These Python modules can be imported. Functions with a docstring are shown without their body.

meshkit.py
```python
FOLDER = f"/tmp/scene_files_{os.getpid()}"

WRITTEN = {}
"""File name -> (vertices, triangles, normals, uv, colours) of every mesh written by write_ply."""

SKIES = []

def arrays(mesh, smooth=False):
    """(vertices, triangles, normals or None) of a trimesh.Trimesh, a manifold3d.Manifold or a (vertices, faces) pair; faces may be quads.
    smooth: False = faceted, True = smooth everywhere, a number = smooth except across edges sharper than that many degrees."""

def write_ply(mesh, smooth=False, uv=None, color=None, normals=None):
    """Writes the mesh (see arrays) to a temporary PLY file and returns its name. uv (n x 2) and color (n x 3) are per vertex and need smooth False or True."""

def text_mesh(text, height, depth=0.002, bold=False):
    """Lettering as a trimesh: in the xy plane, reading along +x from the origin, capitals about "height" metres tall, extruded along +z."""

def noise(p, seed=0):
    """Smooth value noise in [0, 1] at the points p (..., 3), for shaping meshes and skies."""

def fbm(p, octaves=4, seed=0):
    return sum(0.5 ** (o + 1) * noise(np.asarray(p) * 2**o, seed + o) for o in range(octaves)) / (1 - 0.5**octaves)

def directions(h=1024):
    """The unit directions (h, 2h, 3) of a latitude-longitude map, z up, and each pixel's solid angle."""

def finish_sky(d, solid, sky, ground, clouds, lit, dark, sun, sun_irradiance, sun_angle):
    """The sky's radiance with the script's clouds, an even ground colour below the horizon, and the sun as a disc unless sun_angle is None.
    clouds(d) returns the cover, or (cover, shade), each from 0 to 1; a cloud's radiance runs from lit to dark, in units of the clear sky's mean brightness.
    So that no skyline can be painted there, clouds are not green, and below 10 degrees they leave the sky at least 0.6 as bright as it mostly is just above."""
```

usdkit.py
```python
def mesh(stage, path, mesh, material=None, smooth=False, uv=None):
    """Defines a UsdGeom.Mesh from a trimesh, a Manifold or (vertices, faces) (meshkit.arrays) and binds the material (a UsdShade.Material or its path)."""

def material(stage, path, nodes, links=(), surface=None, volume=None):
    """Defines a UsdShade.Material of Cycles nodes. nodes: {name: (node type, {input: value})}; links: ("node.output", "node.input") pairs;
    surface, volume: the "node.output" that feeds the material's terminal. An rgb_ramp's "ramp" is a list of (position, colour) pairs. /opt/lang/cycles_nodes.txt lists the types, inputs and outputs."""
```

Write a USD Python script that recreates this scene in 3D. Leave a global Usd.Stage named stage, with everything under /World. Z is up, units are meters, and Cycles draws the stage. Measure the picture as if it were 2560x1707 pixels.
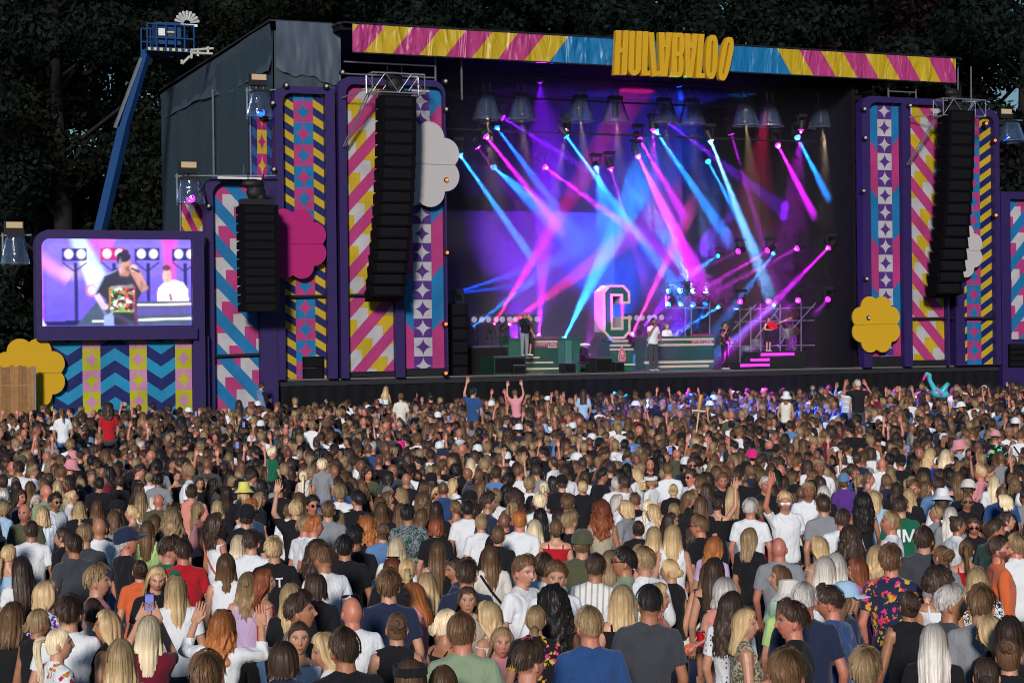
import math, time, numpy as np, trimesh, usdkit, meshkit
from manifold3d import Manifold
from shapely.geometry import Polygon, box as sbox, Point, LineString, MultiPolygon
from shapely import affinity
from shapely.ops import unary_union
from pxr import Usd, UsdGeom, UsdLux, UsdShade, Gf, Sdf, Vt
T0 = time.time()
stage = Usd.Stage.CreateInMemory()
UsdGeom.Xform.Define(stage, '/World'); UsdGeom.Scope.Define(stage, '/World/Looks')
# ------------------------------------------------------------------ camera, sky, sun, exposure
F, PW, PH = 4500.0, 2560.0, 1707.0            # focal length in photograph pixels
CAM_H, ROLL, PITCH = 4.2, 0.0115, 0.0041      # roll: right side dips; pitch: down
EXPOSURE = 0.0
SUN_EL, SUN_AZ = math.radians(19), math.radians(186)   # towards the light (azimuth clockwise from +y): flood light behind the camera, slightly left
SUN_I, SKY_S = 0.88, 0.06
SMOKE = 0.010
cz, sz, cp, sp = math.cos(ROLL), math.sin(ROLL), math.cos(PITCH), math.sin(PITCH)
C_F = np.array([0, cp, -sp])
_u0 = np.array([0, sp, cp]); _r0 = np.array([1.0, 0, 0])
C_U = _u0 * cz + _r0 * sz; C_R = _r0 * cz - _u0 * sz
EYE = np.array([0, 0, CAM_H])
cam = UsdGeom.Camera.Define(stage, '/World/camera')
cam.CreateHorizontalApertureAttr(36.0); cam.CreateFocalLengthAttr(36.0 * F / PW)
cam.CreateClippingRangeAttr(Gf.Vec2f(0.1, 2000)); cam.CreateExposureAttr(EXPOSURE)
cam.AddTransformOp().Set(Gf.Matrix4d(*C_R, 0, *C_U, 0, *(-C_F), 0, *EYE, 1))
sun_dir = np.array([math.sin(SUN_AZ) * math.cos(SUN_EL), math.cos(SUN_AZ) * math.cos(SUN_EL), math.sin(SUN_EL)])
dome = UsdLux.DomeLight.Define(stage, '/World/sky')
_m = usdkit.material(stage, '/World/Looks/sky', {
    "s": ("sky_texture", {"sky_type": "single_scattering", "sun_disc": False, "sun_elevation": SUN_EL, "sun_rotation": SUN_AZ, "air_density": 1.6, "aerosol_density": 0.0, "ozone_density": 8.0}),
    "b": ("background_shader", {"strength": SKY_S})}, [("s.color", "b.color")], surface="b.background")
UsdShade.MaterialBindingAPI.Apply(dome.GetPrim()).Bind(_m)
dome.GetPrim().SetCustomDataByKey('kind', 'structure')
sun = UsdLux.DistantLight.Define(stage, '/World/sun')
sun.CreateNormalizeAttr(True); sun.CreateIntensityAttr(SUN_I); sun.CreateAngleAttr(7.0); sun.CreateColorAttr(Gf.Vec3f(1.0, 0.94, 0.90))
_x = np.cross([0, 0, 1.0], sun_dir); _x /= np.linalg.norm(_x); _y = np.cross(sun_dir, _x)
sun.AddTransformOp().Set(Gf.Matrix4d(*_x, 0, *_y, 0, *sun_dir, 0, 0, 0, 50, 1))

# ------------------------------------------------------------------ pixel <-> place helpers
K = 2560 / 2352.0
def ray(px, py):
    d = C_F + (px - PW / 2) / F * C_R + (PH / 2 - py) / F * C_U
    return d
S0 = np.array([-5.33, 59.38, 0.0]); TH = math.radians(22.55)
EU = np.array([math.cos(TH), math.sin(TH), 0]); EV = np.array([-math.sin(TH), math.cos(TH), 0]); EZ = np.array([0, 0, 1.0])
def W(u, v, z): return S0 + u * EU + v * EV + z * EZ
SM = np.eye(4); SM[:3, 0], SM[:3, 1], SM[:3, 2], SM[:3, 3] = EU, EV, EZ, S0
def S(x, y, v=0.0):
    """stage coordinates (u, z) of the photo point (x, y in 2352-wide pixels) on the plane v"""
    d = ray(x * K, y * K); t = ((S0 - EYE) @ EV + v) / (d @ EV); p = EYE + t * d - S0
    return np.array([p @ EU, p[2]])
def S3(x, y, v):
    u, z = S(x, y, v); return np.array([u, v, z])
def project(p):
    q = np.asarray(p) - EYE; w = q @ C_F
    return PW / 2 + F * (q @ C_R) / w, PH / 2 - F * (q @ C_U) / w
def ground_z(x, y):
    d = np.asarray(y, float)
    t = np.clip((36 - d) / 26, 0, 1.25)
    return 0.58 * t ** 1.25 + 0.38 * np.clip((d - 40) / 17, 0, 1)

# ------------------------------------------------------------------ materials
MATS = {}
def rgb(r, g, b):  # sRGB 0-255 to linear
    c = np.array([r, g, b]) / 255.0
    return tuple(np.where(c <= 0.04045, c / 12.92, ((c + 0.055) / 1.055) ** 2.4))
def mat(name, color, rough=0.6, metallic=0.0, bump=0.0, scale=8.0, vary=0.15, spec=0.4, emit=None, strength=0, sheen=0.0):
    if name in MATS: return MATS[name]
    n = {"tc": ("texture_coordinate", {}), "n": ("noise_texture", {"scale": scale, "detail": 4.0}),
         "mx": ("mix", {"mix_type": "mix", "color1": tuple(np.array(color) * (1 - vary)), "color2": tuple(np.minimum(1, np.array(color) * (1 + vary)))}),
         "p": ("principled_bsdf", {"roughness": rough, "metallic": metallic, "specular_ior_level": spec, "sheen_weight": sheen})}
    l = [("tc.object", "n.vector"), ("n.fac", "mx.fac"), ("mx.color", "p.base_color")]
    if bump:
        n["b"] = ("bump", {"strength": bump, "distance": 0.02}); l += [("n.fac", "b.height"), ("b.normal", "p.normal")]
    if emit is not None: n["p"][1].update({"emission_color": emit, "emission_strength": strength})
    MATS[name] = usdkit.material(stage, '/World/Looks/' + name, n, l, surface="p.BSDF"); return MATS[name]
def cd_mat(name, rough=0.55, attr="Cd", bump=0.25, scale=3.0, spec=0.35, emit=0.0):
    """a material that takes its colours from the mesh's own printed colours"""
    if name in MATS: return MATS[name]
    n = {"a": ("attribute", {"attribute": attr}), "tc": ("texture_coordinate", {}), "n": ("noise_texture", {"scale": scale, "detail": 5.0}),
         "r": ("map_range", {"from_min": 0.3, "from_max": 0.7, "to_min": 0.80, "to_max": 1.08}), "mx": ("mix", {"mix_type": "multiply", "fac": 1.0}),
         "b": ("bump", {"strength": bump, "distance": 0.08}), "p": ("principled_bsdf", {"roughness": rough, "specular_ior_level": spec})}
    l = [("a.color", "mx.color1"), ("tc.object", "n.vector"), ("n.fac", "r.value"), ("r.result", "mx.color2"), ("mx.color", "p.base_color"), ("n.fac", "b.height"), ("b.normal", "p.normal")]
    if emit:
        n["p"][1].update({"emission_strength": emit}); l = [("a.color", "p.emission_color")]; n["p"][1]["base_color"] = (.02, .02, .02)
    MATS[name] = usdkit.material(stage, '/World/Looks/' + name, n, l, surface="p.BSDF"); return MATS[name]

# ------------------------------------------------------------------ objects
NAMES = {}
def numbered(path):
    k = NAMES.get(path, 0); NAMES[path] = k + 1
    return path if k == 0 else f"{path}_{k:03d}"
LABELS = {}
def tag(prim, label=None, cat=None, group=None, kind=None):
    p = prim.GetPrim() if hasattr(prim, 'GetPrim') else prim
    for k, v in (('label', label), ('category', cat), ('group', group), ('kind', kind)):
        if v: p.SetCustomDataByKey(k, v)
    return prim
def thing(name, label=None, cat=None, M=None, group=None, kind=None):
    x = UsdGeom.Xform.Define(stage, numbered('/World/' + name))
    if M is not None: x.AddTransformOp().Set(Gf.Matrix4d(*np.asarray(M).T.ravel().tolist()))
    return tag(x, label, cat, group, kind)
def part(parent, name, m, material, smooth=False, label=None, cd=None, attrs=None, kind=None):
    path = numbered((str(parent.GetPath()) if parent is not None else '/World') + '/' + name)
    if isinstance(m, trimesh.Trimesh): m = (m.vertices, m.faces)
    g = usdkit.mesh(stage, path, m, material, smooth=smooth)
    for nm, arr in ((("Cd", cd),) if cd is not None else ()) + tuple((attrs or {}).items()):
        UsdGeom.PrimvarsAPI(g).CreatePrimvar(nm, Sdf.ValueTypeNames.Color3fArray, "vertex").Set(Vt.Vec3fArray.FromNumpy(np.asarray(arr, np.float32)))
    if label or kind: tag(g, label, kind=kind)
    return g
SX = lambda: SM  # things on the stage are built in stage axes
def cat_m(ms): return trimesh.util.concatenate([m for m in ms if m is not None])
def bx(u0, u1, v0, v1, z0, z1):
    b = trimesh.creation.box((abs(u1 - u0), abs(v1 - v0), abs(z1 - z0))); b.apply_translation(((u0 + u1) / 2, (v0 + v1) / 2, (z0 + z1) / 2)); return b
def tube(p, q, r, n=6):
    p, q = np.asarray(p, float), np.asarray(q, float); L = np.linalg.norm(q - p)
    c = trimesh.creation.cylinder(radius=r, height=L, sections=n)
    c.apply_transform(trimesh.geometry.align_vectors([0, 0, 1], (q - p) / L)); c.apply_translation((p + q) / 2); return c
def polys(g):
    if g.is_empty: return []
    return [x for x in getattr(g, 'geoms', [g]) if isinstance(x, Polygon) and x.area > 1e-6]
def extrude_uz(g, v0, v1):
    """a polygon in (u, z) extruded from v0 to v1"""
    out = []
    for p in polys(g):
        m = trimesh.creation.extrude_polygon(p, v1 - v0, engine="earcut")
        v = np.array(m.vertices); m = trimesh.Trimesh(np.c_[v[:, 0], v[:, 2] + v0, v[:, 1]], np.array(m.faces)[:, ::-1], process=False); out.append(m)
    return cat_m(out)
def rrect(x0, y0, x1, y1, r, corners="tl tr bl br"):
    b = sbox(x0, y0, x1, y1)
    for c in corners.split():
        cx = x0 + r if 'l' in c else x1 - r; cy = y1 - r if 't' in c else y0 + r
        ex = x0 if 'l' in c else x1; ey = y1 if 't' in c else y0
        b = b.difference(sbox(min(cx, ex), min(cy, ey), max(cx, ex), max(cy, ey)).difference(Point(cx, cy).buffer(r, 12)))
    return b
def print_mesh(parts, v, wav=None):
    """flat print: list of (polygon in (u, z), colour); returns mesh and colours"""
    V, Fc, C, n = [], [], [], 0
    for g, c in parts:
        for p in polys(g):
            vv, ff = trimesh.creation.triangulate_polygon(p, engine="earcut")
            V.append(np.c_[vv[:, 0], np.full(len(vv), v), vv[:, 1]]); Fc.append(np.asarray(ff) + n); n += len(vv); C.append(np.tile(c, (len(vv), 1)))
    V, Fc, C = np.vstack(V), np.vstack(Fc), np.vstack(C)
    nrm = np.cross(V[Fc[:, 1]] - V[Fc[:, 0]], V[Fc[:, 2]] - V[Fc[:, 0]])
    flip = nrm[:, 1] > 0; Fc[flip] = Fc[flip][:, ::-1]
    return (V, Fc), C
PINK, YEL, BLU, NAV, WHT, PUR, PRP = (.36, .030, .15), (.44, .30, .009), (.005, .135, .32), (.003, .009, .095), (.40, .39, .41), (.020, .008, .078), (.06, .015, .16)
LBLU, LILAC, MAG = (.006, .21, .38), (.44, .19, .33), (.36, .006, .14)
# ------------------------------------------------------------------ people
def sph(p, r, n=10):
    r = np.broadcast_to(r, 3).astype(float)
    return Manifold.sphere(1.0, n).scale(r.tolist()).translate([float(x) for x in p])
def bone(p, q, rp, rq, n=10): return Manifold.batch_hull([sph(p, rp, n), sph(q, rq, n)])
def union(ms):
    from manifold3d import OpType
    return Manifold.batch_boolean(ms, OpType.Add)
def tm(m):
    a = m.to_mesh(); return trimesh.Trimesh(a.vert_properties[:, :3], a.tri_verts, process=False)
def smoothed(m, length, it=8):
    t = tm(m.refine_to_length(length)); t.merge_vertices(); trimesh.smoothing.filter_taubin(t, iterations=it); return t
def to_man(t):
    from manifold3d import Mesh as MM
    return Manifold(MM(np.asarray(t.vertices, np.float32), np.asarray(t.faces, np.uint32)))
POSES = {  # elbow and wrist, left then right (x to the right, y forward, z up; body 1.75 m)
    'down': ((-.235, -.03, 1.13), (-.225, .09, .89), (.235, -.03, 1.13), (.225, .09, .89)),
    'fold': ((-.225, .02, 1.14), (-.05, .25, 1.17), (.225, .02, 1.14), (.05, .27, 1.12)),
    'hold': ((-.235, -.03, 1.13), (-.21, .12, .90), (.24, .0, 1.15), (.17, .25, 1.25)),
    'holdl': ((-.24, .0, 1.15), (-.17, .25, 1.25), (.235, -.03, 1.13), (.21, .12, .90)),
    'up': ((-.235, -.03, 1.13), (-.22, .10, .90), (.27, .10, 1.60), (.235, .16, 1.87)),
    'upl': ((-.27, .10, 1.60), (-.235, .16, 1.87), (.235, -.03, 1.13), (.22, .10, .90)),
    'both': ((-.28, .08, 1.60), (-.22, .13, 1.88), (.28, .08, 1.60), (.22, .13, 1.88)),
    'bend': ((-.34, .10, 1.40), (-.27, .22, 1.62), (.34, .10, 1.40), (.27, .22, 1.62)),
    'phone': ((-.21, .20, 1.40), (-.07, .33, 1.66), (.21, .20, 1.40), (.07, .33, 1.66)),
    'mic': ((-.26, -.02, 1.14), (-.20, .16, 1.02), (.24, .14, 1.22), (.05, .17, 1.50)),
    'sit': ((-.235, .03, 1.13), (-.16, .16, .94), (.235, .03, 1.13), (.16, .16, .94)),
}
SEXW = {'m': (1.06, 1.06), 'f': (.92, .94), 'c': (.92, .95)}
def hand(wrist, elbow, side, curl, n=6):
    """palm, four unequal bent fingers and a thumb; z runs along the forearm"""
    z = np.array(wrist, float) - np.array(elbow, float); z /= np.linalg.norm(z)
    x = np.array([1.0, 0, 0]) - z[0] * z; x /= np.linalg.norm(x); y = np.cross(z, x)
    T = lambda a, b, c: np.array(wrist) + x * a + y * b + z * c
    out = [Manifold.batch_hull([sph(T(sx * .028, 0, zz), .014, n) for sx in (-1, 1) for zz in (.005, .085)])]
    for i, (fx, L) in enumerate(((-.031, .062), (-.011, .078), (.011, .082), (.031, .072))):
        p = T(fx, 0, .092); a = 0.25 * curl
        for k in range(3):
            a += curl * (.35, .8, .6)[k]
            dv = z * math.cos(a) - y * math.sin(a) + x * (fx * 2.2 * (1 - curl)); q = p + dv * L * (.42, .33, .25)[k]
            out.append(bone(p, q, .0095 - .001 * k, .0088 - .001 * k, n)); p = q
    s = -side
    p, q, r = T(s * .030, 0, .025), T(s * .062, -.012, .060), T(s * (.068 - .03 * curl), -.02 - .02 * curl, .092)
    out += [bone(p, q, .013, .0105, n), bone(q, r, .0105, .0085, n)]
    return out
_body = {}
def skeleton(sex, pose, sit=False):
    w, dp = SEXW[sex]; eL, wL, eR, wR = [np.array(p, float) for p in POSES[pose]]
    for p in (eL, eR): p[0] *= w
    sh = .158 * w
    return dict(w=w, d=dp, sL=np.array([-sh, -.01, 1.415]), sR=np.array([sh, -.01, 1.415]), eL=eL, wL=wL, eR=eR, wR=wR)
def torso(s, e, n, sex):
    w, d = s['w'], s['d']
    chest = sph((0, .005, 1.27), (.160 * w + e, .112 * d + e, .15), n); waist = sph((0, .0, 1.07), ((.135 if sex != 'f' else .125) * w + e, .092 * d + e, .10), n)
    pel = sph((0, -.01, .93), (.158 * (w if sex == 'm' else 1.02) + e, .112 + e, .11), n)
    upper = Manifold.batch_hull([sph(s['sL'] * [.93, 1, 1], .056 + e * .8, n), sph(s['sR'] * [.93, 1, 1], .056 + e * .8, n), sph((0, .01, 1.30), (.145 * w + e, .105 * d + e, .1), n)])
    trap = Manifold.batch_hull([sph((0, -.02, 1.475), .052 + e * .9, n), sph(s['sL'] * [.75, 1, 1.0], .045 + e * .8, n), sph(s['sR'] * [.75, 1, 1.0], .045 + e * .8, n)])
    out = [Manifold.batch_hull([chest, waist]), Manifold.batch_hull([waist, pel]), upper, trap]
    if sex == 'f': out += [sph((sx * .062, .068 * d, 1.245), (.068 + e, .062 + e, .070 + e), n) for sx in (-1, 1)]
    return out
def legs(s, e, n, sit, low=.085):
    out = []
    for sx in (-1, 1):
        hip = np.array([sx * .085, -.01, .90]); kn = np.array([sx * .095, .36, .86]) if sit else np.array([sx * .10, .02, .48]); an = kn + ([0, .02, -.42] if sit else [0, -.03, .085 - .48])
        out += [bone(hip, kn, .083 + e, .055 + e, n), bone(kn, an, .056 + e, .036 + e * 1.2, n)]
    return out
def body_template(sex, pose, lod, sit):
    key = (sex, pose, lod, sit)
    if key in _body: return _body[key]
    n = 12 if lod else 8; s = skeleton(sex, pose); ms = torso(s, 0, n, sex) + legs(s, 0, n, sit)
    for a in 'LR':
        ms += [bone(s['s' + a], s['e' + a], .048, .038, n), bone(s['e' + a], s['w' + a], .037, .026, n)]
    neck = bone((0, -.018, 1.43), (0, .0, 1.585), .060 * s['w'], .056 * s['w'], n)
    t = smoothed(union(ms + [neck]), .045 if lod else .11, 6 if lod else 3)
    m = to_man(t); curl = {'hold': 1.0, 'holdl': 1., 'mic': 1.0, 'phone': .75, 'fold': .6}.get(pose, .28)
    hs = []
    for a, sd in (('L', -1), ('R', 1)):
        if lod or pose in ('up', 'upl', 'both', 'bend', 'phone'): hs += hand(s['w' + a], s['e' + a], sd, curl if not (pose == 'up' and a == 'L') else .4, 6 if lod else 4)
    ft = []
    for sx in (-1, 1):
        an = np.array([sx * .097, -.02, .06]) if not sit else np.array([sx * .095, .38, .42])
        ft.append(Manifold.batch_hull([sph(an + [0, -.03, 0], .042, 6), sph(an + [0, .14, -.022], (.04, .05, .028), 6)]))
    _body[key] = union([m] + hs + ft); return _body[key]
_top = {}
def noise_push(t, amp, fr, seed):
    n = t.vertex_normals; f = np.maximum(meshkit.fbm(np.asarray(t.vertices) * fr, 3, seed) - .47, -.12)
    t.vertices = t.vertices + n * (f * 2 * amp)[:, None]; return t
def top_template(kind, sex, pose, lod):
    key = (kind, sex, pose, lod)
    if key in _top: return _top[key]
    n = 12 if lod else 8; s = skeleton(sex, pose); e = .019 if kind != 'tank' else .011
    ms = torso(s, e, n, sex); hem = .845
    if kind in ('tee', 'long', 'dress'):
        k = .62 if kind == 'tee' else (1.0 if kind == 'long' else .45)
        for a in 'LR':
            el = s['s' + a] + (s['e' + a] - s['s' + a]) * k
            ms.append(bone(s['s' + a], el + (el - s['s' + a]) * .12, .066, (.062 if sex != 'f' else .055) if kind != 'long' else .05, n))
            if kind == 'long': ms.append(bone(s['e' + a], s['w' + a], .05, .04, n))
    t = smoothed(union(ms), .042 if lod else .11, 5 if lod else 3)
    if lod: t = noise_push(t, .013, np.array([13, 13, 6.0]), 3)
    m = to_man(t).trim_by_plane((0, 0, 1), hem)
    if kind in ('tee', 'long', 'dress'):
        for a in 'LR':
            d = (s['e' + a] - s['s' + a]) if kind != 'long' else (s['w' + a] - s['e' + a]); L = np.linalg.norm(d); d = d / L
            if kind == 'long': base, off = s['e' + a], .93 * L
            else: base, off = s['s' + a], k * L
            if pose in ('up', 'upl', 'both', 'bend') or kind == 'long' or pose in ('phone', 'mic'):
                # cut the sleeve only: keep what lies nearer the body than the cuff
                cut = Manifold.cylinder(.5, .12, .12, 10).transform(np.c_[trimesh.geometry.align_vectors([0, 0, 1], d)[:3, :3], base + d * off].tolist())
                m = m - cut
            else:
                cut = Manifold.cylinder(.5, .11, .11, 10).transform(np.c_[trimesh.geometry.align_vectors([0, 0, 1], d)[:3, :3], base + d * off].tolist())
                if kind == 'tee' or kind == 'dress':  # keep the flank: cut only outside the chest
                    cut = cut - union(torso(s, e + .012, n, sex))
                m = m - cut
        m = m.trim_by_plane((0, -.25, -1), -1.492)
    elif kind == 'tank':
        m = m.trim_by_plane((0, .25, -1), -1.375)
        st = []
        for sx in (-1, 1):
            pts = [(sx * .08, -.098 * s['d'], 1.33), (sx * .085, -.080, 1.425), (sx * .088, -.02, 1.478), (sx * .085, .048, 1.435), (sx * .08, .095 * s['d'], 1.33)]
            st += [Manifold.batch_hull([sph(a, (.009, .006, .006), 6), sph(b, (.009, .006, .006), 6)]) for a, b in zip(pts, pts[1:])]
        m = union([m] + st)
    else:  # vest: wide straps
        m = m.trim_by_plane((0, -.25, -1), -1.48)
        for sx in (-1, 1): m = m - Manifold.cylinder(.5, .085, .085, 12).rotate([0, 90, 0]).translate([.125 if sx > 0 else -.625, 0, 1.40])
    _top[key] = m; return m
_bot = {}
def bottom_template(kind, sit, lod):
    key = (kind, sit, lod)
    if key not in _bot:
        s = skeleton('m', 'down'); n = 10 if lod else 6
        ms = legs(s, .014, n, sit) + [Manifold.batch_hull([sph((0, -.01, .90), (.166, .118, .06), n), sph((0, -.01, .86), (.17, .12, .08), n)])]
        m = union(ms)
        if kind == 'shorts': m = m - Manifold.cube([1, .5, .55]).translate([-.5, -.25, -.05]) if not sit else m
        _bot[key] = m
    return _bot[key]
# ---- head
_ico = {k: trimesh.creation.icosphere(subdivisions=k) for k in (2, 3, 4)}
HA, HB, HC = .074, .095, .116
def gz(v, c, s): return np.exp(-np.sum(((v - np.array(c)) / np.array(s)) ** 2, axis=1))
def head_mesh(sub, sex, seed):
    d = np.array(_ico[sub].vertices); r = np.random.default_rng(seed)
    # gather vertices towards the face
    v = d * [HA, HB, HC]; x, y, z = d.T
    low = np.clip(-z, 0, 1); front = np.clip(y, 0, 1)
    v[:, 0] *= 1 - .25 * low ** 1.4 - .06 * front * (z < .2)
    v[:, 1] += np.where(y < 0, .028 * low * (-y), 0)
    v[:, 1] += -.012 * np.clip(z, 0, 1) * front
    v[:, 1] *= 1 - .06 * front
    f = r.uniform(.85, 1.2, 6); m = 1.1 if sex == 'm' else .9
    push = np.zeros(len(v))
    push += .021 * f[0] * m * gz(v, (0, .095, -.022), (.011, .05, .014)) + .012 * gz(v, (0, .095, .004), (.008, .05, .02))
    push += .007 * m * gz(v, (0, .09, .032), (.04, .05, .010))
    for sx in (-1, 1):
        push -= .011 * gz(v, (sx * .031, .085, .010), (.015, .05, .010))
        push += .005 * gz(v, (sx * .038, .07, -.022), (.016, .05, .016))
    push += .006 * gz(v, (0, .09, -.060), (.022, .05, .010)) - .004 * gz(v, (0, .09, -.082), (.02, .05, .007))
    push += .009 * f[1] * m * gz(v, (0, .08, -.102), (.020, .05, .014))
    v[:, 1] += push
    return v
def ears(n=8):
    return [Manifold.sphere(1, n).scale([.012, .020, .032]).rotate([12, 0, sx * 18]).translate([sx * .074, -.008, -.012]) for sx in (-1, 1)]
def face_colors(L, skin, hairc, beard, buzz, lod, sex):
    """colours of skin, lips, brows, eyes and stubble at head-local points"""
    skin = np.array(skin); C = np.tile(skin, (len(L), 1)); x, y, z = L.T; ax = np.abs(x)
    front = y > .03
    def mixin(w, c): C[:] = C * (1 - w[:, None]) + np.array(c) * w[:, None]
    head = z > -.13
    blush = np.exp(-(((ax - .04) / .02) ** 2 + ((z + .025) / .02) ** 2)) * front; mixin(.3 * blush, skin * [1.08, .72, .68])
    ear = (ax > .071) & (np.abs(z + .01) < .05) & (np.abs(y) < .04); mixin(.35 * ear, skin * [1.1, .75, .7])
    lips = np.exp(-((x / .023) ** 4 + ((z + .061) / .0095) ** 4)) * front; mixin(.8 * lips, skin * ([.85, .38, .40] if sex == 'f' else [.85, .52, .50]))
    mouth = np.exp(-((x / .020) ** 4 + ((z + .060) / .0028) ** 4)) * front; mixin(.6 * mouth, skin * .15)
    if beard:
        b = front * (1 - lips) * np.clip((-.028 - z) / .02, 0, 1) * (z > -.14) * np.clip((y - .0) / .03, 0, 1)
        b = np.maximum(b, ((ax > .05) & (z < -.0) & (z > -.14) & (y > .0)) * .8); mixin(beard * b, np.array(hairc) * .9)
    brow = np.exp(-((((ax - .032) / .018) ** 4) + ((z - .030 + .12 * np.abs(ax - .03)) / .0052) ** 4)) * front; mixin(.85 * brow, np.minimum(np.array(hairc) * .7, .2))
    eye = np.exp(-((((ax - .031) / .0145) ** 4) + ((z - .009) / .0065) ** 4)) * front
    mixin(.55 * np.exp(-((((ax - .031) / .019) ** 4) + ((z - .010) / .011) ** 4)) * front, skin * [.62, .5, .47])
    mixin(.9 * eye, (.62, .60, .58))
    iris = np.exp(-((((ax - .031) / .0066) ** 4) + ((z - .009) / .0066) ** 4)) * front; mixin(.95 * iris, (.03, .03, .035))
    lash = np.exp(-((((ax - .031) / .0155) ** 4) + ((z - .0165) / .0022) ** 4)) * front; mixin(.8 * lash, (.02, .015, .012))
    if buzz:
        s = np.clip((z - np.where(y > .02, .055, np.where(y > -.03, .0, -.055))) / .02, 0, 1) * head; mixin(buzz * s, np.array(hairc))
    return C
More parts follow.
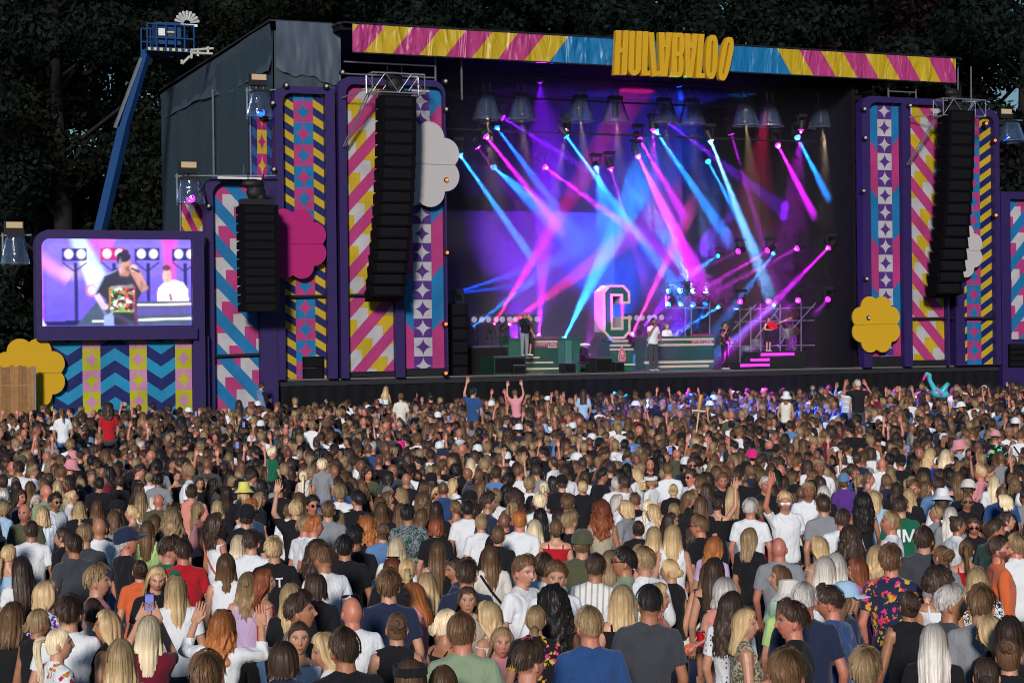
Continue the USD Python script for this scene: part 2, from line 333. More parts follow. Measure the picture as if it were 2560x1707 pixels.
# ---- hair
def ss(a, b, x): t = np.clip((x - a) / (b - a), 0, 1); return t * t * (3 - 2 * t)
class Hair:
    def __init__(s, style, length, seed):
        s.st, s.L, s.r = style, length, np.random.default_rng(seed); s.seed = seed
        s.ph = s.r.uniform(0, 6.28, 8); s.part = s.r.uniform(-.5, .5)
        s.thick = {'long': .014, 'wavy': .020, 'curly': .045, 'afro': .06, 'slick': .006, 'short': .013, 'bob': .020, 'crop': .008}[style]
        s.wave = {'wavy': .012, 'curly': .010, 'bob': .006, 'afro': 0}.get(style, .002)
    def line(s, phi):
        a = np.abs(phi); return np.radians(np.interp(np.degrees(a), [0, 35, 60, 80, 100, 130, 180], [50, 55, 70, 84, 86, 104, 112] if s.st in ('short', 'crop') else [50, 54, 72, 100, 112, 120, 124]))
    def at(s, phi, t, off=0.0):
        """phi: angle round the head (0 = face), t: 0 crown .. 1 tip"""
        phi, t = np.broadcast_arrays(np.asarray(phi, float), np.asarray(t, float)); a = np.abs(phi)
        th0 = s.line(phi); lng = s.L * ss(math.radians(58), math.radians(82), a)
        if s.st in ('curly', 'afro'): lng = s.L * ss(math.radians(62), math.radians(95), a)
        arc = th0 * .1; tot = np.where(lng > .02, 1.57 * .1 + lng, arc); l = t * tot
        th = np.minimum(l / .1, np.where(lng > .02, 1.57, th0)); fall = np.maximum(0, l - 1.57 * .1) * (lng > .02)
        clump = .5 + .5 * np.sin(phi * 9 + s.ph[0] + 2 * np.sin(phi * 4 + s.ph[1]))
        o = s.thick * np.where(lng > .02, 1, 1 - .75 * ss(.65, 1, t)) + off + .003 * clump
        if s.st == 'short': o = o + .012 * ss(.8, .0, t) * (a < 1.3) + .010 * ss(2.2, 0, a) - .006 * ss(.5, 1., t)
        if s.st == 'crop': o = o + .008 * ss(1.4, 0, a) * ss(1, .2, t)
        if s.st == 'slick': o = o * (1 - .5 * t)
        o = o + .0025 * np.sin(phi * 17 + s.ph[2]) * ss(.1, .5, t) * (lng > .02)
        k = fall / .25
        wv = s.wave * np.sin(fall * 52 + s.ph[3] + 3 * np.sin(phi * 5 + s.ph[4])) * ss(0, .06, fall)
        spread = 1 + .12 * np.minimum(k, 1) * (s.st in ('wavy', 'curly', 'afro')) - .10 * np.maximum(k - .6, 0)
        x = (HA + o + wv) * np.sin(th) * np.sin(phi) * spread; y = (HB + o + wv) * np.sin(th) * np.cos(phi); z = (HC + o * .9) * np.cos(th) - fall
        y = y + np.where(fall > 0, -.055 * ss(0, .16, fall) * ss(-.06, .06, y + .02) - .028 * ss(.08, .2, fall), 0)
        x = x + np.sign(x) * .012 * ss(.03, .12, fall) * (a < 2.2)
        return np.stack([x, y, z], -1)
    def build(s, nphi, nt, nlock, lw=.016):
        lw *= .62; nlock = int(nlock * 1.45)
        cur = s.st in ('curly', 'afro')
        ph = np.linspace(-math.pi, math.pi, nphi + 1)[:-1]; t = np.linspace(0, 1, nt)
        P, T = np.meshgrid(ph, t, indexing='ij'); V = s.at(P, T).reshape(-1, 3)
        tipn = s.r.uniform(-1, 1, nphi); 
        if s.L > .05: V.reshape(nphi, nt, 3)[:, -1, 2] += tipn * .02
        if cur: V += (np.stack([meshkit.fbm(V * 26 + 7 * k, 2, s.seed + k) for k in range(3)], 1) - .5) * (.07 if s.st == 'afro' else .055) * ss(.1, .35, T.reshape(-1))[:, None]
        i, j = np.meshgrid(np.arange(nphi), np.arange(nt - 1), indexing='ij'); a = (i * nt + j).ravel(); b = (((i + 1) % nphi) * nt + j).ravel()
        Fc = np.r_[np.c_[a, b, b + 1], np.c_[a, b + 1, a + 1]]
        A = np.c_[P.ravel() / 6.28 + .5, T.ravel(), np.zeros(P.size)]
        if nlock:
            m = 9 if s.L > .05 else 5
            p0 = s.r.uniform(-math.pi, math.pi, nlock)
            if s.L > .05: p0 = np.where(np.abs(p0) < .9, p0 * 1.9, p0)
            ta = s.r.uniform(.05, .55, nlock) if s.L > .05 else s.r.uniform(.0, .75, nlock); tb = np.minimum(ta + s.r.uniform(.45, .8, nlock), 1.06) if s.L > .05 else np.minimum(ta + s.r.uniform(.25, .45, nlock), 1.02)
            u = np.linspace(0, 1, m)[None, :]; tt = ta[:, None] + (tb - ta)[:, None] * u
            wob = (s.r.normal(0, .05, (nlock, 1)) * u + .05 * s.wave / .012 * np.sin(u * 9 + s.r.uniform(0, 6, (nlock, 1)))) + s.r.normal(0, .14, (nlock, 1)) * u * (s.st in ('short', 'crop'))
            off = s.r.uniform(.001, .005 if s.L > .05 else .009, (nlock, 1)) + (.004 + s.r.uniform(0, .016, (nlock, 1)) * u * (s.st in ('short',))) * 1.0
            if s.st == 'slick': off = off * .3
            w = lw * s.r.uniform(.5, 1.1, (nlock, 1)) * np.sin(np.pi * np.clip(.12 + .80 * u, 0, 1)) / .1
            c1, c2 = s.at(p0[:, None] + wob - w / 2, tt, off), s.at(p0[:, None] + wob + w / 2, tt, off + (.0028 if s.L < .05 else .0009))
            if cur:
                for c in (c1, c2): c += (np.stack([meshkit.fbm(c.reshape(-1, 3) * 30 + 9 * k, 2, s.seed + 5 + k) for k in range(3)], -1).reshape(c.shape) - .5) * .06
            L = np.stack([c1, c2], 2).reshape(-1, 3); n0 = len(V)
            ii, jj = np.meshgrid(np.arange(nlock), np.arange(m - 1), indexing='ij'); q = n0 + (ii * m * 2 + jj * 2).ravel()
            Fc = np.r_[Fc, np.c_[q, q + 1, q + 3], np.c_[q, q + 3, q + 2]]; V = np.r_[V, L]
            rr = np.repeat(s.r.uniform(0, 1, nlock), m * 2)
            pw = (p0[:, None] + wob); A = np.r_[A, np.c_[(np.stack([pw - w / 2, pw + w / 2], 2) / 6.28 + .5).ravel(), np.repeat(tt, 2, 1).ravel(), rr * .06]]
        return V, Fc, A
def tail_mesh(path, r0, r1, seed, nlock=40, m=12, braid=False, wave=.006):
    """ponytail, bun strands or plait along a path of points"""
    r = np.random.default_rng(seed); P = np.asarray(path, float); u = np.linspace(0, 1, m); k = np.linspace(0, 1, len(P))
    C = np.stack([np.interp(u, k, P[:, i]) for i in range(3)], 1); ns = 10
    R = (r0 + (r1 - r0) * u) * (np.sin(np.clip(u * 6, 0, 1.57)) * .4 + .6)
    if braid: R = R * (1 + .35 * np.abs(np.sin(u * 3.14 * 6)))
    d = np.gradient(C, axis=0); d /= np.linalg.norm(d, axis=1, keepdims=True); ax = np.cross(d, [1.0, .02, 0]); ax /= np.linalg.norm(ax, axis=1, keepdims=True); bx_ = np.cross(d, ax)
    an = np.linspace(0, 2 * np.pi, ns + 1)[:-1]
    V = C[:, None] + R[:, None, None] * (ax[:, None] * np.cos(an)[None, :, None] + bx_[:, None] * np.sin(an)[None, :, None])
    V += r.normal(0, .002, V.shape); V[-1] = C[-1] * .7 + V[-1] * .3
    V = V.reshape(-1, 3); i, j = np.meshgrid(np.arange(m - 1), np.arange(ns), indexing='ij'); a = (i * ns + j).ravel(); b = (i * ns + (j + 1) % ns).ravel()
    Fc = np.r_[np.c_[a, b, b + ns], np.c_[a, b + ns, a + ns]]; A = np.c_[np.tile(an / 6.28, m), np.repeat(u, ns), np.zeros(m * ns)]
    if nlock and not braid:
        a0 = r.uniform(0, 6.28, nlock); tb = r.uniform(.7, 1.08, nlock); mm = 8; uu = np.linspace(0, 1, mm)[None] * tb[:, None]
        cc = np.stack([np.interp(uu.ravel(), u, C[:, i], right=None) for i in range(3)], 1).reshape(nlock, mm, 3); cc[:, :, 2] -= np.maximum(uu - 1, 0) * .3
        rr = np.interp(uu, u, R) * 1.08 + .003 + .008 * uu * r.uniform(0, 1, (nlock, 1)); an2 = a0[:, None] + r.normal(0, .3, (nlock, 1)) * uu
        ux, uy = np.array([1.0, 0, 0]), np.array([0, 1.0, 0])
        for s_ in (-1, 1):
            aa = an2 + s_ * .006 / np.maximum(rr, .01) * (1.2 - uu)
            p = cc + rr[..., None] * (np.cos(aa)[..., None] * ux + np.sin(aa)[..., None] * uy); p[..., 0] += wave * np.sin(uu * 16 + a0[:, None])
            if s_ < 0: c1 = p
            else: c2 = p
        L = np.stack([c1, c2], 2).reshape(-1, 3); n0 = len(V); ii, jj = np.meshgrid(np.arange(nlock), np.arange(mm - 1), indexing='ij'); q = n0 + (ii * mm * 2 + jj * 2).ravel()
        Fc = np.r_[Fc, np.c_[q, q + 1, q + 3], np.c_[q, q + 3, q + 2]]; V = np.r_[V, L]; rn = np.repeat(r.uniform(0, 1, nlock), mm * 2); A = np.r_[A, np.c_[rn * 3, np.repeat(uu, 2, 1).ravel(), rn]]
    return V, Fc, A
def bun_mesh(c, r, seed):
    t = trimesh.creation.icosphere(subdivisions=3 if r > .03 else 2); v = np.array(t.vertices); ang = np.arctan2(v[:, 0], v[:, 2])
    rad = r * (1 + .13 * np.sin(ang * 3 + v[:, 1] * 7 + seed) + .05 * np.sin(ang * 9 + seed)); V = v * rad[:, None] * [1.05, .85, 1] + np.array(c)
    return V, np.array(t.faces), np.c_[ang / 6.28 * 3, v[:, 1] * .3 + .5, np.zeros(len(v))]
def join(ms):
    V, Fc, A, n = [], [], [], 0
    for v, f, a in ms: V.append(v); Fc.append(f + n); A.append(a); n += len(v)
    return np.vstack(V), np.vstack(Fc), np.vstack(A)
def hair_mesh(style, seed, lod):
    """lod 2 near, 1 middle, 0 far"""
    N = {2: (60, 16, 230), 1: (44, 12, 110), 0: (26, 9, 34)}[lod]; r = np.random.default_rng(seed); j = lambda a: a * r.uniform(.85, 1.15)
    def H(st, L, lw=.016, k=1.0): return Hair(st, L, seed).build(N[0], N[1], int(N[2] * k), lw)
    tl = {2: 46, 1: 24, 0: 6}[lod]
    if style == 'long': return H('long', j(.34))
    if style == 'vlong': return H('long', j(.47))
    if style == 'mid': return H('long', j(.20))
    if style == 'wavy': return H('wavy', j(.32))
    if style == 'curly': return H('curly', j(.24), .013)
    if style == 'bigcurly': return H('curly', j(.36), .012, 1.3)
    if style == 'afro': return H('afro', .05, .012, 1.3)
    if style == 'bob': return H('bob', j(.10))
    if style == 'short': return H('short', 0, .013, .9)
    if style == 'crop': return H('crop', 0, .010, .8)
    base = H('slick', 0, .008, .5)
    if style == 'pony': return join([base, tail_mesh([(0, -.09, .055), (0, -.145, .05), (.005, -.165, -.03), (.01, -.15, -.14), (.012, -.145, -.27)], .032, .010, seed, tl)])
    if style == 'lowpony': return join([base, tail_mesh([(0, -.09, -.03), (0, -.13, -.06), (.005, -.14, -.15), (.01, -.15, -.30)], .030, .010, seed, tl)])
    if style == 'bun': return join([base, bun_mesh((0, -.105, -.02), j(.040), seed)])
    if style == 'topbun': return join([base, bun_mesh((0, -.065, .095), j(.042), seed)])
    if style == 'updo': return join([base, bun_mesh((0, -.085, .035), j(.058), seed)])
    if style == 'braid': return join([base, tail_mesh([(0, -.085, .04), (0, -.125, -.02), (.0, -.13, -.12), (.0, -.15, -.30)], .030, .014, seed, 0, 26, True)])
    if style == 'half':
        return join([H('wavy', j(.28)), bun_mesh((0, -.115, .045), .028, seed)])
    return base
HAIRC = {'lb': (.54, .43, .28), 'b': (.36, .25, .125), 'db': (.175, .115, .058), 'br': (.085, .044, .020), 'dk': (.030, .016, .010), 'bk': (.008, .006, .006), 'gi': (.26, .085, .022), 'au': (.14, .035, .012), 'gr': (.30, .28, .26), 'si': (.46, .42, .37)}
HAIRN = {'lb': 'light blonde', 'b': 'blonde', 'db': 'dark blonde', 'br': 'brown', 'dk': 'dark brown', 'bk': 'black', 'gi': 'ginger', 'au': 'auburn', 'gr': 'grey', 'si': 'silver blonde'}
def hair_mat(c):
    nm = 'hair_' + HAIRN[c].replace(' ', '_')
    if nm in MATS: return MATS[nm]
    b = np.array(HAIRC[c])
    n = {"a": ("attribute", {"attribute": "hc"}), "sx": ("separate_xyz", {}), "rt": ("map_range", {"from_min": .05, "from_max": .5, "to_min": .42, "to_max": 1.0, "clamp": True}), "mr": ("mix", {"mix_type": "multiply", "fac": 1.0}), "mp": ("mapping", {"scale": (110.0, 1.6, 9.0)}), "n": ("noise_texture", {"scale": 1.0, "detail": 3.0, "roughness": .6}),
         "mp2": ("mapping", {"scale": (11.0, .9, 5.0)}), "n2": ("noise_texture", {"scale": 1.0, "detail": 1.0}),
         "ad": ("math", {"math_type": "multiply_add", "value2": .55, "value3": .22}), "a2": ("math", {"math_type": "multiply_add", "value2": .62}),
         "r": ("rgb_ramp", {"ramp": [(0.30, tuple(b * [.13, .11, .10])), (.47, tuple(b * [.48, .45, .42])), (.60, tuple(b)), (.78, tuple(np.minimum(b * 1.7 + .012, .9)))]}),
         "bp": ("bump", {"strength": .5, "distance": .006}),
         "p": ("principled_bsdf", {"roughness": .38, "specular_ior_level": .55, "specular_tint": tuple(np.minimum(b * 1.2 + .35, 1))})}
    l = [("a.vector", "mp.vector"), ("mp.vector", "n.vector"), ("a.vector", "mp2.vector"), ("mp2.vector", "n2.vector"), ("n2.fac", "ad.value1"), ("n.fac", "a2.value1"), ("ad.value", "a2.value3"), ("a2.value", "r.fac"), ("a.vector", "sx.vector"), ("sx.y", "rt.value"), ("r.color", "mr.color1"), ("rt.result", "mr.color2"), ("mr.color", "p.base_color"), ("n.fac", "bp.height"), ("bp.normal", "p.normal")]
    MATS[nm] = usdkit.material(stage, '/World/Looks/' + nm, n, l, surface="p.BSDF"); return MATS[nm]
SKINS = {'f': (.50, .245, .155), 'p': (.55, .25, .17), 't': (.37, .160, .085), 'r': (.50, .185, .12), 'd': (.13, .055, .032), 'o': (.26, .108, .058)}
def skin_mat():
    if 'skin' in MATS: return MATS['skin']
    n = {"a": ("attribute", {"attribute": "Cd"}), "tc": ("texture_coordinate", {}), "n": ("noise_texture", {"scale": 24.0, "detail": 4.0}), "r": ("map_range", {"from_min": .3, "from_max": .7, "to_min": .88, "to_max": 1.08}),
         "mx": ("mix", {"mix_type": "multiply", "fac": 1.0}), "p": ("principled_bsdf", {"roughness": .46, "specular_ior_level": .45, "subsurface_weight": .0})}
    MATS['skin'] = usdkit.material(stage, '/World/Looks/skin', n, [("a.color", "mx.color1"), ("tc.object", "n.vector"), ("n.fac", "r.value"), ("r.result", "mx.color2"), ("mx.color", "p.base_color")], surface="p.BSDF"); return MATS['skin']
CLOTH = {'w': (.72, .74, .76), 'cw': (.66, .62, .54), 'k': (.010, .010, .013), 'n': (.014, .022, .055), 'bl': (.02, .065, .20), 'dn': (.10, .20, .38), 'lbl': (.33, .50, .68), 'g': (.23, .24, .26), 'ch': (.045, .05, .06), 'gn': (.006, .115, .055), 'dg': (.008, .045, .035),
         'ol': (.075, .08, .042), 'sg': (.23, .30, .19), 'mt': (.36, .55, .40), 'li': (.42, .62, .22), 'r': (.42, .008, .016), 'bu': (.13, .006, .02), 'o': (.62, .12, .035), 'pk': (.66, .26, .30), 'hp': (.72, .01, .22), 'mv': (.30, .12, .11), 'sa': (.66, .25, .20), 'la': (.50, .36, .55), 'y': (.72, .68, .14), 'pu': (.09, .03, .22), 'tq': (.08, .60, .52), 'be': (.42, .36, .26), 'ma': (.50, .10, .38), 'rb': (.01, .03, .30), 'bn': (.12, .06, .04)}
CLOTHN = {'w': 'white', 'cw': 'cream', 'k': 'black', 'n': 'navy', 'bl': 'blue', 'dn': 'denim blue', 'lbl': 'light blue', 'g': 'grey', 'ch': 'charcoal', 'gn': 'green', 'dg': 'dark green', 'ol': 'olive', 'sg': 'sage green', 'mt': 'mint', 'li': 'lime green', 'r': 'red', 'bu': 'burgundy', 'o': 'orange', 'pk': 'pink', 'hp': 'hot pink', 'mv': 'mauve', 'sa': 'salmon', 'la': 'lilac', 'y': 'yellow', 'pu': 'purple', 'tq': 'turquoise', 'be': 'beige', 'ma': 'magenta', 'rb': 'royal blue', 'bn': 'brown'}
PATN = {'stripe': 'striped', 'hstripe': 'striped', 'flower': 'floral', 'leo': 'leopard print', 'dots': 'spotted', 'lace': 'patterned', 'circles': 'patterned', 'splash': 'paint-splash'}
PAT2 = {'wstripe': (.28, .27, .30)}
def cloth_mat(c, pat=None, c2=None):
    nm = 'cloth_' + CLOTHN[c].replace(' ', '_') + (f'_{pat}' if pat else '') + (f'_{CLOTHN[c2]}'.replace(' ', '_') if c2 else '')
    if nm in MATS: return MATS[nm]
    b = np.array(CLOTH[c]); d = np.array(CLOTH[c2]) if c2 else b * .3
    n = {"tc": ("texture_coordinate", {}), "n": ("noise_texture", {"scale": 5.5, "detail": 3.0, "distortion": 1.4}), "w": ("noise_texture", {"scale": 160.0, "detail": 2.0}), "mp": ("mapping", {"scale": (1.0, 1.0, .35)}),
         "mx": ("mix", {"color1": tuple(b * .88), "color2": tuple(np.minimum(b * 1.08, .95))}), "ad": ("math", {"math_type": "multiply_add", "value2": .10}), "b": ("bump", {"strength": .75, "distance": .05}),
         "p": ("principled_bsdf", {"roughness": .85, "specular_ior_level": .2, "sheen_weight": .15 if max(b) > .02 else .05})}
    l = [("tc.object", "mp.vector"), ("mp.vector", "n.vector"), ("tc.object", "w.vector"), ("n.fac", "mx.fac"), ("w.fac", "ad.value1"), ("n.fac", "ad.value3"), ("ad.value", "b.height"), ("b.normal", "p.normal")]
    out = "mx.color"
    if pat:
        if pat in ('stripe', 'hstripe'): n["t"] = ("wave_texture", {"bands_direction": "x" if pat == 'stripe' else "z", "scale": 6.0 if pat == 'stripe' else 9.0, "distortion": .4}); src = "t.fac"; st = [(.74, 0), (.80, 1)]
        elif pat == 'flower': n["t"] = ("voronoi_texture", {"scale": 16.0, "feature": "f1", "randomness": 1.0}); src = "t.distance"; st = [(.40, 1), (.46, 0)]
        elif pat == 'leo': n["t"] = ("noise_texture", {"scale": 42.0, "detail": 1.0}); src = "t.fac"; st = [(.46, 1), (.5, 0)]
        elif pat == 'dots': n["t"] = ("voronoi_texture", {"scale": 26.0, "randomness": .3}); src = "t.distance"; st = [(.16, 1), (.22, 0)]
        elif pat == 'circles': n["t"] = ("voronoi_texture", {"scale": 17.0, "feature": "distance_to_edge", "randomness": .35}); src = "t.distance"; st = [(.06, 1), (.12, 0)]
        elif pat == 'splash': n["t"] = ("noise_texture", {"scale": 11.0, "detail": 3.0}); src = "t.fac"; st = [(.56, 0), (.6, 1)]
        else: n["t"] = ("noise_texture", {"scale": 30.0, "detail": 2.0, "distortion": 1.5}); src = "t.fac"; st = [(.47, 0), (.53, 1)]
        n["tr"] = ("rgb_ramp", {"ramp": [(p, (q, q, q)) for p, q in st]}); n["m2"] = ("mix", {"color2": tuple(d)}); n["dn"] = ("noise_texture", {"scale": 24.0, "detail": 2.0}); n["dm"] = ("mix", {"mix_type": "add", "fac": .10 if pat not in ('stripe', 'hstripe', 'dots') else .0}); l += [("tc.object", "dm.color1"), ("dn.color", "dm.color2"), ("dm.color", "t.vector"), (src, "tr.fac")]
        n["bw"] = ("rgb_to_bw", {}); l += [("tr.color", "bw.color"), ("bw.val", "m2.fac"), ("mx.color", "m2.color1")]; out = "m2.color"
        if pat in ('flower', 'splash'):
            n["hs"] = ("hsv", {"saturation": 1.0, "fac": 1.0, "color": tuple(d)}); n["vo"] = ("voronoi_texture", {"scale": 13.0 if pat == 'flower' else 7.0}); n["sv"] = ("separate_color", {})
            l += [("tc.object", "vo.vector"), ("vo.color", "sv.color"), ("sv.r", "hs.hue"), ("hs.color", "m2.color2")]
            if pat == 'flower': n["mh"] = ("map_range", {"to_min": .40, "to_max": .60}); l = [x for x in l if x != ("sv.r", "hs.hue")] + [("sv.r", "mh.value"), ("mh.result", "hs.hue")]
    l.append((out, "p.base_color"))
    MATS[nm] = usdkit.material(stage, '/World/Looks/' + nm, n, l, surface="p.BSDF"); return MATS[nm]
def rotz(a): c, s = math.cos(a), math.sin(a); return np.array([[c, -s, 0], [s, c, 0], [0, 0, 1.0]])
def hat_mesh(kind):
    if kind == 'bucket': prof = [(0, .150), (.055, .149), (.082, .138), (.098, .05), (.104, .035), (.160, -.012), (.157, -.016), (.098, .026), (0, .02)]
    elif kind == 'visor': prof = [(.094, .085), (.101, .085), (.103, .035), (.096, .035), (.094, .085)]
    elif kind == 'brim': prof = [(0, .165), (.06, .17), (.092, .15), (.098, .05), (.19, .04), (.188, .034), (.096, .03), (0, .03)]
    else: prof = [(0, .148), (.04, .146), (.078, .122), (.098, .07), (.100, .03), (.094, .028), (0, .06)]
    m = trimesh.creation.revolve(np.array(prof), sections=28); v = np.array(m.vertices) * [.93, 1.12, 1.0]; m = trimesh.Trimesh(v, m.faces, process=False)
    if kind in ('cap', 'visor', 'capback'):
        a = np.linspace(-.95, .95, 13); top, bot = [], []
        inner = np.c_[np.sin(a) * .093, np.cos(a) * .112, np.full(13, .036)]; outer = np.c_[np.sin(a) * .088, np.cos(a) * .112 + .085 * np.cos(a * 1.4), .036 - .02 * np.cos(a) - .012 * a ** 2]
        V = np.r_[inner, outer, inner - [0, 0, .004], outer - [0, 0, .004]]; k = np.arange(12); Fc = np.r_[np.c_[k, k + 13, k + 14], np.c_[k, k + 14, k + 1], np.c_[k + 26, k + 40, k + 39], np.c_[k + 26, k + 27, k + 40], np.c_[k + 13, k + 39, k + 40], np.c_[k + 13, k + 40, k + 14]]
        br = trimesh.Trimesh(V, Fc, process=False)
        if kind == 'capback': br.apply_transform(trimesh.transformations.rotation_matrix(math.pi, [0, 0, 1]))
        m = cat_m([m, br])
    return m
def glasses_mesh():
    ms = []
    for sx in (-1, 1):
        l = sph((sx * .033, .098, .008), (.026, .008, .020), 10); ms.append(tm(l))
        ms.append(tube((sx * .058, .094, .014), (sx * .080, .0, .014), .003, 5))
    ms.append(tube((-.012, .103, .012), (.012, .103, .012), .003, 5)); return cat_m(ms)
HIDDEN = {}
def head_frame(H, pitch=0.0):
    return None
def make_person(parent, seed, sex='f', H=1.70, pose='down', hair='long', hc='b', skin='f', top='tee', tc='w', pat=None, c2=None, bottom=('n', 'long'), head_yaw=0.0, head_pitch=0.0, beard=0.0, lod=2, hat=None, glass=None, sit=False, text=None, face=True, bag=None, head_scale=1.0, label_part=None, hand_item=None):
    """adds the parts of one person, standing at the parent's origin and facing its +y"""
    k = H / 1.75; r = np.random.default_rng(seed)
    st = {True: 4, False: 3}[face and lod == 2] if lod else 2
    if lod == 1 and face: st = 3
    hd = head_mesh(st, sex, seed); hs = (1.0 if sex == 'm' else .95) * head_scale
    cy, sy = math.cos(head_pitch), math.sin(head_pitch); RP = np.array([[1, 0, 0], [0, cy, -sy], [0, sy, cy]])
    R = rotz(-head_yaw) @ RP; off = np.array([0, .012 + .02 * math.sin(-head_pitch), 1.628])
    hm = to_man(trimesh.Trimesh(hd, _ico[st].faces, process=False))
    if lod: hm = union([hm] + ears(8 if lod == 2 else 6))
    hm = hm.transform(np.c_[R * hs, off].tolist())
    b = body_template(sex, pose, min(lod, 1), sit) + hm
    t = tm(b); V = np.array(t.vertices); Lc = ((V - off) @ R) / hs
    near = (np.linalg.norm(V - off, axis=1) < .19) & (V[:, 2] > 1.47)
    sk = np.array(SKINS[skin]) * r.uniform(.9, 1.1); Cd = np.tile(sk, (len(V), 1))
    buzz = {'buzz': .75, 'bald': 0.0}.get(hair, .55 if hair in ('crop', 'short') else 0)
    Cd[near] = face_colors(Lc[near], sk, HAIRC[hc], beard, buzz, lod, sex)
    Cd[V[:, 2] < (.09 if not sit else .3)] = (.5, .5, .5)
    sm = dict(smooth=True)
    part(parent, 'body', (V * k, np.array(t.faces)), skin_mat(), cd=Cd, **sm)
    if hair not in ('buzz', 'bald'):
        hv, hf, ha = hair_mesh(hair if not (hat and hair == 'short') else 'crop', seed, lod)
        if hat and hat[0] != 'visor':
            up_ = np.clip((hv[:, 2] - .03) / .04, 0, 1)[:, None]; hv = hv * (1 - up_ * [.14, .14, .22])
        hv = (hv * hs) @ R.T + off
        # keep hair behind the back and on the shoulders
        part(parent, 'hair', (hv * k, hf), hair_mat(hc), attrs={'hc': ha}, **sm)
    tn = {'tee': 't_shirt', 'long': 'shirt', 'tank': 'strappy_top', 'vest': 'tank_top', 'dress': 'dress'}[top]
    tt = tm(top_template(top, sex, pose, min(lod, 1))); v = np.array(tt.vertices)
    part(parent, tn, (v * k, np.array(tt.faces)), cloth_mat(tc, pat, c2), smooth=40)
    if bottom[0] is not None: bt = tm(bottom_template('trousers' if bottom[1] == 'long' else 'shorts', sit, min(lod, 1)))
    if bottom[0] is not None: part(parent, 'trousers' if bottom[1] == 'long' else 'shorts', (np.array(bt.vertices) * k, np.array(bt.faces)), cloth_mat(bottom[0]), smooth=50)
    hx = lambda m, s=1.0, dz=0.0: ((np.array(m.vertices) + [0, 0, dz]) * hs * s @ R.T + off, np.array(m.faces))
    if hat:
        hk, hcol = hat; m = hat_mesh(hk); hv, hf = hx(m, 1.10 if hair not in ('buzz', 'bald') else 1.02)
        part(parent, {'bucket': 'bucket_hat', 'brim': 'hat', 'visor': 'visor'}.get(hk, 'cap'), (hv * k, hf), cloth_mat(hcol), smooth=40)
    if glass:
        m = glasses_mesh(); v0 = np.array(m.vertices)
        if glass == 'head':
            a = 1.05; v0 = v0 @ np.array([[1, 0, 0], [0, math.cos(a), math.sin(a)], [0, -math.sin(a), math.cos(a)]]) * 1.12 + [0, -.012, .022]
        m = trimesh.Trimesh(v0, m.faces, process=False); hv, hf = hx(m)
        gm = mat('dark_lens', (.008, .008, .01), .12, spec=.8, vary=0) if glass != 'white' else mat('white_plastic', (.75, .75, .75), .3)
        if glass == 'white': pass
        part(parent, 'sunglasses' if glass != 'clear' else 'glasses', (hv * k, hf), gm, smooth=30)
    if text:
        txt, tcol, hgt, zc = text; m = meshkit.text_mesh(txt, hgt, .002, bold=True); v = np.array(m.vertices); f = np.array(m.faces); w = v[:, 0].max() + v[:, 0].min(); v[:, 0] -= w / 2; v[:, 1] += zc - hgt / 2
        s = SEXW[sex]; a_, b_ = .160 * s[0] + .016, .112 * s[1] + .022; x = v[:, 0]  # text on the back reads from behind: local x runs to the wearer's right
        y = -b_ * np.sqrt(np.clip(1 - (x / a_) ** 2, .05, 1)) - .010 - v[:, 2]
        part(parent, 'print', (np.c_[x, y, v[:, 1]] * k, f), mat('print_' + tcol, CLOTH[tcol], .7), smooth=False)
    if bag:
        pts = [(.13, -.10, 1.44), (.03, -.145, 1.28), (-.10, -.145, 1.12), (-.19, -.09, .98)] if bag[1] == 'L' else [(-.13, -.10, 1.44), (-.03, -.145, 1.28), (.10, -.145, 1.12), (.19, -.09, .98)]
        pts = [(p[0], p[1], p[2]) for p in pts]; ms = [Manifold.batch_hull([sph(a, (.014, .006, .014), 6), sph(c, (.014, .006, .014), 6)]) for a, c in zip(pts, pts[1:])]
        e = np.array(pts[-1]); ms.append(Manifold.cube([.09, .16, .13]).translate((e + [-.045, -.05, -.13]).tolist()))
        q = tm(union(ms)); part(parent, 'shoulder_bag', (np.array(q.vertices) * k, np.array(q.faces)), cloth_mat(bag[0]), smooth=30)
# ------------------------------------------------------------------ setting: ground, stage
def grass_mat():
    n = {"tc": ("texture_coordinate", {}), "n": ("noise_texture", {"scale": 1.4, "detail": 6.0}), "r": ("rgb_ramp", {"ramp": [(.35, (.035, .045, .016)), (.6, (.06, .065, .028)), (.8, (.09, .075, .045))]}),
         "n2": ("noise_texture", {"scale": 40.0, "detail": 3.0}), "b": ("bump", {"strength": .8, "distance": .05}), "p": ("principled_bsdf", {"roughness": .95, "specular_ior_level": .1})}
    return usdkit.material(stage, '/World/Looks/trampled_grass', n, [("tc.object", "n.vector"), ("tc.object", "n2.vector"), ("n.fac", "r.fac"), ("r.color", "p.base_color"), ("n2.fac", "b.height"), ("b.normal", "p.normal")], surface="p.BSDF")
gy = np.r_[-150, -40, -10, np.arange(0, 42, 1.5), 60, 100, 180, 600]; gx = np.r_[-400, -100, -40, -20, -10, 0, 10, 20, 40, 100, 400]
GX, GY = np.meshgrid(gx, gy, indexing='ij'); gv = np.c_[GX.ravel(), GY.ravel(), ground_z(GX, GY).ravel()]; ny = len(gy)
ii, jj = np.meshgrid(np.arange(len(gx) - 1), np.arange(ny - 1), indexing='ij'); q = (ii * ny + jj).ravel()
tag(part(None, 'ground', (gv, np.r_[np.c_[q, q + ny, q + ny + 1], np.c_[q, q + ny + 1, q + 1]]), grass_mat(), smooth=True), kind='structure')

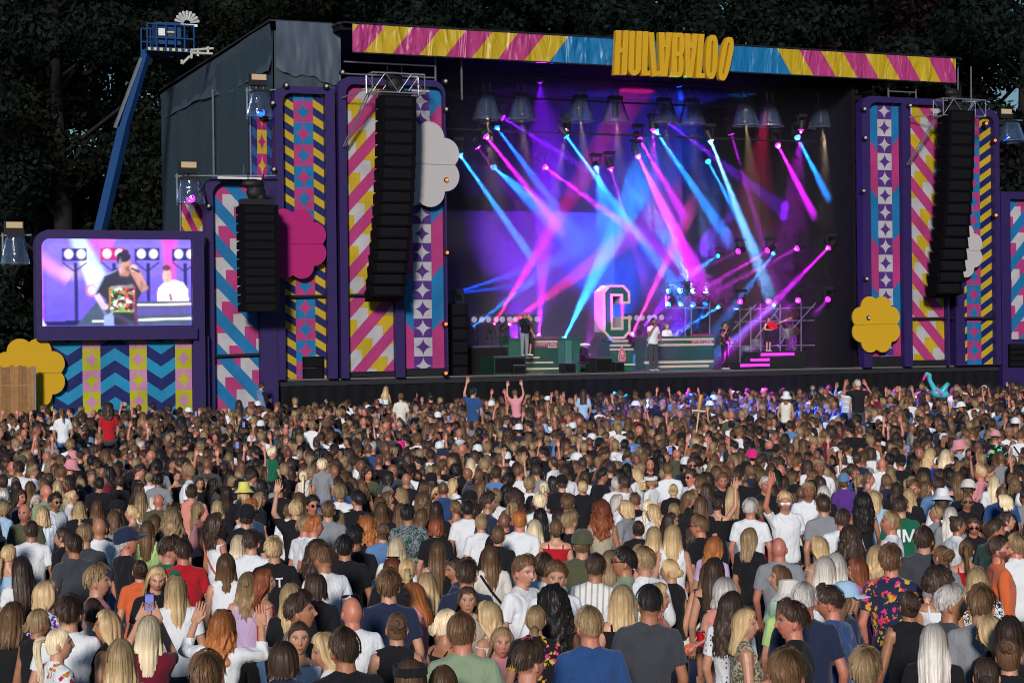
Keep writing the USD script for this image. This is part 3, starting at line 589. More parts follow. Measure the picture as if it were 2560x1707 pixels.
BLACK = mat('black_drape', (.008, .008, .010), .9, bump=.5, scale=3.0, spec=.1)
DARKP = mat('black_paint', (.010, .010, .013), .5, spec=.3)
ALU = mat('aluminium', (.40, .41, .44), .38, metallic=.8, vary=.1)
STEEL = mat('grey_steel', (.16, .17, .19), .5, metallic=.5)
PURPLE = mat('purple_paint', PUR, .55, bump=.1, scale=1.5, vary=.18)
PRINT = cd_mat('printed_fabric', .6, bump=.5, scale=1.2)
DECK = 2.81
st = thing('main_stage', 'big covered festival stage with black deck, roof and drapes behind the crowd', 'stage', SM)
part(st, 'deck', bx(-2.6, 27.6, .02, 13, DECK - .22, DECK), mat('stage_floor', (.02, .02, .024), .38, spec=.5, bump=.1))
part(st, 'deck_edge', bx(-2.6, 27.6, -.03, .02, DECK - .05, DECK + .012), mat('worn_edge', (.10, .09, .08), .7))
def folds(u0, u1, v, z0, z1, amp, per):
    n = int((u1 - u0) / per * 6); u = np.linspace(u0, u1, n); y = v + amp * np.sin(np.arange(n) * 2 * np.pi / 6) + amp * .5 * np.sin(u * 3.1)
    V = np.r_[np.c_[u, y, np.full(n, z0)], np.c_[u, y, np.full(n, z1)]]; k = np.arange(n - 1); return V, np.r_[np.c_[k, k + 1, k + n + 1], np.c_[k, k + n + 1, k + n]]
part(st, 'front_skirt', folds(-2.6, 27.6, .06, 0, DECK - .22, .025, .5), BLACK, smooth=True)
part(st, 'rear_drape', folds(1.5, 22.2, 12.9, DECK, 14.4, .06, .7), BLACK, smooth=True)
part(st, 'side_drape', bx(19.95, 20.05, .6, 12.8, DECK, 13.4), BLACK); part(st, 'side_drape', bx(1.4, 1.5, 3.0, 12.8, DECK, 13.4), BLACK)
part(st, 'wing_drape', folds(16.4, 20.0, 7.5, DECK, 13.4, .05, .6), BLACK, smooth=True)
part(st, 'roof', bx(-.25, 24.6, .12, 13.2, 14.485, 14.56), mat('black_roof_sheet', (.012, .013, .018), .6))
part(st, 'roof_edge', bx(-.15, 24.4, -.10, .10, 14.485, 14.54), DARKP)
part(st, 'ceiling_drape', bx(-.2, 24.5, .15, 12.9, 14.30, 14.48), BLACK)
part(st, 'backdrop', bx(3.4, 15.6, 12.2, 12.3, DECK + .1, 9.3), mat('grey_backdrop', (.022, .018, .03), .8, vary=.1))
part(st, 'under_stage', bx(-2.6, 27.6, 1.5, 13, 0, DECK - .24), BLACK)
# rear rigging: vertical and horizontal tubes behind the fascia
for x in (1000, 1060, 2040, 2103, 2200, 2230):
    u = S(x, 150, .45)[0]; part(st, 'rigging_pole', tube((u, .45, 12.2 if x < 1500 else 12.4), (u, .45, 14.3), .035), STEEL)
for x0, x1, zz in ((2040, 2103, 13.2), (790, 1000, 13.3), (790, 1000, 12.9), (2170, 2230, 13.0)):
    part(st, 'rigging_bar', tube((S(x0, 150, .45)[0], .45, zz), (S(x1, 150, .45)[0], .45, zz), .03), STEEL)
for z in (11.0, 12.2, 13.0):
    part(st, 'light_bar', tube((3.5, 3.0, z + .5), (19.8, 3.0, z + .5), .04), DARKP)
# fascia banner
fx0, fx1, fz0, fz1 = S(806, 57)[0], S(2190, 140)[0], 13.55, 14.46
def fpoly(xt0, xb0, xt1, xb1):
    return Polygon([(S(xt0, 57 + (xt0 - 805) * .0577, -.15)[0], fz1), (S(xt1, 57 + (xt1 - 805) * .0577, -.15)[0], fz1), (S(xb1, 120 + (xb1 - 805) * .052, -.15)[0], fz0), (S(xb0, 120 + (xb0 - 805) * .052, -.15)[0], fz0)])
c5 = lambda x: (x / 2.735 + 840) / K; c6 = lambda x: (x / 2.5565 + 1640) / K
rect = sbox(fx0, fz0, fx1, fz1); fp = []
tops = [100, 155, 340, 525, 710, 890, 1070, 1245, 1425, 1590]; bots = [40, 95 - 90, 192, 388, 570, 750, 930, 1108, 1285, 1460]
for i in range(9): fp.append((fpoly(c5(tops[i]) - (40 if i == 0 else 0), c5(bots[i]) - (40 if i == 0 else 0), c5(tops[i + 1]), c5(bots[i + 1])).intersection(rect), YEL if i % 2 == 0 else PINK))
fp.append((fpoly(c5(1590), c5(1460), c6(775), c6(865)), BLU))
tops = [775, 915, 1055, 1195, 1335, 1470, 1605, 1740, 1880, 1990]; bots = [865, 1008, 1150, 1288, 1425, 1560, 1690, 1820, 1960, 2100]
for i in range(9): fp.append((fpoly(c6(tops[i]), c6(bots[i]), c6(tops[i + 1]), c6(bots[i + 1])).intersection(rect), YEL if i % 2 == 0 else PINK))
fas = thing('banner', 'long pink, yellow and blue striped banner along the stage roof', 'banner', SM)
m, c = print_mesh(fp, -.15)
def banner_mat():
    n = {"a": ("attribute", {"attribute": "Cd"}), "tc": ("texture_coordinate", {}), "mp": ("mapping", {"rotation": (0, .75, 0), "scale": (1.5, 1.0, .45)}), "n": ("noise_texture", {"scale": 1.3, "detail": 2.0, "distortion": .9}),
         "b": ("bump", {"strength": .7, "distance": .30}), "p": ("principled_bsdf", {"roughness": .42, "specular_ior_level": .5})}
    return usdkit.material(stage, '/World/Looks/wrinkled_banner', n, [("a.color", "p.base_color"), ("tc.object", "mp.vector"), ("mp.vector", "n.vector"), ("n.fac", "b.height"), ("b.normal", "p.normal")], surface="p.BSDF")
BANNER = banner_mat()
part(fas, 'printed_sheet', m, BANNER, cd=c); part(fas, 'hem_bar', tube((fx0, -.12, fz0 - .02), (fx1, -.12, fz0 - .02), .03), DARKP); part(fas, 'backing', bx(fx0, fx1, -.13, -.11, fz0, fz1), DARKP)
# letters of the sign, drawn in the photo's own letter boxes
def L_H(): return unary_union([sbox(0, 0, .42, 1), sbox(.58, 0, 1, 1), sbox(.3, .50, .7, .61)])
def L_U(): return unary_union([sbox(0, .15, .43, 1), sbox(.57, .15, 1, 1), affinity.scale(Point(.5, .16).buffer(.5, 16), 1, .32, origin=(.5, .16)).intersection(sbox(0, 0, 1, .16))]).difference(sbox(.43, .12, .57, 1))
def L_L(): return unary_union([sbox(0, 0, .62, 1), sbox(0, 0, 1, .11)])
def L_A():  # turned upside down, as on the sign
    return Polygon([(0, 1), (.40, 1), (.5, .76), (.58, 1), (1, 1), (.72, 0), (.16, 0)]).difference(Polygon([(.43, .66), (.56, .66), (.50, .25)]))
def L_B(): return unary_union([sbox(0, 0, .55, 1), rrect(.2, 0, .96, .52, .22, "tr br"), rrect(.2, .48, 1, 1, .22, "tr br")]).difference(unary_union([sbox(.44, .11, .58, .47), sbox(.44, .58, .58, .89)]))
def L_O(): return rrect(0, 0, 1, 1, .38).difference(rrect(.42, .13, .58, .87, .07))
sg = thing('festival_sign', 'big yellow lettering HULLABALOO standing on the stage roof banner', 'sign', SM)
lx = lambda x: (x / 6.918 + 1520) / K; ly = lambda y: (y / 6.918 + 60) / K
YP = mat('yellow_sign_paint', (.54, .30, .008), .5, vary=.08)
for f, (bl, br, tl, tr) in ((L_H, ((105, 885), (325, 885), (145, 110), (360, 118))), (L_U, ((350, 895), (565, 895), (375, 122), (590, 128))), (L_L, ((585, 898), (735, 895), (605, 130), (760, 132))), (L_L, ((765, 915), (905, 895), (705, 150), (850, 142))),
        (L_A, ((865, 908), (1090, 912), (880, 145), (1110, 150))), (L_B, ((1092, 918), (1310, 915), (1118, 155), (1330, 160))), (L_A, ((1310, 922), (1530, 930), (1330, 165), (1560, 175))), (L_L, ((1520, 935), (1672, 938), (1570, 175), (1730, 180))), (L_O, ((1675, 950), (1880, 955), (1712, 190), (1920, 200))), (L_O, ((1885, 955), (2060, 1000), (2010, 215), (2215, 250)))):
    P = [S(lx(a), ly(b), -.42) for a, b in (bl, br, tl, tr)]
    g = f(); mp = lambda x, y: tuple(np.array(P[0]) * (1 - x) * (1 - y) + np.array(P[1]) * x * (1 - y) + np.array(P[2]) * (1 - x) * y + np.array(P[3]) * x * y)
    tr_ = lambda p: Polygon([mp(*q) for q in p.exterior.coords], [[mp(*q) for q in h.coords] for h in p.interiors])
    g = unary_union([tr_(p).buffer(0) for p in polys(g)]); part(sg, 'letter', extrude_uz(g, -.42, -.22), YP)
# ---------------------------------------------------------------- printed patterns (u, z)
def arrows(x0, z0, x1, z1, band, ca, cb, mirror, zoff=0.0, P=1.17, slope=1.08, dx=.37):
    """diagonal bands rising to the right, the strips between cut into stepped blocks; mirror: falling"""
    w = x1 - x0; R = sbox(0, 0, w, z1 - z0); out = []; bw = .47 * P
    for k in range(-4, int((z1 - z0) / P) + 4):
        c = k * P + zoff; B = Polygon([(-1, c - slope), (w + 1, c + slope * (w + 1)), (w + 1, c + bw + slope * (w + 1)), (-1, c + bw - slope)]).intersection(R)
        if not B.is_empty: out.append((B, band))
        Sx = Polygon([(-1, c + bw - slope), (w + 1, c + bw + slope * (w + 1)), (w + 1, c + P + slope * (w + 1)), (-1, c + P - slope)]).intersection(R)
        if Sx.is_empty: continue
        n = int((w + 2) / dx) + 2; sh = (k * .61 % 1) * dx
        for i in range(-3, n):
            xc = i * dx + sh; zc = c + bw + (P - bw) * .52 + slope * xc; lo = sbox(-9, -99, xc, zc); pc = xc - dx; lo2 = sbox(-9, -99, pc, c + bw + (P - bw) * .52 + slope * pc)
            g = Sx.intersection(lo.difference(lo2))
            if not g.is_empty: out.append((g, ca if (i + k) % 2 == 0 else cb))
    f = (lambda g: affinity.translate(affinity.scale(g, -1, 1, origin=(w / 2, 0)), x0, z0)) if mirror else (lambda g: affinity.translate(g, x0, z0))
    return [(f(g), c) for g, c in out]
def lens(x0, z0, x1, z1, tile, ca, cb, phase=0.0, odd=0):
    R = sbox(x0, z0, x1, z1); out = []; w = x1 - x0; k0 = int(math.floor(-phase)) - 1
    for k in range(k0, int((z1 - z0) / tile) + 3):
        zb = z1 - (k + 1 + phase) * tile + tile; T = sbox(x0, zb - tile, x1, zb)
        q = [affinity.scale(Point(px, pz).buffer(.5, 10), w, tile, origin=(px, pz)) for px in (x0, x1) for pz in (zb - tile, zb)]
        star = T.difference(unary_union(q)); a, b = (ca, cb) if (k + odd) % 2 == 0 else (cb, ca)
        out += [(star.intersection(R), a), (T.difference(star).intersection(R), b)]
    return out
def diag(x0, z0, x1, z1, per, ca, cb, slope, ph=0.0):
    R = sbox(x0, z0, x1, z1); out = [];
    for k in range(-3, int((z1 - z0) / per) + 4):
        c = z0 + (k + ph) * per
        for j, col in ((0, ca), (.5, cb)):
            b = c + j * per; out.append((Polygon([(x0, b), (x1, b + slope * (x1 - x0)), (x1, b + per / 2 + slope * (x1 - x0)), (x0, b + per / 2)]).intersection(R), col))
    return out
def vees(x0, z0, x1, z1, half, top, slope=1.07, start=0):
    """V stripes falling to the middle; top: z of one upper boundary at the outer edges where blue turns pink below"""
    xm = (x0 + x1) / 2; out = []; R = sbox(x0, z0, x1, z1)
    for k in range(-12, 12):
        zt = top - k * half; zb = zt - half; d = slope * (xm - x0)
        out.append((Polygon([(x0, zt), (xm, zt - d), (x1, zt), (x1, zb), (xm, zb - d), (x0, zb)]).intersection(R), PINK if k % 2 == 0 else BLU))
    return out
def chev(x0, z0, x1, z1, per, cols, up, amp):
    xm = (x0 + x1) / 2; R = sbox(x0, z0, x1, z1); out = []; a = amp if up else -amp; h = per / len(cols)
    for k in range(-3, int((z1 - z0) / h) + 5):
        zt = z1 + .5 - k * h; out.append((Polygon([(x0, zt), (xm, zt + a), (x1, zt), (x1, zt - h), (xm, zt + a - h), (x0, zt - h)]).intersection(R), cols[k % len(cols)]))
    return out
def clip(parts, shape): return [(g.intersection(shape), c) for g, c in parts]
def panel(parent, parts, shape, v, name='printed_panel'):
    m, c = print_mesh(clip(parts, shape), v); part(parent, name, m, PRINT, cd=c)
def rectuz(x0, y0, x1, y1, v=0.0):
    a, b = S(x0, y0, v), S(x1, y1, v); u0, z1 = a; u1, z0 = b; return u0, z0, u1, z1
def frame_thing(name, label, outer, holes, corners, r=.45, front=-.22, back=.18):
    t = thing(name, label, 'stage tower', SM); u0, z0, u1, z1 = outer
    g = rrect(u0, z0, u1, z1, r, corners)
    for h in holes: g = g.difference(h)
    part(t, 'frame', extrude_uz(g, front, back), PURPLE); part(t, 'backing', extrude_uz(rrect(u0 + .03, z0 + .03, u1 - .03, z1 - .03, r, corners), .06, .10), DARKP); return t
# tower A (left of the stage, blue, pink and white)
u0, z0, u1, z1 = rectuz(485, 421, 596, 935); z0 = .6; hA = rrect(u0, z0, u1, z1, .38, "tl")
oA = rectuz(470, 405, 640, 935, -.2); tA = frame_thing('stage_tower', 'purple tower with blue, pink and white stepped diagonal stripes beside the screen', (oA[0], .1, oA[2], oA[3]), [hA], "tl")
panel(tA, arrows(u0, z0, u1, z1, BLU, WHT, PINK, True, .25), hA, .02)
part(tA, 'cross_bar', tube((u0, -.1, S(485, 818)[1]), (u1, -.1, S(595, 814)[1]), .045), DARKP)
# tower B (yellow, navy, pink and blue)
u0, z0, u1, z1 = rectuz(645, 215, 750, 870); ua, ub = S(677, 500)[0], S(722, 500)[0]; hB = rrect(u0, z0, u1, z1, .30, "tl")
oB = rectuz(630, 196, 776, 870, -.2); tB = frame_thing('stage_tower', 'purple tower with yellow and navy diagonals round blue and pink lens shapes', (oB[0], DECK, oB[2], oB[3]), [hB], "tl")
panel(tB, diag(u0, z0, ua, z1, .52, YEL, NAV, -.62, .3) + lens(ua, z0, ub, z1, .71, BLU, PINK, .30) + diag(ub, z0, u1, z1, .52, YEL, NAV, -.62, .1), hB, .02)
part(tB, 'cross_bar', tube((u0, -.1, S(650, 682)[1]), (u1, -.1, S(750, 680)[1]), .045), DARKP)
# tower C, two panels, left edge of the stage opening
c1 = rectuz(790, 195, 905, 852); c2 = rectuz(918, 198, 1021, 845); hC1, hC2 = rrect(*c1, .3, "tl"), rrect(*c2, .35, "tr")
oC = rectuz(776, 175, 1030, 870, -.2); tC = frame_thing('stage_tower', 'widest purple tower left of the stage opening, pink yellow panel beside blue pink one', (oC[0], DECK, oC[2], oC[3]), [hC1, hC2, sbox(c1[0], DECK - .1, c1[2], c1[1]), sbox(c2[0], DECK - .1, c2[2], c2[1])], "tl tr")
panel(tC, arrows(*c1, PINK, WHT, YEL, False, .45), hC1, .02)
s0, s1 = S(948, 500)[0], S(990, 500)[0]; vz = S(1020, 730)[1]; STAR = (.07, .02, .17)
panel(tC, clip(vees(*c2, 1.80, vz), sbox(c2[0], c2[1], s0, c2[3]).union(sbox(s1, c2[1], c2[2], c2[3]))) + lens(s0, c2[1], s1, c2[3], .633, WHT, STAR, .25), hC2, .02)
part(tC, 'cross_bar', tube((c1[0], -.1, S(800, 678)[1]), (c1[0] + 1.0, -.1, S(870, 678)[1]), .045), DARKP)
# tower D, two panels, right edge of the stage opening
d1 = rectuz(1990, 236, 2070, 818); d2 = rectuz(2083, 241, 2170, 826); hD1, hD2 = rrect(*d1, .3, "tl"), rrect(*d2, .3, "tr")
oD = rectuz(1978, 220, 2182, 842, -.2); tD = frame_thing('stage_tower', 'purple tower right of the stage opening with yellow flower at its foot', (oD[0], DECK, oD[2], oD[3]), [hD1, hD2, sbox(d1[0], DECK - .1, d1[2], d1[1]), sbox(d2[0], DECK - .1, d2[2], d2[1])], "tl tr")
s0, s1 = S(2018, 500)[0], S(2050, 500)[0]
panel(tD, clip(vees(*d1, 1.80, S(1990, 312)[1]), sbox(d1[0], d1[1], s0, d1[3]).union(sbox(s1, d1[1], d1[2], d1[3]))) + lens(s0, d1[1], s1, d1[3], .633, WHT, STAR, -.06), hD1, .02)
panel(tD, arrows(*d2, PINK, WHT, YEL, True, .2), hD2, .02)
part(tD, 'cross_bar', tube((d2[0], -.1, S(2090, 732)[1]), (d2[2] + 2.3, -.1, S(2090, 732)[1]), .05), DARKP)
# tower E
e1 = rectuz(2203, 266, 2281, 836); ea, eb = S(2214, 700)[0] + .15, S(2254, 700)[0]; hE = rrect(*e1, .3, "tr")
oE = rectuz(2190, 248, 2300, 842, -.2); tE = frame_thing('stage_tower', 'purple tower with yellow navy diagonals and white flower, far right of the stage', (oE[0], DECK, oE[2], oE[3]), [hE], "tr")
panel(tE, diag(e1[0], e1[1], ea, e1[3], .52, YEL, NAV, .62) + lens(ea, e1[1], eb, e1[3], .71, BLU, PINK, .1) + diag(eb, e1[1], e1[2], e1[3], .52, YEL, NAV, .62, .4), hE, .02)
# tower F, cut by the picture's right edge
f1 = rectuz(2312, 458, 2420, 782); hF = rrect(*f1, .3, "tr"); oF = rectuz(2298, 440, 2440, 842, -.2)
tF = frame_thing('stage_tower', 'purple tower with blue and pink stripes cut by the picture edge', (oF[0], 1.0, oF[2], oF[3]), [hF], "tr"); panel(tF, arrows(*f1, BLU, WHT, PINK, False, .1), hF, .02)
part(tF, 'cross_bar', tube((f1[0], -.1, S(2330, 782)[1]), (f1[2], -.1, S(2330, 782)[1]), .05), DARKP)
# small towers behind, left
for (x0, y0, x1, y1), kind, lab in (((417, 465, 467, 532), 'a', 'small pink, yellow and white striped tower above the video screen'), ((577, 232, 625, 400), 'b', 'narrow blue tower with yellow and pink lens shapes behind the tall towers')):
    r_ = rectuz(x0, y0, x1, y1, .7); t = thing('small_tower', lab, 'stage tower', SM); R = sbox(r_[0], 3.0, r_[2], r_[3]); r_ = (r_[0], 3.0, r_[2], r_[3])
    if kind == 'a': P_ = arrows(*r_, MAG, WHT, YEL, True, .3, P=.9, slope=2.0, dx=.25)
    else:
        w3 = (r_[2] - r_[0]); P_ = diag(r_[0], r_[1], r_[0] + w3 * .27, r_[3], .6, (.01, .06, .2), NAV, -.9) + lens(r_[0] + w3 * .27, r_[1], r_[0] + w3 * .75, r_[3], .78, YEL, MAG, .2) + diag(r_[0] + w3 * .75, r_[1], r_[2], r_[3], .6, (.01, .06, .2), NAV, -.9)
    panel(t, P_, R, .7); part(t, 'frame', bx(r_[0] - .06, r_[2] + .06, .72, .95, 2.0, r_[3] + .06), PURPLE); part(t, 'edge_tube', tube((r_[0] - .05, .66, 2), (r_[0] - .05, .66, r_[3] + .5), .03), ALU)
# flowers
def flower(name, label, cx, cy, rx, v, color, n=8, clipuz=None, rot=0.0, thick=.07):
    c = S(cx, cy, v); r = abs(S(cx + rx, cy, v)[0] - c[0]); g = Point(*c).buffer(r * .72, 24)
    for k in range(n):
        a = 2 * math.pi * (k + .5) / n + rot; g = g.union(Point(c[0] + r * .66 * math.cos(a), c[1] + r * .66 * math.sin(a)).buffer(r * .355, 14))
    if clipuz is not None: g = g.intersection(clipuz)
    t = thing(name, label, 'cut-out flower', SM); up = g.intersection(sbox(-99, c[1] + .006, 99, 99)); lo = g.intersection(sbox(-99, -99, 99, c[1] - .006))
    M_ = mat('flower_' + name.split('_')[0], color, .8, bump=.25, scale=30, vary=.06); part(t, 'upper_board', extrude_uz(up, v, v + thick), M_); part(t, 'lower_board', extrude_uz(lo, v, v + thick), M_); part(t, 'strut', tube((c[0], v + thick, c[1]), (c[0], v + thick + .2, c[1]), .05), DARKP); return t
flower('pink_flower', 'pink cut-out flower on the yellow and navy tower behind the speaker', 672, 560, 80, -.34, (.36, .006, .125))
flower('white_flower', 'white cut-out flower behind the tall hanging speaker column at left', 963, 377, 95, -.34, (.42, .40, .40))
flower('yellow_flower', 'yellow cut-out flower at the foot of the right stage tower', 2013, 745, 56, -.34, (.52, .30, .004))
flower('white_flower', 'white cut-out flower half hidden by the right hanging speaker column', 2205, 575, 53, -.34, (.42, .41, .43))
flower('yellow_flower', 'big yellow cut-out flower at the lower left corner below the screen', 68, 857, 84, -.75, (.52, .30, .004))
# ---------------------------------------------------------------- video screen
sc = thing('video_screen', 'large lit video screen in purple frame showing a singer at left', 'screen', SM)
su0, sz0, su1, sz1 = rectuz(92, 548, 440, 747, -.45); hS = rrect(su0, sz0, su1, sz1, .28, "tl")
o = rectuz(80, 527, 468, 776, -.7); fr = rrect(o[0], o[1], o[2], o[3], .45, "tl").difference(hS)
part(sc, 'frame', extrude_uz(fr, -.75, -.2), PURPLE); part(sc, 'lower_beam', bx(o[0], o[2] - .25, -.95, -.76, o[1] - .03, o[1] + .33), PURPLE); part(sc, 'back', bx(su0, su1, -.40, -.2, sz0, sz1), DARKP)
part(sc, 'right_post', bx(o[2] - .35, o[2] + .02, -.80, -.76, .2, o[3] - .05), PURPLE)
def led_colors(X, Y):
    """colours of the picture on the screen; X, Y run as in the photo's zoom (left 272..1310, top 262..870)"""
    C = np.zeros(X.shape + (3,)); C[:] = (.23, .16, .80); g = ss(262, 870, Y); C[..., 0] -= .10 * g; C[..., 1] -= .08 * g; C[..., 2] -= .05 * g
    def mixin(w, c): C[:] = C * (1 - w[..., None]) + np.array(c) * w[..., None]
    def line(x0, y0, x1, y1, w0, w1=None, soft=1.5):
        w1 = w0 if w1 is None else w1; d = np.array([x1 - x0, y1 - y0], float); L = np.hypot(*d); d /= L; s = (X - x0) * d[0] + (Y - y0) * d[1]; n = np.abs(-(X - x0) * d[1] + (Y - y0) * d[0]); w = w0 + (w1 - w0) * np.clip(s / L, 0, 1)
        return ss(w + soft, w - soft, n) * (s > 0) * (s < L)
    def ell(cx, cy, rx, ry, soft=.08, a=0.0):
        c, s = math.cos(a), math.sin(a); x, y = (X - cx) * c + (Y - cy) * s, -(X - cx) * s + (Y - cy) * c; return ss(1 + soft, 1 - soft, np.hypot(x / rx, y / ry))
    def poly(p):
        ins = np.zeros(X.shape, bool); n = len(p)
        for i in range(n):
            (x0, y0), (x1, y1) = p[i], p[(i + 1) % n]; ins ^= ((y0 > Y) != (y1 > Y)) & (X < (x1 - x0) * (Y - y0) / (y1 - y0 + 1e-9) + x0)
        return ins.astype(float)
    mixin(.9 * line(500, 200, 690, 620, 45, 75, 30), (.62, .85, 1.0)); mixin(.8 * line(560, 400, 640, 560, 25, 55, 20), (1, 1, 1)); mixin(.6 * line(620, 250, 760, 320, 60, 90, 50), (.85, .12, .75)); mixin(.75 * line(230, 380, 470, 540, 40, 40, 40), (.95, .32, .85))
    mixin(.75 * line(1160, 230, 1165, 620, 55, 30, 25), (1.0, .06, .55)); mixin(.6 * line(270, 262, 276, 900, 14, 14, 10), (1, .1, .7)); mixin(.4 * ell(480, 500, 60, 40, .9), (1, .8, .9))
    for cx, dy in ((503, 0), (765, -5), (1002, -5), (1265, -5)):
        mixin(poly([(cx - 88, 330 + dy), (cx + 85, 328 + dy), (cx + 85, 412 + dy), (cx - 88, 418 + dy)]), (.01, .01, .22) if cx != 765 else (.55, .0, .2))
        for k in (-40, 45): mixin(ell(cx + k, 368 + dy, 30, 33, .2), (.95, .90, 1.0))
        mixin(line(cx - 85, 425 + dy, cx - 5, 485, 5), (.02, .02, .15)); mixin(line(cx + 85, 425 + dy, cx + 5, 485, 5), (.02, .02, .15)); mixin(line(cx + 5, 430, cx + 10, 830, 12), (.01, .01, .16))
    mixin(ell(615, 620, 38, 42, .2), (1, .2, .4)); mixin(ell(618, 618, 26, 30, .2), (1, .9, .95))
    mixin(poly([(300, 835), (560, 830), (510, 870), (272, 870)]), (.0, .0, .10)); mixin(poly([(272, 800), (310, 870), (272, 870)]), (.8, .7, 1))
    mixin(poly([(650, 700), (1310, 692), (1310, 870), (505, 870)]), (.05, .085, .16)); mixin(poly([(900, 740), (1310, 738), (1310, 790), (900, 800)]), (.10, .08, .35)); mixin(line(915, 724, 1310, 718, 7), (1, .85, .8)); mixin(line(620, 836, 1310, 820, 7), (1, .95, .85))
    # seated man in white
    mixin(poly([(1068, 700), (1075, 610), (1110, 570), (1190, 545), (1255, 565), (1290, 620), (1292, 695)]), (.95, .90, 1.0)); mixin(ell(1140, 520, 32, 52), (.80, .42, .38)); mixin(ell(1138, 462, 30, 20), (.12, .05, .07)); mixin(poly([(1150, 650), (1165, 640), (1180, 690), (1160, 690)]), (.3, .1, .15))
    # singer
    mixin(poly([(640, 640), (700, 520), (790, 480), (900, 490), (950, 560), (960, 640), (925, 700), (935, 870), (760, 870), (740, 720), (690, 660)]), (.020, .022, .045))
    mixin(line(905, 480, 985, 620, 26, 30), (.55, .27, .22)); mixin(line(985, 620, 930, 480, 26, 20), (.62, .30, .25)); mixin(line(650, 650, 700, 740, 22, 20), (.72, .55, .75)); mixin(ell(705, 735, 25, 22), (.75, .5, .5))
    mixin(poly([(735, 590), (915, 580), (905, 770), (742, 770)]), (.015, .015, .02)); mixin(line(740, 600, 745, 765, 5), (.5, .25, .05)); mixin(line(745, 766, 905, 770, 6), (.25, .5, .1)); mixin(line(912, 590, 905, 765, 5), (.8, .1, .05))
    mixin(line(750, 600, 905, 588, 9), (.35, .35, .4)); mixin(.5 * ell(870, 440, 16, 40, .6), (.85, .5, .42)); mixin(ell(862, 428, 9, 4), (.1, .05, .05)); mixin(.6 * ell(880, 640, 40, 90, .9), (.05, .03, .10)); mixin(.5 * ell(960, 590, 12, 40, .5), (.2, .1, .1))
    mixin(ell(845, 450, 45, 62), (.62, .32, .26)); mixin(poly([(810, 490), (880, 495), (870, 525), (815, 520)]), (.5, .22, .18)); mixin(ell(838, 385, 50, 38), (.02, .01, .05)); mixin(ell(812, 410, 20, 30), (.02, .01, .05)); mixin(ell(850, 350, 25, 16), (.03, .01, .06)); mixin(ell(868, 470, 22, 20), (.30, .13, .10)); mixin(ell(905, 465, 28, 24), (.85, .55, .45)); mixin(line(890, 465, 952, 492, 8), (.03, .02, .08))
    mixin(poly([(700, 800), (760, 770), (770, 870), (700, 870)]), (.30, .40, .9))
    from scipy.ndimage import gaussian_filter
    mixin(.75 * line(640, 640, 700, 525, 7, 6, 5), (.45, .50, 1.0)); mixin(.6 * line(700, 520, 790, 480, 5, 5, 4), (.40, .45, 1.0)); mixin(.5 * line(660, 690, 745, 860, 6, 9, 6), (.35, .40, .95)); mixin(.55 * ell(815, 455, 10, 45, .8), (.75, .60, .95)); mixin(.5 * ell(880, 470, 12, 40, .9), (.25, .08, .08)); mixin(.7 * ell(812, 455, 8, 15, .5), (.48, .2, .18)); mixin(.6 * line(815, 520, 870, 528, 7, 7, 5), (.10, .05, .08))
    mixin(.45 * line(760, 780, 900, 860, 10, 16, 14), (.10, .08, .22)); mixin(.4 * line(900, 700, 930, 850, 8, 12, 10), (.30, .05, .30)); mixin(.5 * ell(1125, 525, 8, 26, .8), (.95, .7, .75)); mixin(.4 * line(1085, 640, 1120, 690, 8, 14, 10), (.6, .5, .8)); mixin(.4 * line(1230, 600, 1270, 690, 10, 16, 12), (.65, .5, .85)); mixin(.6 * ell(1128, 512, 5, 3, .6), (.15, .06, .08)); mixin(.6 * ell(1150, 512, 5, 3, .6), (.15, .06, .08)); mixin(.5 * ell(1138, 545, 10, 4, .6), (.45, .15, .18))
    for k_ in range(6): mixin(.35 * ell(960 + 9 * k_, 560 + 13 * k_, 9, 6, .9), (.18, .10, .14))
    pr = (X > 742) & (X < 908) & (Y > 595) & (Y < 768); nz = [meshkit.fbm(np.stack([X / 26, Y / 22, np.full_like(X, 3.0 * k)], -1), 3, 40 + k) for k in range(3)]
    for k, (thr, col) in enumerate(((.60, (.75, .08, .05)), (.62, (.20, .45, .12)), (.64, (.85, .80, .75)))): C[pr & (nz[k] > thr)] = col
    dk = meshkit.fbm(np.stack([X / 60, Y / 45, np.zeros_like(X)], -1), 4, 9); C *= (.80 + .4 * dk + np.random.default_rng(3).uniform(-.07, .07, X.shape))[..., None]
    for k in range(3): C[..., k] = gaussian_filter(C[..., k], .55)
    return np.clip(C, 0, 1)
nx_, nz_ = 168, 98; uu = np.linspace(su0, su1, nx_); zz = np.linspace(sz0, sz1, nz_); UU, ZZ = np.meshgrid(uu, zz, indexing='ij')
cornr = (UU < su0 + .28) & (ZZ > sz1 - .28) & (np.hypot(UU - su0 - .28, ZZ - sz1 + .28) > .28)
lc = led_colors(272 + (UU - su0) / (su1 - su0) * 1038, 870 - (ZZ - sz0) / (sz1 - sz0) * 608)
i_, j_ = np.meshgrid(np.arange(nx_ - 1), np.arange(nz_ - 1), indexing='ij'); q = (i_ * nz_ + j_).ravel(); ok = ~(cornr[:-1, :-1] & cornr[1:, 1:]).ravel()
q = q[ok]; part(sc, 'lit_picture', (np.c_[UU.ravel(), np.full(UU.size, -.45), ZZ.ravel()], np.r_[np.c_[q, q + nz_, q + nz_ + 1], np.c_[q, q + nz_ + 1, q + 1]]), cd_mat('led_picture', emit=1.45), cd=lc.reshape(-1, 3))
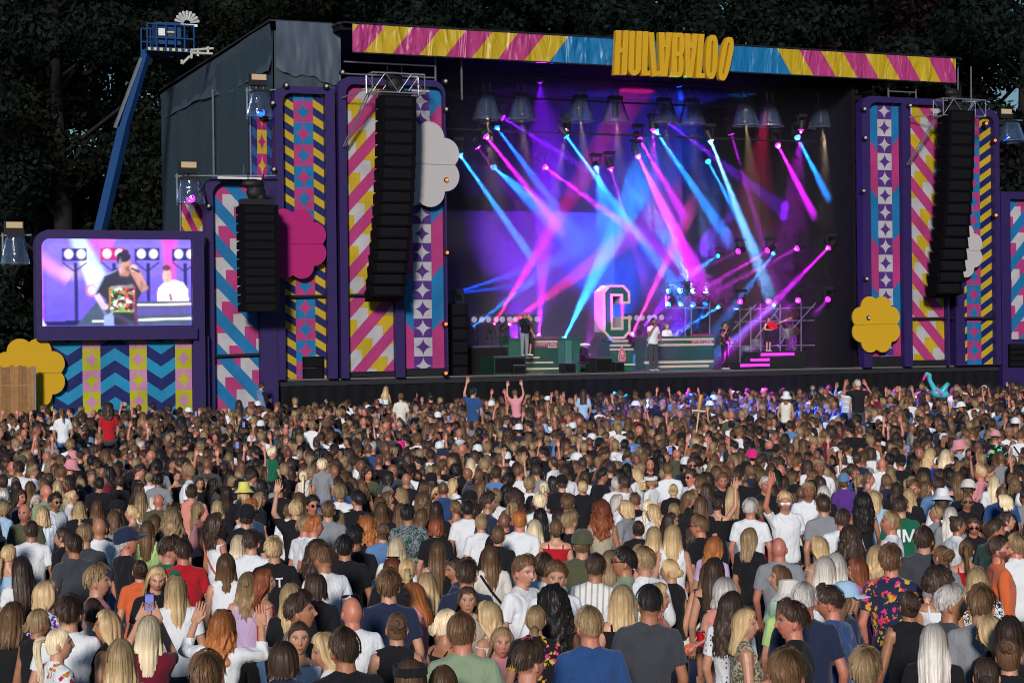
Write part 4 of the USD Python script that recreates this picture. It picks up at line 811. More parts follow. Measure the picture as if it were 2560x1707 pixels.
# printed base below the screen
bp = thing('printed_wall', 'wall of blue chevrons and yellow lilac lens columns under the video screen', 'printed panel', SM)
zt, zb = S(250, 774, -.5)[1], .3; xs = [S(x, 800, -.5)[0] for x in (85, 120, 189, 230, 297, 337, 402, 440)]; P_ = []
VIO = (.075, .045, .17)
for k in range(7):
    a, b = xs[k], xs[k + 1]
    if k % 2 == 0: P_ += lens(a, zb, b, zt, .66, (.38, .36, .006), LILAC, .55, odd=1)
    else: P_ += chev(a, zb, b, zt, .76, [VIO if False else NAV, LBLU], k == 3, .30)
panel(bp, P_, sbox(xs[0], zb, xs[-1], zt), -.5); part(bp, 'board', bx(xs[0], xs[-1], -.49, -.40, zb, zt), DARKP); part(bp, 'right_border', bx(xs[-1], S(480, 800, -.5)[0], -.52, -.40, zb, zt), PURPLE)
# ---------------------------------------------------------------- hanging speakers
CAB = mat('speaker_black', (.0035, .0035, .005), .8, bump=.4, scale=60, spec=.05)
def line_array(label, pts, w, dep, v, n, split=1):
    """pts: (x, y) photo points of the left edge's top and bottom; cabinets hang along a slight curve"""
    t = thing('speaker_column', label, 'speaker', SM); (x0, y0), (x1, y1), sag = pts; a, b = S(x0, y0, v), S(x1, y1, v); h = (a[1] - b[1]) / n
    for i in range(n):
        f = (i + .5) / n; tilt = sag * f ** 2 * 1.3; u = a[0] + (b[0] - a[0]) * f ** 2; z = a[1] - (i + .5) * h
        c = trimesh.creation.box((w, dep, h * .998)); vv = np.array(c.vertices); back = vv[:, 1] > 0; vv[back, 2] *= .80; vv[back, 0] *= .9
        vv[:, 2] -= 0; R = trimesh.transformations.rotation_matrix(-tilt, [1, 0, 0])[:3, :3]; vv = vv @ R.T + [u + w / 2, v + .35 * f ** 2 * sag * 4, z]
        cab = part(t, 'speaker_cabinet', (vv, c.faces), CAB)
        part(cab, 'grille', (np.array(bx(-.38 * w, .38 * w, -dep / 2 - .012, -dep / 2 - .002, -h * .36, h * .36).vertices) @ R.T + [u + w / 2, v + .35 * f ** 2 * sag * 4, z], bx(0, 1, 0, 1, 0, 1).faces), mat('speaker_grille', (.006, .006, .007), .8, spec=.1))
    fr = bx(a[0] + .12, a[0] + w - .12, v - .25, v + .25, a[1] + .02, a[1] + .20); part(t, 'flying_frame', fr, DARKP)
    part(t, 'cable_loom', tm(union([sph((a[0] + w * .5, v, a[1] + .42), (w * .26, .2, .26)), sph((a[0] + w * .42, v, a[1] + .68), (w * .30, .22, .17)), sph((a[0] + w * .62, v - .05, a[1] + .25), (.16, .14, .16))])), mat('black_cable', (.006, .006, .007), .6), smooth=True)
    for s_ in (.3, .7): part(t, 'chain', tube((a[0] + w * s_, v, a[1] + .2), (a[0] + w * s_, v, a[1] + 1.0), .018), DARKP)
    return t
line_array('tall curved black speaker column hanging left of the stage opening', ((866, 222), (846, 688), .22), 1.22, .75, -1.3, 17)
line_array('tall curved black speaker column hanging right of the stage opening', ((2164, 255), (2146, 681), .22), 1.18, .75, -1.3, 16)
line_array('shorter straight black speaker column hanging beside the pink flower', ((544, 472), (549, 718), .02), 1.24, .75, -1.3, 12)
def lattice(name, label, p, q, w, nb, r=.025):
    t = thing(name, label, 'truss', SM); p, q = np.array(p, float), np.array(q, float); d = (q - p) / np.linalg.norm(q - p); a = np.array([0, 1.0, 0]) if abs(d[1]) < .8 else np.array([1.0, 0, 0]); b = np.cross(d, a)
    cs = [a * w / 2 + b * w / 2, -a * w / 2 + b * w / 2, -a * w / 2 - b * w / 2, a * w / 2 - b * w / 2]
    for c in cs: part(t, 'chord', tube(p + c, q + c, r), ALU)
    L = [];
    for k in range(nb):
        x, y = p + (q - p) * k / nb, p + (q - p) * (k + 1) / nb
        for i in range(4): c, e = (cs[i], cs[(i + 1) % 4]) if k % 2 else (cs[(i + 1) % 4], cs[i]); L.append(tube(x + c, y + e, r * .6, 5))
    for k in (0, nb):
        for i in range(4): L.append(tube(p + (q - p) * k / nb + cs[i], p + (q - p) * k / nb + cs[(i + 1) % 4], r * .8, 5))
    part(t, 'lacing', cat_m(L), ALU, kind='stuff'); return t
a, b = S3(848, 192, -1.3), S3(968, 196, -1.3); lattice('truss', 'aluminium truss holding the left speaker column in front of the tower', (a[0], -1.3, (a[2] + b[2]) / 2), (b[0], -1.3, (a[2] + b[2]) / 2), .62, 4)
a, b = S3(2155, 247, -1.3), S3(2252, 252, -1.3); lattice('truss', 'aluminium truss holding the right speaker column beside the trees', (a[0], -1.3, (a[2] + b[2]) / 2), (b[0], -1.3, (a[2] + b[2]) / 2), .62, 4)
def brace(label, pts, v0, v1):
    t = thing('brace_tube', label, 'brace', SM)
    for (x0, y0, x1, y1) in pts: part(t, 'tube', tube(S3(x0, y0, v0), S3(x1, y1, v1), .022), STEEL)
brace('twin grey brace tubes slanting across the pink and yellow panel at left', [(848, 205, 788, 338), (854, 205, 793, 338), (848, 203, 785, 225)], -1.0, -.3)
brace('twin grey brace tubes slanting across the pink and yellow panel at right', [(2152, 265, 2082, 380), (2157, 265, 2087, 380), (2152, 262, 2088, 270)], -1.0, -.3)
bt = thing('hanging_bar', 'aluminium bar along the top of the blue and pink tower', 'bar', SM); part(bt, 'tube', tube(S3(415, 404, -.5), S3(632, 404, -.5), .03), ALU); part(bt, 'lamp_batten', bx(S(500, 410, -.5)[0], S(600, 410, -.5)[0], -.55, -.45, S(500, 411, -.5)[1], S(500, 406, -.5)[1]), mat('white_batten', (.6, .58, .54), .4)); part(bt, 'outrigger', tube(S3(560, 380, .6), S3(560, 404, -.5), .03), STEEL)
# ground-stacked speakers
def stack(label, x0, y0, x1, y1, v, n, dep=.8):
    t = thing('speaker_stack', label, 'speaker', SM); u0, z0, u1, z1 = rectuz(x0, y0, x1, y1, v); h = (z1 - z0) / n
    for i in range(n):
        part(t, 'speaker_cabinet', tm(Manifold.batch_hull([Manifold.cube([u1 - u0, dep, h * .93]).translate([u0, v, z0 + i * h + .01])])), CAB); part(t, 'grille', bx(u0 + .06, u1 - .06, v - .012, v - .002, z0 + i * h + .05, z0 + i * h + h * .88), mat('speaker_grille', (.006, .006, .007), .8, spec=.1))
stack('black speaker stack on the deck under the lens tower', 695, 818, 745, 871, -.02, 2)
stack('tall black speaker stack just inside the left of the stage opening', 1036, 696, 1076, 868, .5, 6)
stack('black speaker stack at the right picture edge under the striped tower', 2318, 790, 2375, 842, -.3, 4)
stack('black wedge speaker box below the yellow flower', 2003, 796, 2052, 836, .1, 1, .5)
# ---------------------------------------------------------------- tarpaulin side of the stage
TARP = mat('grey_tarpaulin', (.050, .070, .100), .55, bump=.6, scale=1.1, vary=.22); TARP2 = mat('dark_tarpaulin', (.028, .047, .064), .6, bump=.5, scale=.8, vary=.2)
tp = thing('tarpaulin_wall', 'grey tarpaulin walls closing the left side of the stage', 'tarpaulin', SM)
cu = S(625, 52, 1.0)[0]
def side_v(x):
    lo, hi = 1.0, 40.0
    for _ in range(50):
        m_ = (lo + hi) / 2; X_ = project(W(cu, m_, 12))[0] / K
        if X_ > x: lo = m_
        else: hi = m_
    return lo
vb = side_v(372)
def cloth_wall(p0, p1, z_top, z_bot, amp, n=40, m_=10, seed=0, hang=0.0):
    u = np.linspace(0, 1, n); t = np.linspace(0, 1, m_); U_, T_ = np.meshgrid(u, t, indexing='ij'); d = np.array(p1) - np.array(p0); nrm = np.array([d[1], -d[0]]); nrm = nrm / np.linalg.norm(nrm)
    zt_ = z_top(u); zb_ = z_bot(u); Z = zt_[:, None] * (1 - T_) + zb_[:, None] * T_; P = np.array(p0)[None, None] + d * U_[..., None]
    w = (meshkit.fbm(np.stack([U_ * 8, T_ * 1.8, np.full_like(U_, seed)], -1), 3, seed) - .5) * 2 * amp * (.4 + .6 * T_ if hang else 1); P = P + nrm * (w + (hang * np.sin(T_ * 3.1) if hang else 0))[..., None]
    V = np.c_[P[..., 0].ravel(), P[..., 1].ravel(), Z.ravel()]; i, j = np.meshgrid(np.arange(n - 1), np.arange(m_ - 1), indexing='ij'); q = (i * m_ + j).ravel(); return V, np.r_[np.c_[q, q + m_, q + m_ + 1], np.c_[q, q + m_ + 1, q + 1]]
ev = lambda a, b: (lambda u: a + (b - a) * u)
vs = side_v(497)
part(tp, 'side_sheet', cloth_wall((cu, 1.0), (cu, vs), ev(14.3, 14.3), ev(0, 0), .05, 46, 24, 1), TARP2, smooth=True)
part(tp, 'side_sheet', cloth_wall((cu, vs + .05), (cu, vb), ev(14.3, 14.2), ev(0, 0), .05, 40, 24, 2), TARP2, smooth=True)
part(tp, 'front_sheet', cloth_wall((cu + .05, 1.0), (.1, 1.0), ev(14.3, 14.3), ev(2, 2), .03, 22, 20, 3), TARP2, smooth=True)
rag = lambda a, b, k: (lambda u: a + (b - a) * u + .07 * np.sin(u * 11 + k) + .03 * np.sin(u * 31 + k))
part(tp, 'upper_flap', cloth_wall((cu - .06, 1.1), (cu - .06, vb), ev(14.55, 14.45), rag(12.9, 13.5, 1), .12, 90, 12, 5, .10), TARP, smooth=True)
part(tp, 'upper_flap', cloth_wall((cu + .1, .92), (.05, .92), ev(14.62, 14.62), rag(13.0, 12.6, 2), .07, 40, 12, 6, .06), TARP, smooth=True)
part(tp, 'seam_pole', tube((cu - .12, vs, 1), (cu - .12, vs, 13.4), .04), STEEL); part(tp, 'corner_pole', tube((.02, .9, DECK), (.02, .9, 14.4), .05), STEEL)
part(tp, 'roof_sheet', bx(cu - .1, -.2, .95, vb, 14.60, 14.66), mat('black_roof_sheet', (.012, .013, .018), .6))
# ---------------------------------------------------------------- boom lift behind the screen
BL = mat('blue_lift_paint', (.004, .042, .15), .5); bv = 14.0
bl = thing('boom_lift', 'blue boom lift with raised basket behind the stage at left', 'boom lift', SM)
def bar3(p, q, w): return tube(p, q, w / 2 * 1.15, 4)
a, b, c = S3(205, 640, bv), S3(285, 295, bv), S3(338, 118, bv); part(bl, 'lower_boom', bar3(a, b, .44), BL); part(bl, 'upper_boom', bar3(b - (c - b) * .05, c, .34), BL); part(bl, 'hose_track', tube(b + [-.35, 0, 0], c + [-.25, -.05, -.3], .08), STEEL)
part(bl, 'base', bx(a[0] - 1.2, a[0] + 1.2, bv - 1, bv + 2.5, .5, 2.0), BL)
for k in range(4): part(bl, 'wheel', tube((a[0] + (-1.3 if k % 2 else 1.1), bv + (-.7 if k < 2 else 2.0), .5), (a[0] + (-1.0 if k % 2 else 1.4), bv + (-.7 if k < 2 else 2.0), .5), .5, 16), DARKP)
k0, k1 = S(331, 60, bv), S(438, 127, bv); bk = thing('lift_basket', 'blue basket with yellow panel on top of the boom lift', 'basket', SM)
part(bk, 'floor', bx(k0[0], k1[0], bv - .6, bv + .6, k1[1], k1[1] + .16), BL)
for u in np.linspace(k0[0], k1[0], 6):
    for vv_ in (-.6, .6): part(bk, 'upright', tube((u, bv + vv_, k1[1]), (u, bv + vv_, k0[1]), .035), BL)
for z in (k0[1], (k0[1] + k1[1]) / 2):
    for vv_ in (-.6, .6): part(bk, 'rail', tube((k0[0], bv + vv_, z), (k1[0], bv + vv_, z), .035), BL)
part(bk, 'control_box', bx(k0[0] + .35, k0[0] + 1.35, bv - .5, bv + .2, k1[1] + .3, k0[1] + .1), BL); part(bk, 'yellow_panel', bx(k0[0] + .42, k0[0] + 1.1, bv - .54, bv - .51, k1[1] + .75, k0[1] - .25), mat('yellow_panel', (.75, .5, .02), .5)); part(bk, 'white_notice', bx(k0[0] + .45, k0[0] + .7, bv - .57, bv - .545, k1[1] + .62, k1[1] + .9), mat('white_paper', (.7, .7, .68), .7))
HZ = [bx(k0[0] + i * .24, k0[0] + i * .24 + .12, bv - .63, bv - .61, k1[1] + .02, k1[1] + .13) for i in range(int((k1[0] - k0[0]) / .24))]; part(bk, 'warning_stripe', cat_m(HZ), mat('white_yellow', (.6, .5, .2), .6), kind='stuff')
fn = thing('fan_lamp', 'white fan of lamp blades standing on the lift basket', 'lamp', SM); fc = S(430, 55, bv)
for i in range(9):
    a_ = math.radians(15 + i * 150 / 8); d = np.array([math.cos(a_), 0, math.sin(a_)]); part(fn, 'blade', tm(Manifold.batch_hull([sph((fc[0], bv, fc[1]) + d * .16, (.03, .03, .03), 6), sph((fc[0], bv, fc[1]) + d * .46, (.065, .03, .065), 6)])), mat('grey_plastic', (.42, .42, .42), .4))
part(fn, 'bracket', bx(fc[0] - .4, fc[0] + .4, bv - .05, bv + .05, fc[1] - .12, fc[1] - .02), mat('white_plastic', (.75, .75, .75), .3))
jb = thing('railing', 'pale railing section on the roof edge beside the lift basket', 'railing', SM); PALE = mat('pale_paint', (.45, .45, .38), .6)
for (x0, y0, x1, y1) in ((438, 116, 490, 112), (438, 122, 488, 124), (436, 130, 418, 148), (440, 116, 440, 135), (455, 115, 455, 130), (478, 108, 478, 122), (418, 138, 418, 148)): part(jb, 'bar', tube(S3(x0, y0, 9.0), S3(x1, y1, 9.0), .05), PALE)
# wooden fence, lower left
wf = thing('wooden_fence', 'brown wooden plank fence at the left edge before the yellow flower', 'fence', SM); rng = np.random.default_rng(5)
for i in range(9):
    x0 = -6 + i * 9.6; a, b = S(x0, 842, -1.3), S(x0 + 9.2, 842, -1.3); h = a[1] + rng.uniform(-.05, .05); col = np.array((.30, .15, .055)) * rng.uniform(.75, 1.15)
    part(wf, 'plank', bx(a[0], b[0], -1.3, -1.27 + rng.uniform(0, .01), .1, h), mat(f'wood_{i % 4}', tuple(col), .8, bump=.6, scale=9, vary=.35))
part(wf, 'end_post', tube(S3(80, 842, -1.33), (S(80, 842, -1.33)[0], -1.33, .1), .035), ALU); part(wf, 'cross_rail', tube(S3(-5, 885, -1.26), S3(80, 885, -1.26), .05), mat('wood_0', (.3, .15, .05), .8))
# ------------------------------------------------------------------ lit lamps, smoke
LENS = {}
def lens_mat(nm, c, s):
    if nm not in LENS: LENS[nm] = mat('lens_' + nm, (.02, .02, .02), .3, emit=c, strength=s, vary=0)
    return LENS[nm]
LC = {'cy': (.014, .25, 1.0), 'wh': (.16, .46, 1.0), 'bl': (.005, .07, 1.0), 'mg': (.70, .01, .95), 'vi': (.22, .004, 1.0), 'rd': (1.0, .01, .16), 'pk': (1.0, .05, .55), 'wm': (1.0, .72, .42)}
LCN = {'cy': 'light blue', 'wh': 'blue white', 'bl': 'deep blue', 'mg': 'magenta', 'vi': 'violet', 'rd': 'red', 'pk': 'pink', 'wm': 'warm'}
def aim(d):
    z = -np.asarray(d, float) / np.linalg.norm(d); x = np.cross([0, 0, 1.0], z)
    if np.linalg.norm(x) < 1e-3: x = np.array([1.0, 0, 0])
    x /= np.linalg.norm(x); return x, np.cross(z, x), z
def to_world(p): return W(*p)
def dir_world(d): return d[0] * EU + d[1] * EV + d[2] * EZ
def spot(parent, p, d, color, power, half, soft=.35, radius=.05):
    L = UsdLux.SphereLight.Define(stage, str(parent.GetPath()) + '/lamp_light'); L.CreateNormalizeAttr(True); L.CreateRadiusAttr(radius); L.CreateIntensityAttr(1.0); L.CreateExposureAttr(math.log2(power)); L.CreateColorAttr(Gf.Vec3f(*color))
    sh = UsdLux.ShapingAPI.Apply(L.GetPrim()); sh.CreateShapingConeAngleAttr(half); sh.CreateShapingConeSoftnessAttr(soft)
    x, y, z = aim(d); L.AddTransformOp().Set(Gf.Matrix4d(*x, 0, *y, 0, *z, 0, *(np.asarray(p) + np.asarray(d) * .02), 1)); return L
BASEP = 9000.0
def moving_light(label, src, dst, v0, v1, col, power, half, size=1.0, floor=False, glow=6.0, soft=.3, cat='stage light', group=None):
    a, b = S3(*src, v0), S3(*dst, v1); d = (b - a) / np.linalg.norm(b - a); t = thing('stage_light', label, cat, SM, group=group); s = size
    c = a - d * .02; up = np.array([0, 0, -1.0 if floor else 1.0])
    piv = a - d * .20 * s
    hd = tube(a - d * .42 * s, a - d * .03 * s, .13 * s, 12); part(t, 'head', hd, DARKP, smooth=40)
    part(t, 'lens', tube(a - d * .03 * s, a - d * .012 * s, .115 * s, 14), lens_mat(col, LC[col], glow))
    [part(t, 'yoke_arm', tube(piv + [k * .17 * s, 0, 0], piv + [k * .17 * s, 0, 0] + up * .33 * s, .03 * s, 6), DARKP) for k in (-1, 1)]
    q = piv + up * .36 * s; part(t, 'base', bx(q[0] - .2 * s, q[0] + .2 * s, q[1] - .15 * s, q[1] + .15 * s, min(q[2], q[2] + up[2] * .12 * s), max(q[2], q[2] + up[2] * .12 * s)), DARKP)
    if power > 0: spot(t, a + d * .03, d, LC[col], BASEP * power, half, soft)
    return t
BEAMS = [  # source, a point on the beam, depths, colour, power, half angle, where
    ((1058, 358), (1220, 590), 2.2, 1.6, 'cy', 3.2, 2.0, 'beside the white flower'), ((1117, 315), (1290, 530), 3.0, 2.6, 'mg', 1.9, 2.0, 'under the leftmost plastic hood'), ((1142, 295), (1243, 430), 4.0, 3.4, 'bl', 3.0, 2.1, 'just right of the leftmost plastic hood'),
    ((1157, 272), (1400, 420), 3.0, 5.0, 'vi', 1.0, 2.4, 'between the first two plastic hoods'), ((1302, 315), (1575, 690), 2.6, 1.8, 'cy', 4.0, 2.0, 'left below the third plastic hood'), ((1252, 385), (1440, 520), 6.0, 6.0, 'mg', 1.1, 2.4, 'low before the violet haze'),
    ((1466, 360), (1585, 600), 3.5, 3.0, 'mg', 2.6, 3.2, 'above the big letter'), ((1470, 322), (1545, 450), 4.0, 3.2, 'mg', 1.5, 1.9, 'high above the big letter'), ((1508, 303), (1630, 485), 4.0, 3.4, 'cy', 2.2, 2.3, 'below the fifth plastic hood'),
    ((1633, 325), (1770, 680), 2.6, 2.0, 'wh', 3.0, 2.2, 'right of the sixth plastic hood'), ((1627, 372), (1690, 490), 5.0, 4.8, 'cy', 1.6, 1.8, 'just below the brightest blue beam'), ((1787, 335), (1870, 495), 3.0, 2.6, 'mg', 2.3, 2.0, 'right of the eighth plastic hood'),
    ((1832, 317), (1895, 440), 3.4, 3.0, 'cy', 2.2, 1.8, 'left below the ninth plastic hood'), ((1875, 300), (1935, 390), 4.0, 3.6, 'vi', .8, 2.2, 'under the ninth plastic hood'), ((1135, 385), (1210, 450), 6.5, 6.2, 'bl', 2.0, 4.0, 'low left before the backdrop'),
    ((1535, 282), (1625, 350), 4.0, 4.5, 'vi', .8, 2.4, 'beside the fifth plastic hood'), ((1680, 310), (1715, 430), 5.0, 5.0, 'mg', .6, 1.8, 'between the seventh hoods'), ((1403, 388), (1414, 425), 6.5, 6.4, 'mg', .5, 2.0, 'small and far above the letter'), ((1370, 387), (1388, 470), 5.0, 5.0, 'bl', 1.2, 5.0, 'on the brightest left beam'),
    ((1098, 340), (1140, 400), 6.5, 6.5, 'mg', .3, 2.0, 'faint at far left')]
for s_, d_, v0, v1, c_, p_, h_, w_ in BEAMS:
    v1 = max(.46, v0 - 2.6) if p_ >= 1 else v1
    moving_light(f'{LCN[c_]} stage light hanging from the rig {w_}', s_, d_, v0, v1, c_, p_ * 10, h_ * 1.3, 1.0, soft=.55)
FLOOR = [((1297, 776), (1402, 560), 4.0, 2.0, 'cy', 3.0, 5.5, 'behind the green lockers'), ((1238, 772), (1252, 520), 4.5, 2.2, 'vi', 1.9, 5.0, 'behind the two singers'), ((1133, 746), (1228, 590), 5.0, 6.5, 'rd', 1.6, 3.0, 'left of the two singers'), ((1166, 747), (1340, 620), 5.0, 6.5, 'rd', 1.0, 4.0, 'nearer the two singers'),
    ((1060, 668), (1215, 618), 2.0, 4.0, 'bl', 2.4, 2.2, 'high at the left stage edge'), ((1063, 672), (1240, 650), 2.0, 4.0, 'bl', 1.4, 2.2, 'lower at the left stage edge'), ((1085, 752), (1215, 650), 5.0, 6.0, 'cy', 1.2, 3.5, 'low at the left stage edge'), ((1431, 770), (1428, 620), 3.2, 1.4, 'rd', 1.6, 2.6, 'behind the big letter'), ((1452, 768), (1512, 640), 3.6, 2.2, 'pk', 1.2, 3.0, 'right of the big letter'), ((1478, 752), (1530, 690), 4.0, 5.0, 'vi', 1.2, 5.0, 'behind the man in white')]
for s_, d_, v0, v1, c_, p_, h_, w_ in FLOOR: moving_light(f'{LCN[c_]} stage light pointing up {w_}', s_, d_, v0, v1, c_, p_ * (9 if c_ in ('rd', 'pk') else 6), h_, .9, floor=True)
# lamp grid over the counter
gr = thing('light_frame', 'thin metal frame holding eight blue lamps above the counter', 'frame', SM); gv_ = 5.0
for x0, y0, x1, y1 in ((1530, 653, 1630, 653), (1530, 682, 1630, 680), (1530, 708, 1630, 706), (1530, 653, 1530, 708), (1630, 653, 1630, 800), (1574, 708, 1574, 800), (1588, 706, 1588, 800)): part(gr, 'tube', tube(S3(x0, y0, gv_), S3(x1, y1, gv_), .03), ALU)
for x, y, dst, c_, p_, h_ in ((1535, 669, (1490, 640), 'cy', .3, 2.5), (1563, 668, (1482, 606), 'wh', 1.6, 3.0), (1592, 668, (1556, 590), 'wh', 1.0, 6.0), (1621, 668, (1622, 590), 'wh', 1.1, 6.0), (1535, 699, (1500, 730), 'cy', .3, 3), (1563, 699, (1530, 740), 'cy', .4, 3), (1592, 699, (1545, 755), 'bl', 1.6, 2.6), (1620, 699, (1606, 735), 'bl', 1.2, 2.6)):
    moving_light(f'round blue lamp in the metal frame, {"upper" if y < 680 else "lower"} row, {["first","second","third","fourth"][[1535,1563,1592,1620].index(min([1535,1563,1592,1620], key=lambda q: abs(q-x)))]} from left', (x, y), dst, gv_ - .2, gv_ - (1.7 if c_ == 'wh' and h_ > 4 else .45), c_, p_ * 4, h_, .95, glow=20)
for x, y, dst, c_, p_, h_, w_ in ((1762, 576, (1690, 620), 'mg', 1.6, 2.0, 'upper row, second from left'), (1830, 571, (1640, 672), 'mg', 1.2, 2.2, 'upper row, third from left'), (1902, 570, (1805, 668), 'mg', 3.4, 2.3, 'upper row, rightmost'), (1695, 578, (1650, 600), 'mg', .3, 2.0, 'upper row, leftmost'),
        (1700, 693, (1690, 700), 'mg', .1, 4, 'lower row, leftmost'), (1765, 692, (1755, 700), 'mg', .15, 4, 'lower row, second from left'), (1833, 690, (1820, 700), 'mg', .15, 4, 'lower row, third from left'), (1901, 688, (1890, 700), 'mg', .15, 4, 'lower row, rightmost')):
    moving_light('round magenta lamp on the right side rig, ' + w_, (x, y), dst, 1.8, 1.3, c_, p_ * 3.5, h_, .9, glow=12)
for x, y, dst, c_, p_, w_ in ((1776, 583, (1762, 602), 'cy', .5, 'upper'), (1777, 701, (1762, 714), 'cy', .6, 'lower'), (1650, 705, (1598, 738), 'cy', 1.4, 'beside the lamp frame'), (1649, 588, (1640, 594), 'cy', .3, 'above the lamp frame')): moving_light('small light blue lamp on the right side rig, ' + w_, (x, y), dst, 6.0, 5.6, c_, p_ * 10, 2.4, .7, glow=12)
# broad coloured washes from lamps hung in the roof and standing on the floor
for s_, d_, v0, v1, c_, p_, h_, w_ in (((1345, 800), (1382, 700), 1.2, 1.9, 'mg', .22, 22, 'magenta lamp on the floor left of the giant letter'), ((1240, 190), (1250, 300), 6.0, 6.5, 'vi', .45, 24, 'wide violet wash lamp hanging over the left of the stage'), ((1560, 200), (1580, 320), 6.0, 6.5, 'bl', .5, 26, 'wide blue wash lamp hanging over the middle of the stage'), ((1760, 250), (1720, 540), 5.0, 6.5, 'rd', .5, 16, 'wide red wash lamp hanging over the right of the stage'),
        ((1180, 790), (1250, 500), 7.0, 11.5, 'vi', 1.8, 28, 'wide violet wash lamp on the floor at left'), ((1400, 790), (1420, 520), 7.0, 11.5, 'bl', 4.0, 28, 'wide blue wash lamp on the floor behind the letter'), ((1560, 790), (1540, 560), 7.0, 11.0, 'vi', 1.1, 24, 'wide violet wash lamp on the floor behind the counter'), ((1840, 300), (1790, 800), 2.0, 2.6, 'mg', 1.0, 12, 'wide magenta lamp hanging over the steps'), ((1500, 300), (1520, 850), 2.6, .8, 'mg', 1.6, 9, 'wide magenta lamp hanging over the man in white'), ((1300, 300), (1210, 800), 3.0, 1.2, 'wm', 1.6, 6, 'warm lamp hanging over the two singers')):
    moving_light(w_, s_, d_, v0, v1, c_, p_ * .7, h_, .9, floor=s_[1] > 700, soft=.9, glow=2)
# rain hoods with dark moving lights inside
def hood_mat():
    n = {"f": ("fresnel", {"IOR": 1.25}), "t": ("transparent_bsdf", {"color": (.93, .95, 1.0)}), "g": ("glossy_bsdf", {"color": (.8, .85, .95), "roughness": .1}), "d": ("diffuse_bsdf", {"color": (.22, .32, .55)}), "m": ("mix_closure", {}), "m2": ("mix_closure", {"fac": .10}),
         "tc": ("texture_coordinate", {}), "nz": ("noise_texture", {"scale": 5.0, "detail": 3.0}), "b": ("bump", {"strength": .4, "distance": .1}), "mu": ("math", {"math_type": "multiply_add", "value2": 1.1, "value3": .05})}
    return usdkit.material(stage, '/World/Looks/clear_plastic', n, [("tc.object", "nz.vector"), ("nz.fac", "b.height"), ("b.normal", "g.normal"), ("b.normal", "f.normal"), ("f.fac", "mu.value1"), ("mu.value", "m.fac"), ("t.BSDF", "m.closure1"), ("g.BSDF", "m.closure2"), ("m.closure", "m2.closure1"), ("d.BSDF", "m2.closure2")], surface="m2.closure")
HOOD = hood_mat()
def hood(label, cx, y0, y1, wtop, wbot, v, light=None):
    t = thing('rain_hood', label, 'lamp hood', SM); a, b = S3(cx, y0, v), S3(cx, y1, v); r0, r1 = abs(S(cx + wtop, y0, v)[0] - a[0]) / 2, abs(S(cx + wbot, y1, v)[0] - b[0]) / 2; h = a[2] - b[2]; n = 20; k = np.arange(n) * 2 * np.pi / n; rng_ = np.random.default_rng(int(cx))
    V = []
    for f in (0, .5, 1): r = (r0 + (r1 - r0) * f) * (1 + .06 * np.sin(k * 5 + cx) + rng_.normal(0, .02, n)); V.append(np.c_[a[0] + r * np.cos(k), v + r * np.sin(k), np.full(n, a[2] - h * f)])
    V = np.vstack(V); i, j = np.meshgrid(np.arange(2), np.arange(n), indexing='ij'); p = (i * n + j).ravel(); q = (i * n + (j + 1) % n).ravel(); part(t, 'clear_hood', (V, np.r_[np.c_[p, q, q + n], np.c_[p, q + n, p + n]]), HOOD, smooth=True)
    rim = [tube(V[2 * n + i], V[2 * n + (i + 1) % n], .012, 5) for i in range(n)]; part(t, 'rim', cat_m(rim), STEEL)
    part(t, 'lamp_body', tube((a[0], v, a[2] - .1 * h), (a[0], v, a[2] - h * .78), .12, 10), DARKP); part(t, 'clamp', bx(a[0] - r0 * .9, a[0] + r0 * .9, v - .15, v + .15, a[2], a[2] + .14), DARKP)
    for s_ in (-1, 1): part(t, 'hook', tube((a[0] + s_ * .12, v, a[2] + .14), (a[0] + s_ * .12, v, a[2] + .5), .03), STEEL)
    if light: spot(t, (a[0], v - .05, b[2] + .05), np.array([.06, -.05, -1.0]), LC['wm'], BASEP * light, 11, .9, .04)
ORD = ['first', 'second', 'third', 'fourth', 'fifth', 'sixth', 'seventh', 'eighth', 'ninth', 'tenth']
for i, (cx, pw) in enumerate(((1118, .20), (1197, .16), (1332, .16), (1413, .16), (1525, .10), (1588, .10), (1712, .18), (1768, 0), (1886, .14), (1932, .06))):
    hood(f'clear plastic hood over a stage lamp, {ORD[i]} from left of the row', cx, 221 + (cx - 1118) * .032, 274 + (cx - 1118) * .026, 32 - i * .6, 60 - i * 1.0, 2.6, pw * 1.0)
# wing lamps with hoods, their floodlights and bars
def wing(label, cx, y0, y1, fy, v, c_, bar, dirx):
    hood(label, cx, y0, y1, 44, 66, v); t = thing('flood_light', label.replace('plastic hood', 'flood lamp on the bar above the plastic hood'), 'flood light', SM); u, z = S(cx - 4, fy, v)
    part(t, 'housing', bx(u - .28, u + .28, v - .1, v + .15, z - .22, z + .16), DARKP); part(t, 'glass', bx(u - .24, u + .24, v - .115, v - .102, z - .04, z + .14), lens_mat('flood', (1.0, .72, .42), .48)); part(t, 'bracket', tube((u, v, z - .22), (u, v, S(cx, bar, v)[1]), .03), DARKP)
    t = thing('lamp_bar', label.replace('clear plastic hood', 'aluminium bar above the plastic hood'), 'bar', SM); part(t, 'tube', tube(S3(cx - 34, bar, v), S3(cx + 36, bar - 1, v), .03), ALU); part(t, 'upright', tube(S3(cx - 30, bar - 6, v), (S(cx - 30, bar, v)[0], v, S(cx - 30, y1 + 4, v)[1]), .03), ALU)
    if c_: moving_light(label.replace('clear plastic hood', f'{LCN[c_]} lamp in the plastic hood'), (cx + 2, y1 - 10), (cx + dirx, y1 + 16), v - .05, v - .9, c_, .02, 8, 1.2, glow=10)
wing('clear plastic hood at the far left edge', 36, 547, 606, 521, -.6, None, 541, 0)
